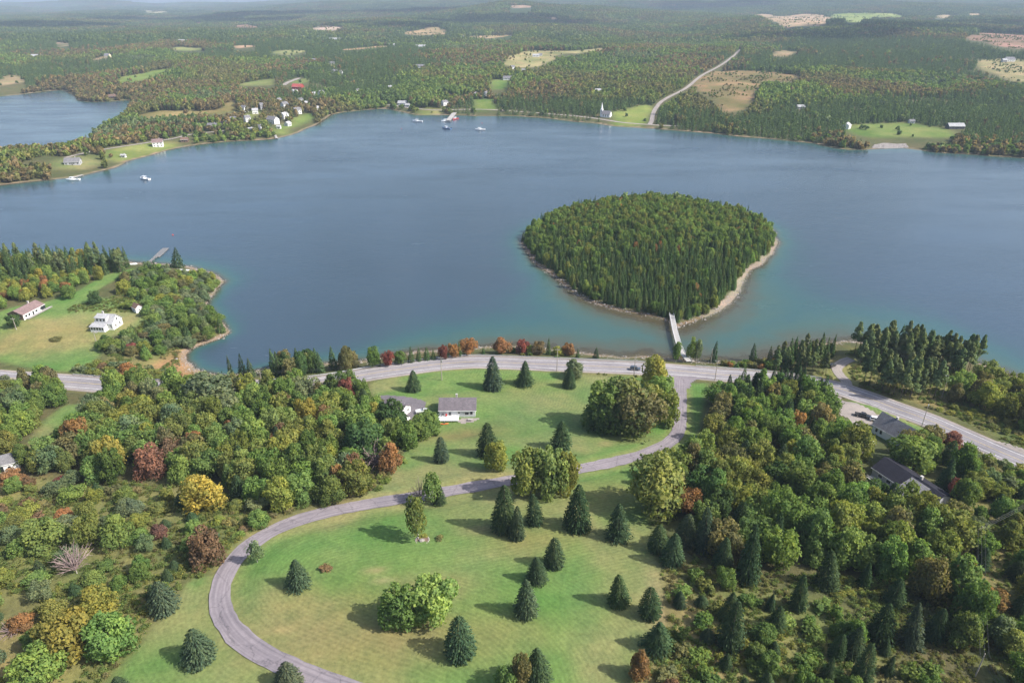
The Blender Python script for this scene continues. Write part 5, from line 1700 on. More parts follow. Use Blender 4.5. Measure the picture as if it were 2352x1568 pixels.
# far buildings: foot of the front wall in the photo, size (length, depth, wall height), turn, wall, roof, label
FAR_HOUSES = [
    (560, 258, 9, 8, 6.0, -30, 'white_siding', 'mid_shingle', 'white house among the trees west of the grey gabled house'),
    (682, 262, 10, 8, 6.0, 35, 'white_siding', 'mid_shingle', 'white house with a dark roof above the village shore'),
    (585, 262, 8, 7, 5.0, 20, 'white_siding', 'pale_shingle', 'white house at the wooded edge of the village'),
    (640, 240, 7, 7, 6.5, 60, 'white_siding', 'mid_shingle', 'narrow white house in the trees behind the tall gabled house'),
    (700, 243, 8, 6, 4.0, 40, 'white_siding', 'pale_shingle', 'low white house in the trees above the village shore'),
    (596, 300, 7, 6, 4.5, -20, 'pale_grey_siding', 'mid_shingle', 'pale grey boathouse on the wooded village shore'),
    (535, 280, 8, 6, 4.0, 10, 'white_siding', 'mid_shingle', 'white cottage among trees before the village'),
    (640, 296, 5, 4, 3.0, 0, 'white_siding', 'pale_shingle', 'tiny white boathouse on the village shore'),
    (690, 236, 7, 6, 4.5, 30, 'white_siding', 'mid_shingle', 'white cottage in the wood behind the village'),
    (283, 362, 5, 2.6, 2.4, 0, 'white_siding', 'pale_shingle', 'small white caravan-like shed on the far point grass'),
    (360, 338, 11, 9, 5.2, 20, 'white_siding', 'rose_shingle', 'white two-storey house with a reddish roof on the far point by the water'),
    (423, 327, 8, 6, 3.0, 10, 'brown_siding', 'brown_shingle', 'low brown cabin at the water edge of the far point'),
    (163, 379, 14, 9, 3.2, 15, 'grey_siding', 'mid_shingle', 'grey bungalow with a wide gable beside the far point woods'),
    (625, 285, 14, 10, 6.0, -25, 'white_siding', 'mid_shingle', 'large white house with a dark roof in the far village'),
    (652, 274, 9, 8, 6.0, 60, 'white_siding', 'pale_shingle', 'white house with a pale roof behind the large village house'),
    (653, 252, 9, 9, 7.5, 50, 'white_siding', 'mid_shingle', 'tall white gabled house at the top of the village lawn'),
    (603, 252, 9, 8, 6.5, 30, 'grey_siding', 'mid_shingle', 'grey gabled house among the village trees'),
    (660, 290, 8, 6, 3.5, 70, 'pale_grey_siding', 'pale_shingle', 'small pale shed on the village lawn'),
    (487, 294, 12, 7, 3.0, 0, 'white_siding', 'mid_shingle', 'low white house west of the village trees'),
    (515, 291, 10, 7, 3.0, 0, 'pale_grey_siding', 'dark_shingle', 'low pale house with a dark roof near the village'),
    (453, 291, 5, 4, 2.8, 10, 'white_siding', 'pale_shingle', 'little white shed near the low white house'),
    (567, 281, 7, 7, 6.0, 40, 'white_siding', 'mid_shingle', 'narrow white gable among the brown village trees'),
    (575, 303, 6, 5, 3.0, 20, 'white_siding', 'pale_shingle', 'white shed beside the village lane'),
    (683, 208, 18, 12, 6.0, -10, 'red_siding', 'red_shingle', 'red barn-like hall with a red roof by the village road'),
    (676, 214, 10, 7, 3.0, -10, 'white_siding', 'pale_shingle', 'low white annex in front of the red hall'),
    (723, 145, 12, 10, 6.0, 0, 'white_siding', 'mid_shingle', 'white house on the slope above the red hall'),
    (762, 154, 12, 10, 7.0, 10, 'cream_siding', 'mid_shingle', 'pale yellow two-storey house on the slope'),
    (768, 168, 11, 8, 4.0, 0, 'grey_siding', 'mid_shingle', 'grey house below the pale yellow house'),
    (783, 172, 6, 6, 5.0, 0, 'white_siding', 'mid_shingle', 'small white house next to the grey slope house'),
    (737, 223, 9, 8, 7.0, 60, 'white_siding', 'mid_shingle', 'white pointed house near the shore village road'),
    (720, 221, 7, 6, 4.0, 30, 'white_siding', 'pale_shingle', 'white shed beside the pointed house'),
    (728, 254, 8, 6, 4.0, 30, 'pale_grey_siding', 'pale_shingle', 'pale cottage at the head of the bay'),
    (82, 136, 26, 14, 6.0, 0, 'white_siding', 'pale_shingle', 'white farm buildings beyond the far inlet'),
    (66, 136, 14, 9, 4.0, 0, 'white_siding', 'pale_shingle', 'low white barn beside the farm beyond the inlet'),
    (245, 134, 12, 14, 6.0, 0, 'cream_siding', 'mid_shingle', 'cream house at a bare field beyond the inlet'),
    (420, 99, 30, 12, 5.0, 0, 'white_siding', 'pale_shingle', 'long white building in the distant forest'),
    (467, 92, 14, 10, 5.0, 0, 'white_siding', 'pale_shingle', 'small white building in the distant forest'),
    (693, 89, 20, 12, 6.0, 0, 'white_siding', 'mid_shingle', 'distant white house near the quarry slope'),
    (770, 95, 40, 14, 5.0, 0, 'white_siding', 'pale_shingle', 'distant white sheds along a wood edge'),
    (700, 158, 10, 8, 4.0, 0, 'white_siding', 'mid_shingle', 'white cottage half hidden left of the slope houses'),
    (966, 156, 18, 9, 3.2, 0, 'white_siding', 'mid_shingle', 'long white house in a clearing above the bay'),
    (1177, 162, 9, 8, 6.5, 20, 'white_siding', 'mid_shingle', 'tall white house behind dark firs above the green lawn'),
    (1169, 184, 22, 9, 3.4, 0, 'white_siding', 'mid_shingle', 'long white bungalow at the top of the green lawn'),
    (1200, 167, 14, 9, 3.4, -20, 'grey_siding', 'pale_shingle', 'grey house beside the tall white house'),
    (1231, 131, 16, 8, 3.4, 0, 'white_siding', 'pale_shingle', 'white house standing alone on the hay field'),
    (1241, 129, 9, 7, 3.0, 0, 'white_siding', 'mid_shingle', 'small white shed on the hay field'),
    (1117, 222, 7, 6, 5.5, 40, 'white_siding', 'mid_shingle', 'white gabled cottage above the shore lawn'),
    (1092, 221, 6, 5, 4.0, 40, 'white_siding', 'mid_shingle', 'tiny white cottage above the shore lawn'),
    (1021, 243, 9, 7, 5.0, 40, 'white_siding', 'mid_shingle', 'white house with a gable near the wharf'),
    (924, 242, 14, 8, 3.4, -10, 'white_siding', 'pale_shingle', 'white house beside the bright green trees on the shore'),
    (936, 246, 7, 5, 3.0, -10, 'pale_grey_siding', 'pale_shingle', 'small pale shed by the shore road bend'),
    (896, 205, 6, 5, 4.0, 0, 'white_siding', 'pale_shingle', 'white cottage in the woods above the bay head'),
    (822, 216, 6, 6, 5.5, 30, 'white_siding', 'mid_shingle', 'narrow white house in the bay head woods'),
    (904, 107, 28, 10, 4.0, 0, 'pale_grey_siding', 'pale_shingle', 'long pale shed by the tan strip field'),
    (966, 112, 30, 14, 5.0, 0, 'white_siding', 'pale_shingle', 'wide white building in the distant wood'),
    (1054, 90, 14, 10, 5.0, 0, 'red_siding', 'red_shingle', 'distant red barn beside the tan field'),
    (1064, 88, 8, 7, 5.0, 0, 'white_siding', 'pale_shingle', 'distant white shed next to the red barn'),
    (1374, 214, 10, 7, 4.0, 0, 'pale_grey_siding', 'pale_shingle', 'pale cottage in the russet wood above the church'),
    (1947, 297, 10, 8, 4.5, 50, 'white_siding', 'pale_shingle', 'white cottage at the edge of the shore meadow'),
    (2197, 297, 20, 9, 3.6, 0, 'dark_siding', 'pale_shingle', 'long dark house with a pale roof above the rock bank'),
    (1840, 251, 11, 7, 3.0, 0, 'grey_siding', 'pale_shingle', 'pale roofed house deep in the wood across the bay'),
    (2321, 142, 20, 12, 5.0, 0, 'white_siding', 'mid_shingle', 'white farmhouse on the high field'),
    (2308, 143, 10, 8, 4.0, 0, 'grey_siding', 'pale_shingle', 'grey shed beside the high farmhouse'),
    (1740, 116, 10, 7, 4.0, 0, 'white_siding', 'pale_shingle', 'small white house beside the gravel road top'),
    (1733, 84, 16, 10, 5.0, 0, 'white_siding', 'mid_shingle', 'distant white house below the tan fields'),
    (2095, 284, 7, 5, 3.0, 0, 'pale_grey_siding', 'mid_shingle', 'little pale shed on the shore meadow'),
    (257, 226, 12, 8, 3.2, 0, 'brown_siding', 'brown_shingle', 'brown cottage on the inlet point'),
]
for q in FAR_HOUSES:
    b = ground(q[0], q[1])
    HOUSE_SPOTS.append((b.x, b.y, max(q[2], q[3]) * .7 + 3))
church_b = ground(1390, 271)
HOUSE_SPOTS.append((church_b.x, church_b.y, 14))
f = np.random.default_rng(5)


def far_ok(X, Y, margin, tall=9.0):
    """no tree on water, road, field or yard, nor where it would stand in front of one that the photo shows."""
    Z = sample(HH, X, Y)
    D = np.hypot(X, Y)
    reach = np.clip(tall / np.maximum((CAM_H - Z) / D, .012), 0, 420)
    ok = (sample(SD, X, Y) > 1.5) & (sample(ROAD_D, X, Y) > 3.0)
    ux, uy = X / D, Y / D
    for s in (0, .2, .4, .6, .8, 1.0):
        x, y = X + ux * reach * s, Y + uy * reach * s
        if s:
            ok &= sample(ROAD_D, x, y) > 0
        for p in clear_polys:
            x0, y0 = p.min(0) - 1
            x1, y1 = p.max(0) + 1
            m = ok & (x > x0) & (x < x1) & (y > y0) & (y < y1)
            if m.any():
                ok[m] &= ~inside(x[m], y[m], p)
        for hx, hy, hr in HOUSE_SPOTS:
            ok &= (x - hx) ** 2 + (y - hy) ** 2 > (hr * (.9 if s == 0 else .42) + (margin * .6 if s == 0 else 0)) ** 2
    return ok


def ring(d0, d1, step, seed):
    r = np.random.default_rng(seed)
    xs = np.arange(-d1 * .86, d1 * .86, step)
    ys = np.arange(d0, d1, step * .9)
    X, Y = np.meshgrid(xs, ys)
    X = (X + (np.arange(len(ys)) % 2)[:, None] * step / 2 + r.uniform(-.38, .38, X.shape) * step).ravel()
    Y = (Y + r.uniform(-.38, .38, Y.shape) * step).ravel()
    m = abs(X) < Y * .84 + 120
    return X[m], Y[m], r


def far_colours(X, Y, r, n, patch=False):
    """forest types come in patches: dark fir, mixed green, olive and russet hardwoods."""
    a = fbm(X, Y, 330, 81, 4)
    b = fbm(X, Y, 210, 85, 4)
    fir = smooth(.49, .55, a + r.normal(size=n) * .03)
    rus = smooth(.53, .60, b + r.normal(size=n) * .025)
    isfir = r.random(n) < (.06 + .90 * fir)
    q = fbm(X, Y, 150, 99, 3) + r.normal(size=n) * .05
    seq = np.array([PAL['grey green'], PAL['green'], PAL['light green'], PAL['olive green'], PAL['bronze']]) * .92
    k = np.clip((q - .28) / .44 * 4, 0, 3.999)
    i = k.astype(int)
    leaf = seq[i] + (seq[i + 1] - seq[i]) * (k - i)[:, None]
    warm = np.array(PAL['russet']) * (.55 + 0 * rus)[:, None] + np.array(PAL['bronze']) * (.45 + 0 * rus)[:, None]
    leaf = np.where((r.random(n) < .02 + .68 * rus)[:, None], warm, leaf)
    firc = np.array(PAL['fir green']) * .55 + np.array(PAL['pale fir green']) * .45
    c = np.where(isfir[:, None], firc, leaf) * np.exp(r.normal(size=(n, 1)) * .12) * 1.05
    return isfir, c


leaf_low = [low_tree('far_tree', 'leaf', 500 + i) for i in range(5)]
fir_low = [low_tree('far_fir', 'fir', 520 + i) for i in range(4)]
P_, I_, S2, R2, T2 = [], [], [], [], []
for d0, d1, step, sc, margin in ((560, 1350, 6.4, 1.0, 3), (1350, 2300, 8.2, 1.15, 5)):
    X, Y, r = ring(d0, d1, step, int(d0))
    ok = far_ok(X, Y, margin)
    # a thin open strip left by shore and yards; some gaps
    ok &= (fbm(X, Y, 60, 91, 3) > .26)
    X, Y = X[ok], Y[ok]
    n = len(X)
    isfir, c = far_colours(X, Y, r, n)
    stand_h = .62 + .75 * fbm(X, Y, 120, 95, 3)
    h = np.where(isfir, r.uniform(8, 14.5, n), r.uniform(6.5, 12, n)) * sc * stand_h * (.75 + .25 * smooth(5, 40, sample(SD, X, Y)))
    w = np.where(isfir, r.uniform(4.2, 5.8, n), r.uniform(6.2, 9.2, n)) * sc
    P_.append(np.column_stack([X, Y, sample(HH, X, Y)]))
    I_.append(np.where(isfir, 5 + r.integers(0, 4, n), r.integers(0, 5, n)))
    S2.append(np.column_stack([w, w, h]))
    R2.append(np.column_stack([0 * X, 0 * X, r.uniform(0, 6.28, n)]))
    T2.append(c)
patches = [patch_mesh('far_forest', 600 + i, 15, 16, .45) for i in range(4)] + [patch_mesh('far_forest', 620 + i, 42, 64, .45) for i in range(4)]
for d0, d1, step, lo in ((2300, 5200, 28, 9), (5200, 15200, 78, 13)):
    X, Y, r = ring(d0, d1, step, int(d0))
    ok = far_ok(X, Y, 12 if lo == 9 else 25)
    X, Y = X[ok], Y[ok]
    n = len(X)
    isfir, c = far_colours(X, Y, r, n)
    c = c * .6 + .4 * np.array([.095, .12, .055])
    P_.append(np.column_stack([X, Y, sample(HH, X, Y)]))
    I_.append(lo + r.integers(0, 4, n))
    S2.append(np.column_stack([np.ones(n), np.ones(n), r.uniform(.85, 1.3, n)]))
    R2.append(np.column_stack([0 * X, 0 * X, r.integers(0, 4, n) * math.pi / 2 + r.uniform(-.2, .2, n)]))
    T2.append(c)
for c_, poly in field_polys:
    r = np.random.default_rng(int(abs(poly[0, 0])) + 7)
    x0, y0 = poly.min(0)
    x1, y1 = poly.max(0)
    scrubby = c_ in ((.185, .14, .07), (.24, .15, .11), (.24, .21, .11))
    n = int((x1 - x0) * (y1 - y0) / (90 if scrubby else 900))
    X, Y = r.uniform(x0, x1, n), r.uniform(y0, y1, n)
    ok = inside(X, Y, poly) & (sample(ROAD_D, X, Y) > 4) & (fbm(X, Y, 70, 55, 3) > .5)
    for hx, hy, hr in HOUSE_SPOTS:
        ok &= ~((abs(X - hx) < hr) & (Y < hy + hr) & (Y > hy - 60))
    X, Y = X[ok], Y[ok]
    n = len(X)
    if not n:
        continue
    isfir, c = far_colours(X, Y, r, n)
    h = r.uniform(1.2, 3.5, n) if scrubby else r.uniform(2, 6, n)
    w = h * r.uniform(.9, 1.4, n)
    P_.append(np.column_stack([X, Y, sample(HH, X, Y)]))
    I_.append(r.integers(0, 5, n))
    S2.append(np.column_stack([w, w, h]))
    R2.append(np.column_stack([0 * X, 0 * X, r.uniform(0, 6.28, n)]))
    T2.append(c)
P_ = np.vstack(P_)
print('far instances', len(P_))
scatter('forest', leaf_low + fir_low + patches, P_, np.concatenate(I_), np.vstack(S2), np.vstack(R2), rgba(np.vstack(T2)))

# ------------------------------------------------------------------ buildings


def frame_long(p0, p1):
    """wall whose foot runs from p0 to p1 and faces right-hand of that run: centre, turn, length."""
    a, b = ground(*p0), ground(*p1)
    d = b - a
    return (a + b) / 2, math.atan2(d.y, d.x), math.hypot(d.x, d.y)


def add_window(root, side, u, z, w, h, L, W, mat='white_paint', sub=True, name='window'):
    """frame standing proud of the wall, pane proud of the frame's recess."""
    M = {'f': Matrix.Translation((u, -W / 2, z)), 'b': Matrix.Translation((u, W / 2, z)) @ Matrix.Rotation(math.pi, 4, 'Z'),
         'r': Matrix.Translation((L / 2, u, z)) @ Matrix.Rotation(math.pi / 2, 4, 'Z'), 'l': Matrix.Translation((-L / 2, u, z)) @ Matrix.Rotation(-math.pi / 2, 4, 'Z')}[side]
    t = .09
    m = MB()
    m.box(-w / 2 - t, -w / 2, -.07, -.005, -t, h + t, M).box(w / 2, w / 2 + t, -.07, -.005, -t, h + t, M)
    m.box(-w / 2, w / 2, -.07, -.005, h, h + t, M).box(-w / 2, w / 2, -.08, -.005, -t, 0, M)
    if sub:
        o = m.build(name, mat, root)
        MB().box(-w / 2, w / 2, -.035, -.005, 0, h, M).build('pane', 'glass', o)
    else:
        MB().box(-w / 2, w / 2, -.05, -.005, 0, h, M).build(name, 'glass', root)


def gable_house(name, c, rz, L, W, hw, rise_, wall, roof, label, cat='house', windows=(), door=None, chimney=None, ov=.45, sub=True, group=None, found=1.6):
    zmin = min(gz(c.x + math.cos(rz) * sx * L / 2 - math.sin(rz) * sy * W / 2, c.y + math.sin(rz) * sx * L / 2 + math.cos(rz) * sy * W / 2) for sx in (-1, 1) for sy in (-1, 1))
    zc = gz(c.x, c.y)
    root = empty(name, (c.x, c.y, (zmin + zc) / 2 + .15), rz)
    MB().prism([(-W / 2, -found), (W / 2, -found), (W / 2, hw), (0, hw + rise_), (-W / 2, hw)], -L / 2, L / 2).build('wall', wall, root)
    sl = rise_ / (W / 2)
    rf = MB()
    for s in (-1, 1):
        e = (s * (W / 2 + ov), hw - ov * sl + .04)
        rf.prism([e, (0, hw + rise_ + .04), (0, hw + rise_ + .24), (e[0], e[1] + .2)], -L / 2 - ov, L / 2 + ov)
    ro = rf.build('roof', roof, root)
    fb = MB()
    for s in (-1, 1):
        y, z = s * (W / 2 + ov + .03), hw - ov * sl
        fb.box(-L / 2 - ov - .02, L / 2 + ov + .02, min(y - .03, y + .03), max(y - .03, y + .03), z, z + .2)
    fb.build('fascia', 'white_paint', root)
    if chimney:
        cx_, cy_ = chimney
        top = hw + rise_ - abs(cy_) * sl
        MB().box(cx_ - .35, cx_ + .35, cy_ - .35, cy_ + .35, top - .4, hw + rise_ + .9).box(cx_ - .42, cx_ + .42, cy_ - .42, cy_ + .42, hw + rise_ + .9, hw + rise_ + 1.02).build('chimney', 'concrete', ro)
    for q in windows:
        add_window(root, *q, L, W, sub=sub)
    if door:
        side, u, w, h = door
        add_window(root, side, u, .1, w, h, L, W, sub=False, name='door')
    return tag(root, label, cat, group)


# grey house on the lawn
cF, aF, LF = frame_long((1010, 958), (1092, 957))
c = cF + Vector((-math.sin(aF), math.cos(aF), 0)) * 4.6
h0 = gable_house('bungalow', c, aF, LF, 9.2, 3.0, 2.7, 'pale_grey_siding', 'grey_shingle', 'pale grey bungalow with a mauve-grey roof and white deck on the lawn',
                 windows=[('f', .6, 1.5, .9, .7), ('f', 5.4, 1.0, 1.0, 1.5), ('f', 3.6, .9, 1.5, 1.1), ('r', -1.5, 1.1, 1.0, 1.2), ('r', 1.6, 1.1, 1.0, 1.2), ('l', 0, 1.1, 1.2, 1.2)], door=('f', -2.9, 1.0, 2.1), chimney=(-.5, 1.4))
MB().box(-.5, .5, -.3, .3, 5.3, 5.5).build('roof_vent', 'galvanised', h0)
mb = MB()
for i in range(16):
    y = -9.2 / 2 - .06 - i * .24
    mb.box(-7.4, .6, y - .215, y, .62, .68)
dk = mb.build('deck', 'white_paint', h0)
mb = MB()
for x in (-7.2, -4.7, -2.2, .4):
    for y in (-4.9, -8.2):
        mb.box(x - .07, x + .07, y - .07, y + .07, -1.8, .62)
mb.build('deck_post', 'grey_wood', dk)
mb = MB()
for x0, x1, y0, y1 in ((-7.4, .6, -8.44, -8.38), (-7.4, -7.34, -8.38, -4.7), (.54, .6, -8.38, -6.4)):
    mb.box(x0, x1, y0, y1, 1.55, 1.62)
    n = max(2, int(max(x1 - x0, y1 - y0) / .5))
    for i in range(n + 1):
        x, y = x0 + (x1 - x0 - .05) * i / n, y0 + (y1 - y0 - .05) * i / n
        mb.box(x, x + .05, y, y + .05, .68, 1.55)
mb.build('deck_railing', 'white_paint', dk)
W0 = lambda x, y, z: h0.matrix_basis @ Vector((x, y, z))
g = empty('barbecue_grill', W0(-5.6, -5.3, .68), aF)
MB().box(-.55, .55, -.3, .3, .75, .9).prism([(-.3, .9), (.3, .9), (.22, 1.15), (-.1, 1.25), (-.3, 1.05)], -.45, .45).build('lid', 'dark_metal', g)
mb = MB()
for x in (-.4, .4):
    for y in (-.22, .22):
        mb.box(x - .03, x + .03, y - .03, y + .03, 0, .75)
mb.build('stand', 'dark_metal', g)
tag(g, 'black barbecue grill standing on the white deck', 'grill')
g = empty('deck_chair', W0(-4.2, -5.4, .68), aF + .3)
MB().box(-.32, .32, -.3, .3, .38, .46).build('seat', 'red_cloth', g)
MB().box(-.32, .32, .26, .34, .46, 1.05).build('backrest', 'red_cloth', g)
for x in (-.28, .28):
    for y in (-.26, .26):
        MB().box(x - .03, x + .03, y - .03, y + .03, 0, .38).build('leg', 'dark_metal', g)
tag(g, 'red chair on the white deck beside the grill', 'chair')
g = empty('patio_table', ground(1080, 966), aF)
MB().box(-.9, .9, -.5, .5, .70, .76).build('table_top', 'grey_wood', g)
for x in (-.75, .75):
    for y in (-.4, .4):
        MB().box(x - .04, x + .04, y - .04, y + .04, -.1, .70).build('leg', 'grey_wood', g)
tag(g, 'grey patio table on the terrace below the bungalow wall', 'table')


def kayak(name, b, rz, L, wd, mat, label, cat):
    r = empty(name, b, rz)
    rings = []
    for i in range(9):
        t = i / 8
        w = wd / 2 * math.sin(math.pi * (.06 + .88 * t)) ** .7
        z = .12 * (2 * t - 1) ** 2
        rings.append([(L * (t - .5), math.cos(a) * w, z + .22 + math.sin(a) * .2) for a in np.arange(8) * math.pi / 4])
    MB().loft(rings).build('hull', mat, r, True)
    MB().tube([(-.5, 0, .44), (.5, 0, .44)], [.18, .18], 8).build('cockpit_rim', 'dark_metal', r)
    return tag(r, label, cat)


kayak('kayak', ground(1020, 974), aF + .05, 3.4, .75, 'orange_plastic', 'orange kayak lying on the ground below the white deck', 'kayak')
pad('terrace', gpoly([(1052, 972), (1056, 960), (1100, 958), (1108, 962), (1095, 968), (1070, 973)]), 'gravel')

# garage
p0, p1 = ground(924, 959), ground(941, 946)
yv = (p1 - p0)
Wg = math.hypot(yv.x, yv.y)
ag = math.atan2(yv.y, yv.x) - math.pi / 2
cg = (p0 + p1) / 2 - Vector((math.cos(ag), math.sin(ag), 0)) * 4.6
gable_house('garage', cg, ag, 9.2, max(Wg, 6.2), 2.6, 1.7, 'white_siding', 'grey_shingle', 'white garage with a mauve-grey roof beside the asphalt drive', 'garage', windows=[('r', 1.4, 1.0, .9, 1.0)], door=('r', -1.2, 1.0, 2.1))
bx_ = ground(932, 962)
g = empty('garage_landing', bx_, ag)
MB().box(-1.3, 1.3, -1.1, 1.1, -.4, .55).build('platform', 'white_paint', g)
MB().box(-1.3, 1.3, -1.12, -1.04, .56, 1.45).build('railing', 'white_paint', g)
tag(g, 'small white landing with a railing at the garage door', 'landing')

# white farmhouse on the point
p0, p1 = ground(262, 758), ground(283, 744)
yv = p1 - p0
Wf = math.hypot(yv.x, yv.y) * 1.0
af = math.atan2(yv.y, yv.x) - math.pi / 2
cf = (p0 + p1) / 2 - Vector((math.cos(af), math.sin(af), 0)) * 4.6
hf = gable_house('farmhouse', cf, af, 9.2, Wf, 3.6, 3.2, 'white_siding', 'pale_shingle', 'white farmhouse with a shed dormer and a glazed porch on the meadow',
                 windows=[('r', -1.6, 1.0, .9, 1.4), ('r', 1.6, 1.0, .9, 1.4), ('r', 0, 4.0, .9, 1.3), ('f', 3.6, 1.0, .9, 1.3)], chimney=(-2.5, .8))
MB().prism([(-Wf / 2 + .2, 3.2), (-Wf / 2 + .2, 6.0), (-.6, 6.75), (-.6, 3.2)], -4.3, 1.6).build('dormer', 'white_siding', hf)
MB().prism([(-Wf / 2 - .2, 5.98), (-Wf / 2 - .2, 6.16), (-.4, 7.0), (-.4, 6.82)], -4.6, 1.9).build('dormer_roof', 'pale_shingle', hf)
for u in (-3.2, -1.35, .5):
    add_window(hf, 'f', u, 4.35, 1.0, 1.2, 9.2, Wf - .4)
yp = -Wf / 2 - 3.0
MB().prism([(yp, -1.6), (yp, 2.5), (-Wf / 2 + .1, 3.3), (-Wf / 2 + .1, -1.6)], -5.6, 1.8).build('porch', 'white_siding', hf)
MB().prism([(yp - .35, 2.44), (yp - .35, 2.62), (-Wf / 2 + .05, 3.52), (-Wf / 2 + .05, 3.34)], -5.9, 2.1).build('porch_roof', 'pale_shingle', hf)
for k in range(5):
    add_window(hf, 'f', -4.7 + k * 1.45, .95, 1.05, 1.25, 9.2, -2 * yp)
mb = MB()
for k in range(3):
    mb.box(-3.4, -1.8, yp - .35 - .3 * k, yp - .05 - .3 * k if k else yp - .02, -.6, .25 - .2 * k)
mb.build('porch_steps', 'grey_wood', hf)

# long bungalow on the point
cB, aB, LB = frame_long((57, 735), (103, 711))
cb = cB + Vector((-math.sin(aB), math.cos(aB), 0)) * 4.4
hb_ = gable_house('long_bungalow', cb, aB, max(LB, 14), 8.8, 2.8, 1.9, 'white_siding', 'rose_shingle', 'long white bungalow with a rose-brown roof and a side deck on the point',
                  windows=[('f', -5.2, .9, 1.3, 1.1), ('f', -3.2, .9, 1.3, 1.1), ('f', 1.6, .9, 1.5, 1.1), ('f', 4.6, .9, 1.1, 1.1), ('l', -1.8, .9, 1.2, 1.1), ('l', 1.8, .9, 1.2, 1.1)], door=('f', -.6, 1.0, 2.0), chimney=(3.5, 1.0))
Lb2 = max(LB, 14)
MB().prism([(-4.4, 0), (4.4, 0), (4.4, 2.8), (0, 4.66), (-4.4, 2.8)], -Lb2 / 2 - .06, -Lb2 / 2 - .01).build('gable_cladding', 'brown_siding', hb_)
mb = MB()
for i in range(8):
    y = -4.46 - i * .24
    mb.box(-Lb2 / 2 + 1, Lb2 / 2 + 3.0, y - .215, y, .25, .31)
dk = mb.build('deck', 'grey_wood', hb_)
mb = MB()
mb.box(-Lb2 / 2 + 1, Lb2 / 2 + 3, -6.42, -6.36, 1.15, 1.22)
for i in range(36):
    x = -Lb2 / 2 + 1 + i * (Lb2 + 1.9) / 35
    mb.box(x, x + .05, -6.42, -6.36, -.8 if i % 7 == 0 else .31, 1.15)
mb.build('deck_railing', 'grey_wood', dk)
MB().box(Lb2 / 2 - 2.3, Lb2 / 2 + .02 + .5, -4.48, -4.44, .4, 2.4).build('patio_door', 'glass', hb_)

p0, p1 = ground(314, 720), ground(329, 713)
yv = p1 - p0
Ws = max(math.hypot(yv.x, yv.y), 3.6)
as_ = math.atan2(yv.y, yv.x) - math.pi / 2
cs = (p0 + p1) / 2 - Vector((math.cos(as_), math.sin(as_), 0)) * 2.4
gable_house('garden_shed', cs, as_, 4.8, Ws, 2.4, 1.5, 'white_siding', 'brown_shingle', 'little white shed with a brown roof near the farmhouse', 'shed', windows=[('r', 0, 1.0, .6, .7), ('f', 0.8, .9, .7, .7)], door=('f', -.8, .9, 1.9), ov=.25)

# white house beside the gravel yard
cR, aR, LR = frame_long((2012, 998), (2064, 1026))
LR = max(LR, 13.0)
cr = cR + Vector((-math.sin(aR), math.cos(aR), 0)) * 4.0
hr = gable_house('white_house', cr, aR, LR, 8.0, 3.4, 3.8, 'white_siding', 'mid_shingle', 'white house with a long weathered grey roof beside the gravel yard',
                 windows=[('f', -4.8, 1.0, .9, 1.5), ('f', -3.0, 1.0, .9, 1.5), ('f', 2.0, 1.0, 1.0, 1.4), ('r', 0, 1.0, 1.1, 1.4), ('r', 0, 4.0, .9, 1.2)], door=('r', 2.3, 1.0, 2.1), chimney=(-1.0, .2))

# dark roofed house among the trees
cD, aD, LD = frame_long((2010, 1096), (2122, 1172))
LD = min(max(LD, 20), 24)
cd = cD + Vector((-math.sin(aD), math.cos(aD), 0)) * 4.6
hd = gable_house('dark_roofed_house', cd, aD, LD, 9.6, 2.8, 2.3, 'grey_siding', 'dark_shingle', 'long house with a near-black roof hidden among the trees', windows=[('f', -7, .9, 1.4, 1.1), ('f', -4, .9, 1.4, 1.1), ('f', 6, .9, 1.6, 1.2), ('r', 0, .9, 1.2, 1.2)], door=('f', 8.6, 1.0, 2.0), chimney=(2, .8))
MB().prism([(-8.6, -1.6), (-8.6, 2.4), (-1.0, 4.7), (-1.0, -1.6)], .5, 6.0).build('rear_wing', 'grey_siding', hd)
MB().prism([(-9.0, 2.32), (-9.0, 2.5), (-.8, 5.0), (-.8, 4.82)], .1, 6.4).build('wing_roof', 'mid_shingle', hd)
mb = MB()
mb.box(-9.5, -.5, -7.6, -4.75, .3, .4)
for i in range(19):
    mb.box(-9.5 + i * .5, -9.45 + i * .5, -7.6, -7.54, .4 if i % 4 else -1.5, 1.3)
mb.box(-9.5, -.5, -7.6, -7.54, 1.3, 1.37)
mb.build('deck', 'grey_wood', hd)

# barn at the edge of the scrub
cN, aN, LN = frame_long((-12, 1090), (36, 1077))
cn = cN + Vector((-math.sin(aN), math.cos(aN), 0)) * 3.0
gable_house('small_barn', cn, aN, 8.5, 6.0, 2.6, 2.0, 'white_siding', 'mid_shingle', 'small white barn with a grey roof half hidden by an orange tree', 'barn', windows=[('f', 1.5, .9, .8, .8)], door=('f', -1.0, 1.8, 2.1), ov=.3)

# far houses
for i, (px, py, L, W, hw, deg, wall, roof, lab) in enumerate(FAR_HOUSES):
    b = ground(px, py)
    far = b.y
    cc = b + Vector((0, W / 2, 0))
    wins = []
    if far < 1300:
        n = max(2, int(L / 3.2))
        for k in range(n):
            for z in ([.9, 3.4] if hw > 5 else [.9]):
                wins.append(('f', -L / 2 + (k + .5) * L / n, z, 1.1, 1.3))
        wins += [('r', 0, .9, 1.1, 1.3), ('l', 0, .9, 1.1, 1.3)]
    else:
        wins = [('f', -L / 4, .9, 1.6, 1.5), ('f', L / 4, .9, 1.6, 1.5)]
    gable_house('house' if hw > 3.05 else 'cottage', cc, R(deg), L, W, hw, W * .36, wall, roof, lab, 'house', windows=wins, door=('f', .1, 1.0, 2.1), chimney=(L * .2, .5) if far < 1500 else None, sub=False, found=3.0)

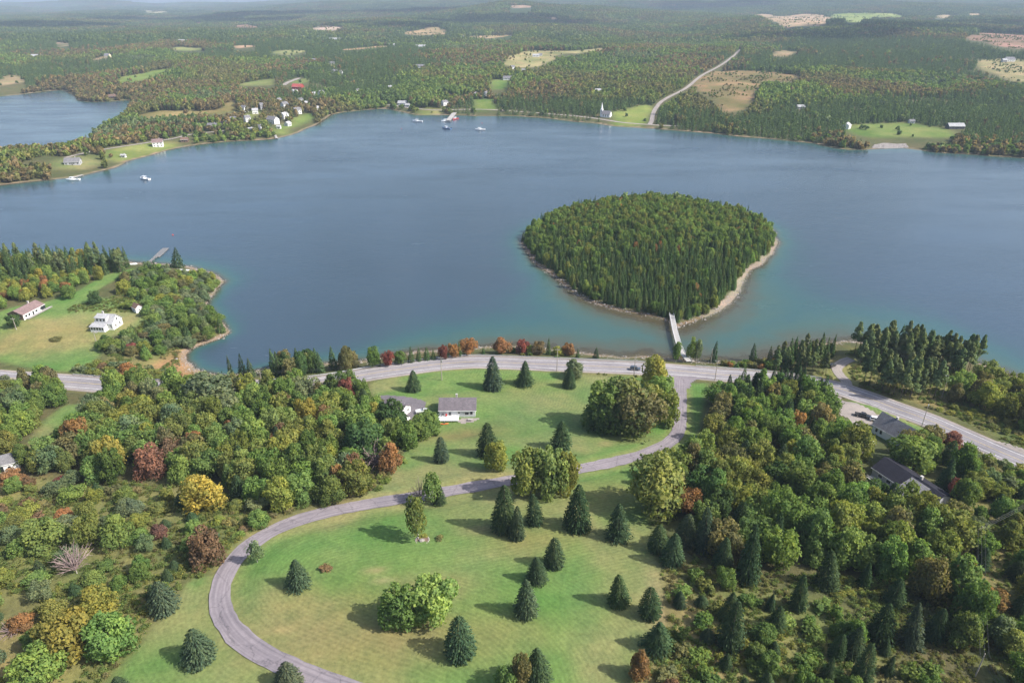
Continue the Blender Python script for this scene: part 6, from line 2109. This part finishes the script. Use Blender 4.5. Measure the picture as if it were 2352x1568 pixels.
# church
rc = empty('church', church_b + Vector((2, 5, .2)), R(-28))
MB().prism([(-4.2, -2), (4.2, -2), (4.2, 5), (0, 9), (-4.2, 5)], -6, 7).build('nave', 'white_siding', rc)
rf = MB()
for s in (-1, 1):
    rf.prism([(s * 4.7, 4.6), (0, 9.05), (0, 9.3), (s * 4.7, 4.85)], -6.3, 7.3)
rf.build('roof', 'mid_shingle', rc)
tw = MB().box(-9.0, -5.6, -1.7, 1.7, -2, 10.5).build('tower', 'white_siding', rc)
MB().box(-9.25, -5.35, -1.95, 1.95, 10.5, 10.9).build('cornice', 'white_paint', tw)
MB().loft([[(-7.3 + math.cos(a) * 1.7, math.sin(a) * 1.7, 10.9) for a in np.arange(8) * math.pi / 4], [(-7.3 + math.cos(a) * .06, math.sin(a) * .06, 20.5) for a in np.arange(8) * math.pi / 4]]).build('spire', 'white_paint', tw)
for k in range(3):
    for s in (-1, 1):
        MB().box(-3.6 + k * 3.6, -2.6 + k * 3.6, s * 4.2 - .06, s * 4.2 + .06, 1.2, 4.2).build('window', 'glass', rc)
MB().box(-9.08, -8.98, -.8, .8, -.2, 2.6).build('door', 'brown_siding', rc)
MB().box(-7.8, -6.8, -1.78, -1.70, 7.0, 9.2).build('louvre', 'dark_siding', tw)
tag(rc, 'small white church with a tall pointed spire beside the shore road', 'church')

# ------------------------------------------------------------------ road furniture


def utility_pole(bx, by, ty, label, arm=True, lean=0.0, rz=0.0, rad=.15):
    b = ground(bx, by)
    h = min(max(rise(b, ty), 6.5), 11.5)
    r = empty('utility_pole', b, rz)
    MB().tube([(0, 0, -.5), (0, 0, h * .5), (0, 0, h)], [rad * 1.15, rad, rad * .72], 8).build('pole', 'pole_wood', r)
    if arm:
        a = MB().box(-1.1, 1.1, -.07, .07, h - .75, h - .6).build('crossarm', 'pole_wood', r)
        for x in (-1.0, -.5, .5, 1.0):
            MB().tube([(x, 0, h - .6), (x, 0, h - .38)], [.06, .04], 6).build('insulator', 'white_paint', a)
    MB().tube([(.3, .0, h - 2.6), (.3, 0, h - 1.7)], .22, 8).build('transformer', 'galvanised', r) if 'transformer' in label else None
    tag(r, label, 'pole', 'utility poles along the highway')
    return b + Vector((0, 0, h)), rz


POLES = [utility_pole(602, 884, 856, 'utility pole beside the dark cove'),
         utility_pole(1015, 873, 814, 'utility pole on the grass above the garage with a transformer'),
         utility_pole(1279, 852, 800, 'utility pole beside the highway above the leafy grey-green tree'),
         utility_pole(1455, 872, 824, 'utility pole below the blue car on the highway'),
         utility_pole(1642, 873, 826, 'utility pole past the lane junction against the spruces')]
utility_pole(1632, 836, 801, 'utility pole on the shore beside the dark spruce', False)
utility_pole(1598, 834, 800, 'pale post near the shore end of the footbridge', False)
utility_pole(222, 788, 766, 'utility pole on the meadow below the farmhouse')
utility_pole(38, 757, 738, 'utility pole at the driveway of the long bungalow')
PWR = [utility_pole(2235, 1262, 1208, 'utility pole where the power line turns in the wood', rz=.2), utility_pole(2240, 1552, 1500, 'utility pole standing in the cleared power line strip', False, rz=0.0, rad=.12),
       utility_pole(2420, 1165, 1105, 'utility pole of the power line beside the highway', rz=.6), utility_pole(2330, 1700, 1640, 'utility pole at the lower end of the power line strip')]


def wire(p, q, label, sag=.6, rad=.022):
    pts = [p.lerp(q, t) - Vector((0, 0, sag * 4 * t * (1 - t))) for t in np.linspace(0, 1, 13)]
    tag(MB().tube(pts, rad, 4, False).build('overhead_wire', 'wire'), label, 'wire', 'overhead power wires')


SPAN = ['from the cove pole to the garage pole', 'from the garage pole to the middle highway pole', 'from the middle highway pole to the pole below the car', 'from the pole below the car to the junction pole']
for k_, ((p, a), (q, _)) in enumerate(zip(POLES[:-1], POLES[1:])):
    for o in (-1.0, 1.0):
        wire(p + Vector((0, o * .5, -.38)), q + Vector((0, o * .5, -.38)), f'thin {"water-side" if o > 0 else "lawn-side"} wire {SPAN[k_]}', 1.0, .018)
for (i, j), sp in zip(((2, 0), (0, 1), (1, 3)), ('from the highway to the turn of the power line', 'along the cleared strip above its lone pole', 'along the cleared strip below its lone pole')):
    for o, nm in ((-.9, 'wood-side'), (0, 'middle'), (.9, 'outer')):
        wire(PWR[i][0] + Vector((o, 0, -.38)), PWR[j][0] + Vector((o, 0, -.38)), f'pale {nm} power wire {sp}', .8, .03)


def street_lamp(bx, by, ty, rz, label):
    b = ground(bx, by)
    h = min(max(rise(b, ty), 7), 11)
    r = empty('street_lamp', b, rz)
    MB().tube([(0, 0, -.4), (0, 0, h)], [.14, .09], 8).build('pole', 'pole_wood', r)
    MB().tube([(0, 0, h - .35), (.7, 0, h + .05), (1.5, 0, h + .1)], .045, 6).build('arm', 'galvanised', r)
    hd_ = MB().loft([[(1.3, -.13, h), (1.3, .13, h), (1.3, .10, h + .16), (1.3, -.10, h + .16)], [(2.15, -.17, h + .02), (2.15, .17, h + .02), (2.15, .08, h + .12), (2.15, -.08, h + .12)]]).build('lamp_head', 'galvanised', r)
    MB().box(1.4, 2.05, -.1, .1, h - .06, h - .002).build('lens', 'lamp_glass', hd_)
    tag(r, label, 'street lamp')


street_lamp(2116, 982, 934, .9, 'street lamp on the verge between the white house and the highway')
street_lamp(2163, 912, 860, 3.6, 'street lamp among the pines above the highway')


def guard_rail(px0, px1, off, label):
    i0_ = np.argmin(abs(CX + highway[:, 0] / (highway[:, 1] * C_ + CAM_H * S_ - 2) * FPX - px0))
    i1_ = np.argmin(abs(CX + highway[:, 0] / (highway[:, 1] * C_ + CAM_H * S_ - 2) * FPX - px1))
    ln = highway[i0_:i1_ + 1]
    d = np.gradient(ln[:, :2], axis=0)
    d /= np.linalg.norm(d, axis=1)[:, None]
    p = ln[:, :2] + np.column_stack([-d[:, 1], d[:, 0]]) * off
    z = ln[:, 2]
    root = empty('guard_rail', (p[0, 0], p[0, 1], z[0]))
    rel = lambda i, dz: (p[i, 0] - p[0, 0], p[i, 1] - p[0, 1], z[i] - z[0] + dz)
    rings = []
    for i in range(len(p)):
        n_ = np.array([-d[i, 1], d[i, 0]])
        x, y, zz = rel(i, 0)
        rings.append([(x - n_[0] * a, y - n_[1] * a, zz + b) for a, b in ((.0, .42), (.09, .48), (.02, .57), (.09, .66), (.0, .74), (-.03, .74), (-.03, .42))])
    MB().loft(rings).build('rail_beam', 'galvanised', root)
    pm = MB().box(-.07, .07, -.07, .07, -.6, .78).mesh('post', 'grey_wood')
    for i in range(0, len(p), 1 if len(p) < 40 else 2):
        q = link(bpy.data.objects.new('post', pm), root)
        n_ = np.array([-d[i, 1], d[i, 0]])
        x, y, zz = rel(i, 0)
        q.location = (x + n_[0] * .1, y + n_[1] * .1, zz)
        q.rotation_euler = (0, 0, math.atan2(d[i, 1], d[i, 0]))
    tag(root, label, 'guard rail')


guard_rail(150, 560, 5.7, 'steel guard rail between the meadow, the cove and the highway')
guard_rail(600, 1525, 5.7, 'long steel guard rail along the water side of the highway curve')
guard_rail(1592, 1890, 5.7, 'steel guard rail from the footbridge towards the pine point')


def vehicle(name, b, rz, mat, label, kind='suv', cat='car'):
    """car with the nose towards local +x."""
    r = empty(name, b, rz)
    L, Wd = {'suv': (4.6, 1.85), 'car': (4.6, 1.8), 'pickup': (5.7, 2.0)}[kind]
    hwid = Wd / 2
    low = {'suv': [(-2.3, .4), (-2.3, .98), (-2.22, 1.08), (.75, 1.05), (2.0, .92), (2.25, .78), (2.3, .4)],
           'car': [(-2.3, .35), (-2.3, .82), (-2.1, .92), (.8, .92), (2.05, .80), (2.25, .66), (2.3, .35)],
           'pickup': [(-2.85, .5), (-2.85, 1.05), (-.75, 1.05), (-.7, 1.1), (1.1, 1.1), (2.5, 1.0), (2.8, .85), (2.85, .5)]}[kind]
    rings = []
    for y, s in ((-hwid, .97), (-hwid * .93, 1.0), (hwid * .93, 1.0), (hwid, .97)):
        edge = abs(y) >= hwid - 1e-6
        rings.append([(x * s, y, z if not edge else z * .97 - (.03 if z > .6 else -.03)) for x, z in low])
    MB().loft(rings).build('body', mat, r)
    cab = {'suv': ((-2.1, 1.06, 1.0), (-1.9, .35, 1.68)), 'car': ((-1.75, 1.0, .92), (-1.2, .25, 1.40)), 'pickup': ((-.85, 1.35, 1.1), (-.65, .75, 1.75))}[kind]
    (a0, a1, az), (b0, b1, bz) = cab
    w0, w1 = hwid * .93, hwid * .76
    MB().loft([[(a0, -w0, az), (a1, -w0, az), (a1, w0, az), (a0, w0, az)], [(b0, -w1, bz), (b1, -w1, bz), (b1, w1, bz), (b0, w1, bz)]]).build('window_glass', 'glass', r)
    MB().loft([[(b0 - .03, -w1 - .02, bz + .003), (b1 + .03, -w1 - .02, bz + .003), (b1 + .03, w1 + .02, bz + .003), (b0 - .03, w1 + .02, bz + .003)], [(b0 + .08, -w1 + .08, bz + .07), (b1 - .08, -w1 + .08, bz + .07), (b1 - .08, w1 - .08, bz + .07), (b0 + .08, w1 - .08, bz + .07)]]).build('roof', mat, r)
    if kind == 'pickup':
        MB().box(-2.72, -.95, -hwid * .8, hwid * .8, 1.052, 1.058).build('cargo_bed', 'rubber', r)
    wr = .36 if kind != 'pickup' else .4
    for x in (-L * .31, L * .31):
        for y in (-1, 1):
            w = MB().tube([(x, y * (hwid - .22), wr), (x, y * (hwid + .01), wr)], wr, 14).build('wheel', 'rubber', r)
            MB().tube([(x, y * (hwid + .01), wr), (x, y * (hwid + .025), wr)], wr * .58, 10).build('rim', 'chrome', w)
    zf = .72 if kind != 'pickup' else .85
    for y in (-1, 1):
        MB().box(L / 2 - .10, L / 2 + .0, y * hwid * .72 - .16, y * hwid * .72 + .16, zf - .1, zf + .04).build('headlight', 'lamp_glass', r)
        MB().box(-L / 2 - .02, -L / 2 + .06, y * hwid * .8 - .1, y * hwid * .8 + .1, zf - .05, zf + .2).build('tail_light', 'red_lamp', r)
    return tag(r, label, cat)


def on_road(px, off, back=False):
    i = np.argmin(abs(CX + highway[:, 0] / (highway[:, 1] * C_ + CAM_H * S_ - 2) * FPX - px))
    d = highway[i + 1, :2] - highway[i - 1, :2]
    d /= np.linalg.norm(d)
    p = highway[i, :2] + np.array([-d[1], d[0]]) * off
    return Vector((p[0], p[1], highway[i, 2] + .01)), math.atan2(d[1], d[0]) + (math.pi if back else 0)


b, a = on_road(1460, -1.75)
vehicle('car', b, a, 'car_blue', 'dark blue car driving on the highway below the island', 'suv')
b = ground(1981, 957)
vehicle('pickup_truck', b + Vector((0, 0, .05)), R(-28), 'car_black', 'black pickup truck parked on the gravel yard', 'pickup', 'truck')
b = ground(2012, 967)
vehicle('car', b + Vector((0, 0, .05)), R(-28), 'car_white', 'white car parked against the white house', 'suv')
b = ground(1996, 1021)
vehicle('car', b + Vector((0, 0, .05)), R(8), 'car_white', 'white car parked behind the white house near the trees', 'car')
b = ground(1910, 842)
vehicle('car', b, R(35), 'car_black', 'dark car parked on the small road at the pine point', 'suv')

# ------------------------------------------------------------------ boats, docks, bridge


def hull_rings(L, wd, dp, bow=.55):
    rings = []
    for i in range(10):
        t = i / 9
        w = wd / 2 * (1 - max(0, (t - .45) / .55) ** 2.2) * (.92 + .08 * min(1, t * 4))
        w = max(w, .05)
        sheer = dp * (1 + bow * max(0, (t - .3) / .7) ** 2)
        x = L * (t - .5)
        rake = .5 * max(0, t - .7) / .3
        rings.append([(x - rake * .8, -w * .55, -.35), (x - rake * .2, -w * .92, dp * .35), (x, -w, sheer), (x, -w + min(.12, w * .5), sheer), (x, -w + min(.12, w * .5), dp * .55 if t < .55 else sheer - .08),
                      (x, w - min(.12, w * .5), dp * .55 if t < .55 else sheer - .08), (x, w - min(.12, w * .5), sheer), (x, w, sheer), (x - rake * .2, w * .92, dp * .35), (x - rake * .8, w * .55, -.35)])
    return rings


def fishing_boat(bx, by, L, deg, hull, label, trim='boat_white'):
    x, y = to_plane(bx, by, 0)
    r = empty('fishing_boat', (x, y, 0.0), R(deg))
    wd, dp = L * .34, L * .10
    MB().loft(hull_rings(L, wd, dp)).build('hull', hull, r)
    MB().tube([(-L / 2 + .02, 0, dp * .9), (L * .12, wd * .0, dp * .95)], .05, 5).build('keel_rail', 'dark_metal', r)
    cb_ = MB().loft([[(.02 * L, -wd * .34, dp * .5), (.30 * L, -wd * .3, dp * .9), (.30 * L, wd * .3, dp * .9), (.02 * L, wd * .34, dp * .5)],
                     [(.02 * L, -wd * .30, dp + 1.75), (.20 * L, -wd * .26, dp + 1.75), (.20 * L, wd * .26, dp + 1.75), (.02 * L, wd * .30, dp + 1.75)]]).build('wheelhouse', trim, r)
    MB().box(-.10 * L, .225 * L, -wd * .36, wd * .36, dp + 1.752, dp + 1.86).build('wheelhouse_roof', trim, r)
    MB().box(.05 * L, .18 * L, -wd * .335, wd * .335, dp + .95, dp + 1.45).build('window', 'glass', cb_)
    for s in (-1, 1):
        MB().tube([(-.095 * L, s * wd * .33, dp * .6), (-.095 * L, s * wd * .33, dp + 1.752)], .05, 5).build('roof_post', trim, r)
    MB().tube([(.06 * L, 0, dp + 1.86), (.06 * L, 0, dp + 4.2)], [.06, .03], 6).build('mast', 'galvanised', r)
    MB().box(-.36 * L, -.24 * L, -wd * .25, wd * .25, dp * .56, dp * .56 + .6).build('trap_box', 'orange_plastic' if hull == 'boat_red' else 'galvanised', r)
    return tag(r, label, 'boat')


fishing_boat(333, 412, 11.5, 160, 'boat_white', 'white fishing boat moored off the far point')
fishing_boat(168, 414, 12, 190, 'boat_white', 'white fishing boat tied beside the small far dock')
fishing_boat(959, 280, 15, 175, 'boat_white', 'white fishing boat moored nearest the bright green shore trees')
fishing_boat(1026, 296, 14, 150, 'boat_blue', 'blue-hulled fishing boat moored off the wharf')
fishing_boat(1103, 299, 14, 185, 'boat_white', 'white fishing boat moored alone out in the bay')
fishing_boat(1024, 279, 14, 205, 'boat_white', 'white fishing boat lying at the end of the wharf')
fishing_boat(1046, 274, 13, 240, 'boat_red', 'red-hulled fishing boat lying along the wharf')


def pier(name, p, q, wd, z, label, cat='dock', piles=True, plank=.5, mat='grey_wood', step=4.0):
    """planked deck from p to q on piles."""
    p, q = Vector((p[0], p[1], 0)), Vector((q[0], q[1], 0))
    d = q - p
    L = d.length
    r = empty(name, (p.x, p.y, 0), math.atan2(d.y, d.x))
    mb = MB()
    n = int(L / plank)
    for i in range(n):
        mb.box(i * plank + .01, (i + 1) * plank - .03, -wd / 2, wd / 2, z - .08, z)
    dk_ = mb.build('deck', mat, r)
    tag(dk_, kind='stuff')
    MB().box(0, L, -wd / 2 + .1, -wd / 2 + .3, z - .35, z - .081).box(0, L, wd / 2 - .3, wd / 2 - .1, z - .35, z - .081).build('beam', mat, r)
    if piles:
        for i in range(int(L / step) + 1):
            for s in (-1, 1):
                MB().tube([(min(i * step + .3, L - .2), s * (wd / 2 - .2), -3.5), (min(i * step + .3, L - .2), s * (wd / 2 - .2), z + .35 if name != 'footbridge' else z - .08)], .15, 7).build('pile', 'pole_wood', r)
    return tag(r, label, cat)


P2 = lambda x, y, z=0.0: to_plane(x, y, z)
pier('wharf', P2(1044, 262), P2(1030, 280), 7, 2.2, 'timber wharf with fishing boats alongside across the bay', 'wharf')
pier('small_dock', P2(190, 404), P2(160, 413), 2.4, 1.2, 'small dock with a boat tied on below the far point houses')
pier('landing_stage', P2(632, 312), P2(636, 320), 3.0, 1.2, 'short landing stage below the far village lawn')
pier('gangway', P2(338, 605, .8), P2(360, 588, .8), 1.8, 1.0, 'narrow gangway leading to the floating dock off the point', mat='dock_wood')
fd = pier('floating_dock', P2(359, 590, .6), P2(381, 569, .6), 4.2, .55, 'grey floating dock off the tip of the point', 'dock', True, .5, 'dock_wood', 7.0)

# footbridge to the island: straight span on piles, then a bend to the shore
pb = [P2(1541, 716, 2.4), P2(1547, 747, 2.4), P2(1553, 773, 2.4), P2(1561, 799, 2.4), P2(1569, 816, 2.4), P2(1582, 831, 3.0)]
ln = spline(pb, .5)
s_ = np.concatenate([[0], np.cumsum(np.linalg.norm(np.diff(ln, axis=0), axis=1))])
Lb_ = s_[-1]
zb = np.interp(s_, [0, 6, Lb_ - 12, Lb_], [2.1, 2.6, 2.7, 3.5])
fb0 = empty('footbridge', (ln[0, 0], ln[0, 1], 0))
dd = np.gradient(ln, axis=0)
dd /= np.linalg.norm(dd, axis=1)[:, None]
nn_ = np.column_stack([-dd[:, 1], dd[:, 0]])
o2 = ln - ln[0]
mb = MB()
for i in range(len(ln) - 1):
    M = Matrix.Translation((o2[i, 0], o2[i, 1], zb[i])) @ Matrix.Rotation(math.atan2(dd[i, 1], dd[i, 0]), 4, 'Z')
    mb.box(.0, .46, -1.15, 1.15, -.08, 0, M)
tag(mb.build('deck_planks', 'concrete', fb0), kind='stuff')
for s in (-1, 1):
    for zz in (.55, 1.05):
        MB().tube([(o2[i, 0] + nn_[i, 0] * s * 1.1, o2[i, 1] + nn_[i, 1] * s * 1.1, zb[i] + zz) for i in range(0, len(ln), 2)], .05, 4, False).build('handrail', 'white_paint', fb0)
    MB().tube([(o2[i, 0] + nn_[i, 0] * s * .9, o2[i, 1] + nn_[i, 1] * s * .9, zb[i] - .24) for i in range(0, len(ln), 2)], .15, 4, False).build('girder', 'grey_wood', fb0)
pm = MB().box(-.06, .06, -.06, .06, -.3, 1.1).mesh('rail_post', 'white_paint')
for i in range(0, len(ln), 5):
    for s in (-1, 1):
        q = link(bpy.data.objects.new('rail_post', pm), fb0)
        q.location = (o2[i, 0] + nn_[i, 0] * s * 1.1, o2[i, 1] + nn_[i, 1] * s * 1.1, zb[i])
pm = MB().tube([(0, 0, -5.5), (0, 0, -.1)], .17, 8).mesh('pile', 'pole_wood')
for i in range(6, len(ln) - 8, 10):
    for s in (-1, 1):
        q = link(bpy.data.objects.new('pile', pm), fb0)
        q.location = (o2[i, 0] + nn_[i, 0] * s * .95, o2[i, 1] + nn_[i, 1] * s * .95, zb[i] - .2)
tag(fb0, 'pale wooden footbridge with railings leading to the wooded island', 'bridge')
kayak_spots = [(382, 630, 8.5, 1.6, -.18, 'long white upturned boat on the grass of the point'), (398, 625, 4, 1.5, .5, 'small white upturned dinghy beside the long white boat'), (424, 621, 9.5, 1.7, -.12, 'slim white boat hauled out near the tip of the point'), (306, 607, 5, 2.2, .3, 'white boat hauled out beside the gangway')]
for bx, by, L, w, a, lab in kayak_spots:
    b = ground(bx, by)
    r = empty('hauled_boat', b + Vector((0, 0, .0)), a)
    rings = []
    for i in range(9):
        t = i / 8
        ww_ = w / 2 * max(.08, 1 - max(0, (t - .5) / .5) ** 2)
        rings.append([(L * (t - .5), math.cos(q) * ww_, math.sin(q) * .75 * (ww_ / w * 2) ** .3) for q in np.linspace(0, math.pi, 9)])
    MB().loft(rings).build('hull', 'boat_white', r)
    MB().box(-L * .45, L * .4, -.05, .05, .74, .82).build('keel', 'grey_wood', r)
    tag(r, lab, 'boat')
b = ground(969, 948)
r = empty('boat_trailer', b, .3)
MB().loft([[(x + 0, y, z + .75) for x, y, z in q] for q in hull_rings(4.6, 1.7, .7)]).build('hull', 'boat_white', r)
MB().box(-2.2, 3.2, -.06, .06, .3, .4).box(-1.6, -1.4, -.8, .8, .3, .42).build('trailer_frame', 'galvanised', r)
for s in (-1, 1):
    MB().tube([(-1.5, s * .75, .3), (-1.5, s * .95, .3)], .3, 12).build('wheel', 'rubber', r)
MB().box(.2, .5, -.5, .5, 1.4, 1.9).build('windshield', 'glass', r)
tag(r, 'small white boat on a trailer parked beside the asphalt drive', 'boat')
for bx, by, lab in [(922, 296, 'small dark mooring buoy off the bright green shore trees'), (1107, 283, 'tiny mooring buoy inshore of the lone white boat'), (397, 540, 'little dark buoy off the floating dock')]:
    x, y = to_plane(bx, by)
    r = empty('mooring_buoy', (x, y, 0))
    MB().loft([[(math.cos(a) * q, math.sin(a) * q, z) for a in np.arange(8) * math.pi / 4] for q, z in ((.15, -.3), (.6, 0), (.6, .35), (.15, .7))]).build('float', 'boat_red', r)
    MB().tube([(0, 0, .6), (0, 0, 1.5)], .05, 5).build('staff', 'dark_metal', r)
    tag(r, lab, 'buoy')

# ------------------------------------------------------------------ stones


def stone(name, seed):
    bm = bmesh.new()
    bmesh.ops.create_icosphere(bm, subdivisions=1, radius=.5)
    r = np.random.default_rng(seed)
    for v in bm.verts:
        v.co *= r.uniform(.75, 1.2)
        v.co.z *= .7
    me = bpy.data.meshes.new(name)
    bm.to_mesh(me)
    bm.free()
    me.materials.append(MATS['rock'])
    return me


k = np.random.default_rng(9)
SP, SS = [], []
rp = gpoly([(2003, 341), (2008, 333), (2030, 329), (2060, 331), (2080, 330), (2086, 339), (2050, 341)])
x0, y0 = rp.min(0)
x1, y1 = rp.max(0)
X, Y = k.uniform(x0, x1, 2600), k.uniform(y0, y1, 2600)
ok = inside(X, Y, rp)
SP.append(np.column_stack([X, Y])[ok])
SS.append(k.uniform(.5, 2.4, ok.sum()))
for poly, m_, n_ in ((isl_poly, 5.5, 5200), (near_line, 4.5, 5200)):
    i = k.integers(0, len(poly) - 1, n_)
    q = poly[i] + (poly[i + 1] - poly[i]) * k.random((n_, 1)) + k.normal(size=(n_, 2)) * 1.9
    ok = (abs(q[:, 0]) < 330) & (sample(SD, q[:, 0], q[:, 1]) > -3)
    SP.append(q[ok])
    SS.append(k.uniform(.18, .75, ok.sum()) * (1 + (k.random(ok.sum()) < .04) * 1.2))
SP, SS = np.vstack(SP), np.concatenate(SS)
n = len(SP)
scatter('gravel_stones', [stone('stone', i) for i in range(4)], np.column_stack([SP, sample(HH, SP[:, 0], SP[:, 1])]), k.integers(0, 4, n), np.column_stack([SS * k.uniform(.8, 1.4, n), SS, SS]), np.column_stack([0 * SS, 0 * SS, k.uniform(0, 6.28, n)]), np.ones((n, 4)))
b = ground(969, 1242)
r = bpy.data.objects.new('boulder', stone('boulder', 44))
link(r)
r.location = b + Vector((0, 0, .25))
r.scale = (1.8, 1.4, 1.3)
tag(r, 'pale boulder in the round flower bed below the young lawn tree', 'boulder')
ring_ = MB()
for q in range(18):
    a = q / 18 * 2 * math.pi
    ring_.tube([(math.cos(a) * 1.8, math.sin(a) * 1.8, -.05), (math.cos(a) * 1.8, math.sin(a) * 1.8, .18)], [.26, .18], 6)
fbd = empty('flower_bed', ground(970, 1240))
ring_.build('stone_edging', 'rock', fbd)
MB().tube([(0, 0, -.1), (0, 0, .07)], 1.6, 16).build('soil', 'brown_siding', fbd)
tag(fbd, 'round flower bed with a stone edging on the lawn', 'flower bed')

# ------------------------------------------------------------------ fair-weather clouds: they throw the dark bands over the far hills
cm, nt_, out_ = nodes_of('cloud')
d_ = N(nt_, 'ShaderNodeBsdfDiffuse')
d_.inputs[0].default_value = (.92, .92, .93, 1)
t_ = N(nt_, 'ShaderNodeBsdfTranslucent')
t_.inputs[0].default_value = (.8, .82, .85, 1)
x_ = N(nt_, 'ShaderNodeMixShader')
x_.inputs[0].default_value = .22
nt_.links.new(d_.outputs[0], x_.inputs[1])
nt_.links.new(t_.outputs[0], x_.inputs[2])
nt_.links.new(x_.outputs[0], out_.inputs[0])


def cloud(px, py, lx, ly, alt, seed):
    """flat-bottomed heap of rounded lobes whose shade falls on the ground seen at px, py."""
    g = ground(px, py)
    c = g + to_sun * ((alt - g.z) / to_sun.z)
    r = np.random.default_rng(seed)
    bm = bmesh.new()
    for i in range(26):
        q = r.uniform(-1, 1, 2)
        if q @ q > 1:
            continue
        s = (1.15 - (q @ q) ** .5) * .55
        m = Matrix.Translation((q[0] * lx, q[1] * ly, 0)) @ Matrix.Diagonal((lx * (.18 + s * .5), ly * (.2 + s * .5), min(lx, ly) * (.1 + .4 * s), 1))
        bmesh.ops.create_icosphere(bm, subdivisions=3, radius=1, matrix=m)
    for v in bm.verts:
        n_ = float(fbm(np.array([v.co.x + seed * 900]), np.array([v.co.y + v.co.z * 2]), min(lx, ly) * .4, 3, 3)[0])
        v.co.z = v.co.z * (.7 + .7 * n_) if v.co.z > 0 else v.co.z * .12
        v.co.x *= .85 + .3 * n_
        v.co.y *= .85 + .3 * n_
    me = bpy.data.meshes.new('cloud')
    bm.to_mesh(me)
    bm.free()
    me.materials.append(cm)
    me.polygons.foreach_set('use_smooth', [True] * len(me.polygons))
    o = link(bpy.data.objects.new('cloud', me))
    o.location = c
    tag(o, kind='structure')


for i, (px, py, lx, ly) in enumerate([(90, 62, 520, 330), (330, 50, 560, 330), (560, 52, 300, 240), (2110, 70, 520, 230), (1900, 82, 280, 150), (1000, 22, 700, 420), (1180, 48, 460, 200), (700, 30, 600, 420), (1500, 26, 700, 420), (1640, 18, 500, 500),
                                   (1300, 60, 260, 120), (2330, 58, 300, 160), (860, 60, 260, 150)]):
    cloud(px, py, lx, ly, 1400, i + 1)

# ------------------------------------------------------------------ haze
hz, nt_, out_ = nodes_of('haze')
pv = N(nt_, 'ShaderNodeVolumePrincipled')
pv.inputs['Color'].default_value = (.62, .77, 1.0, 1)
pv.inputs['Density'].default_value = 8.0e-5
pv.inputs['Anisotropy'].default_value = 0.0
nt_.links.new(pv.outputs[0], out_.inputs['Volume'])
hb = MB().box(-9900, 9900, -700, 16500, -7.2, float(HH.max()) + 40)
tag(hb.build('haze', 'haze'), kind='stuff')
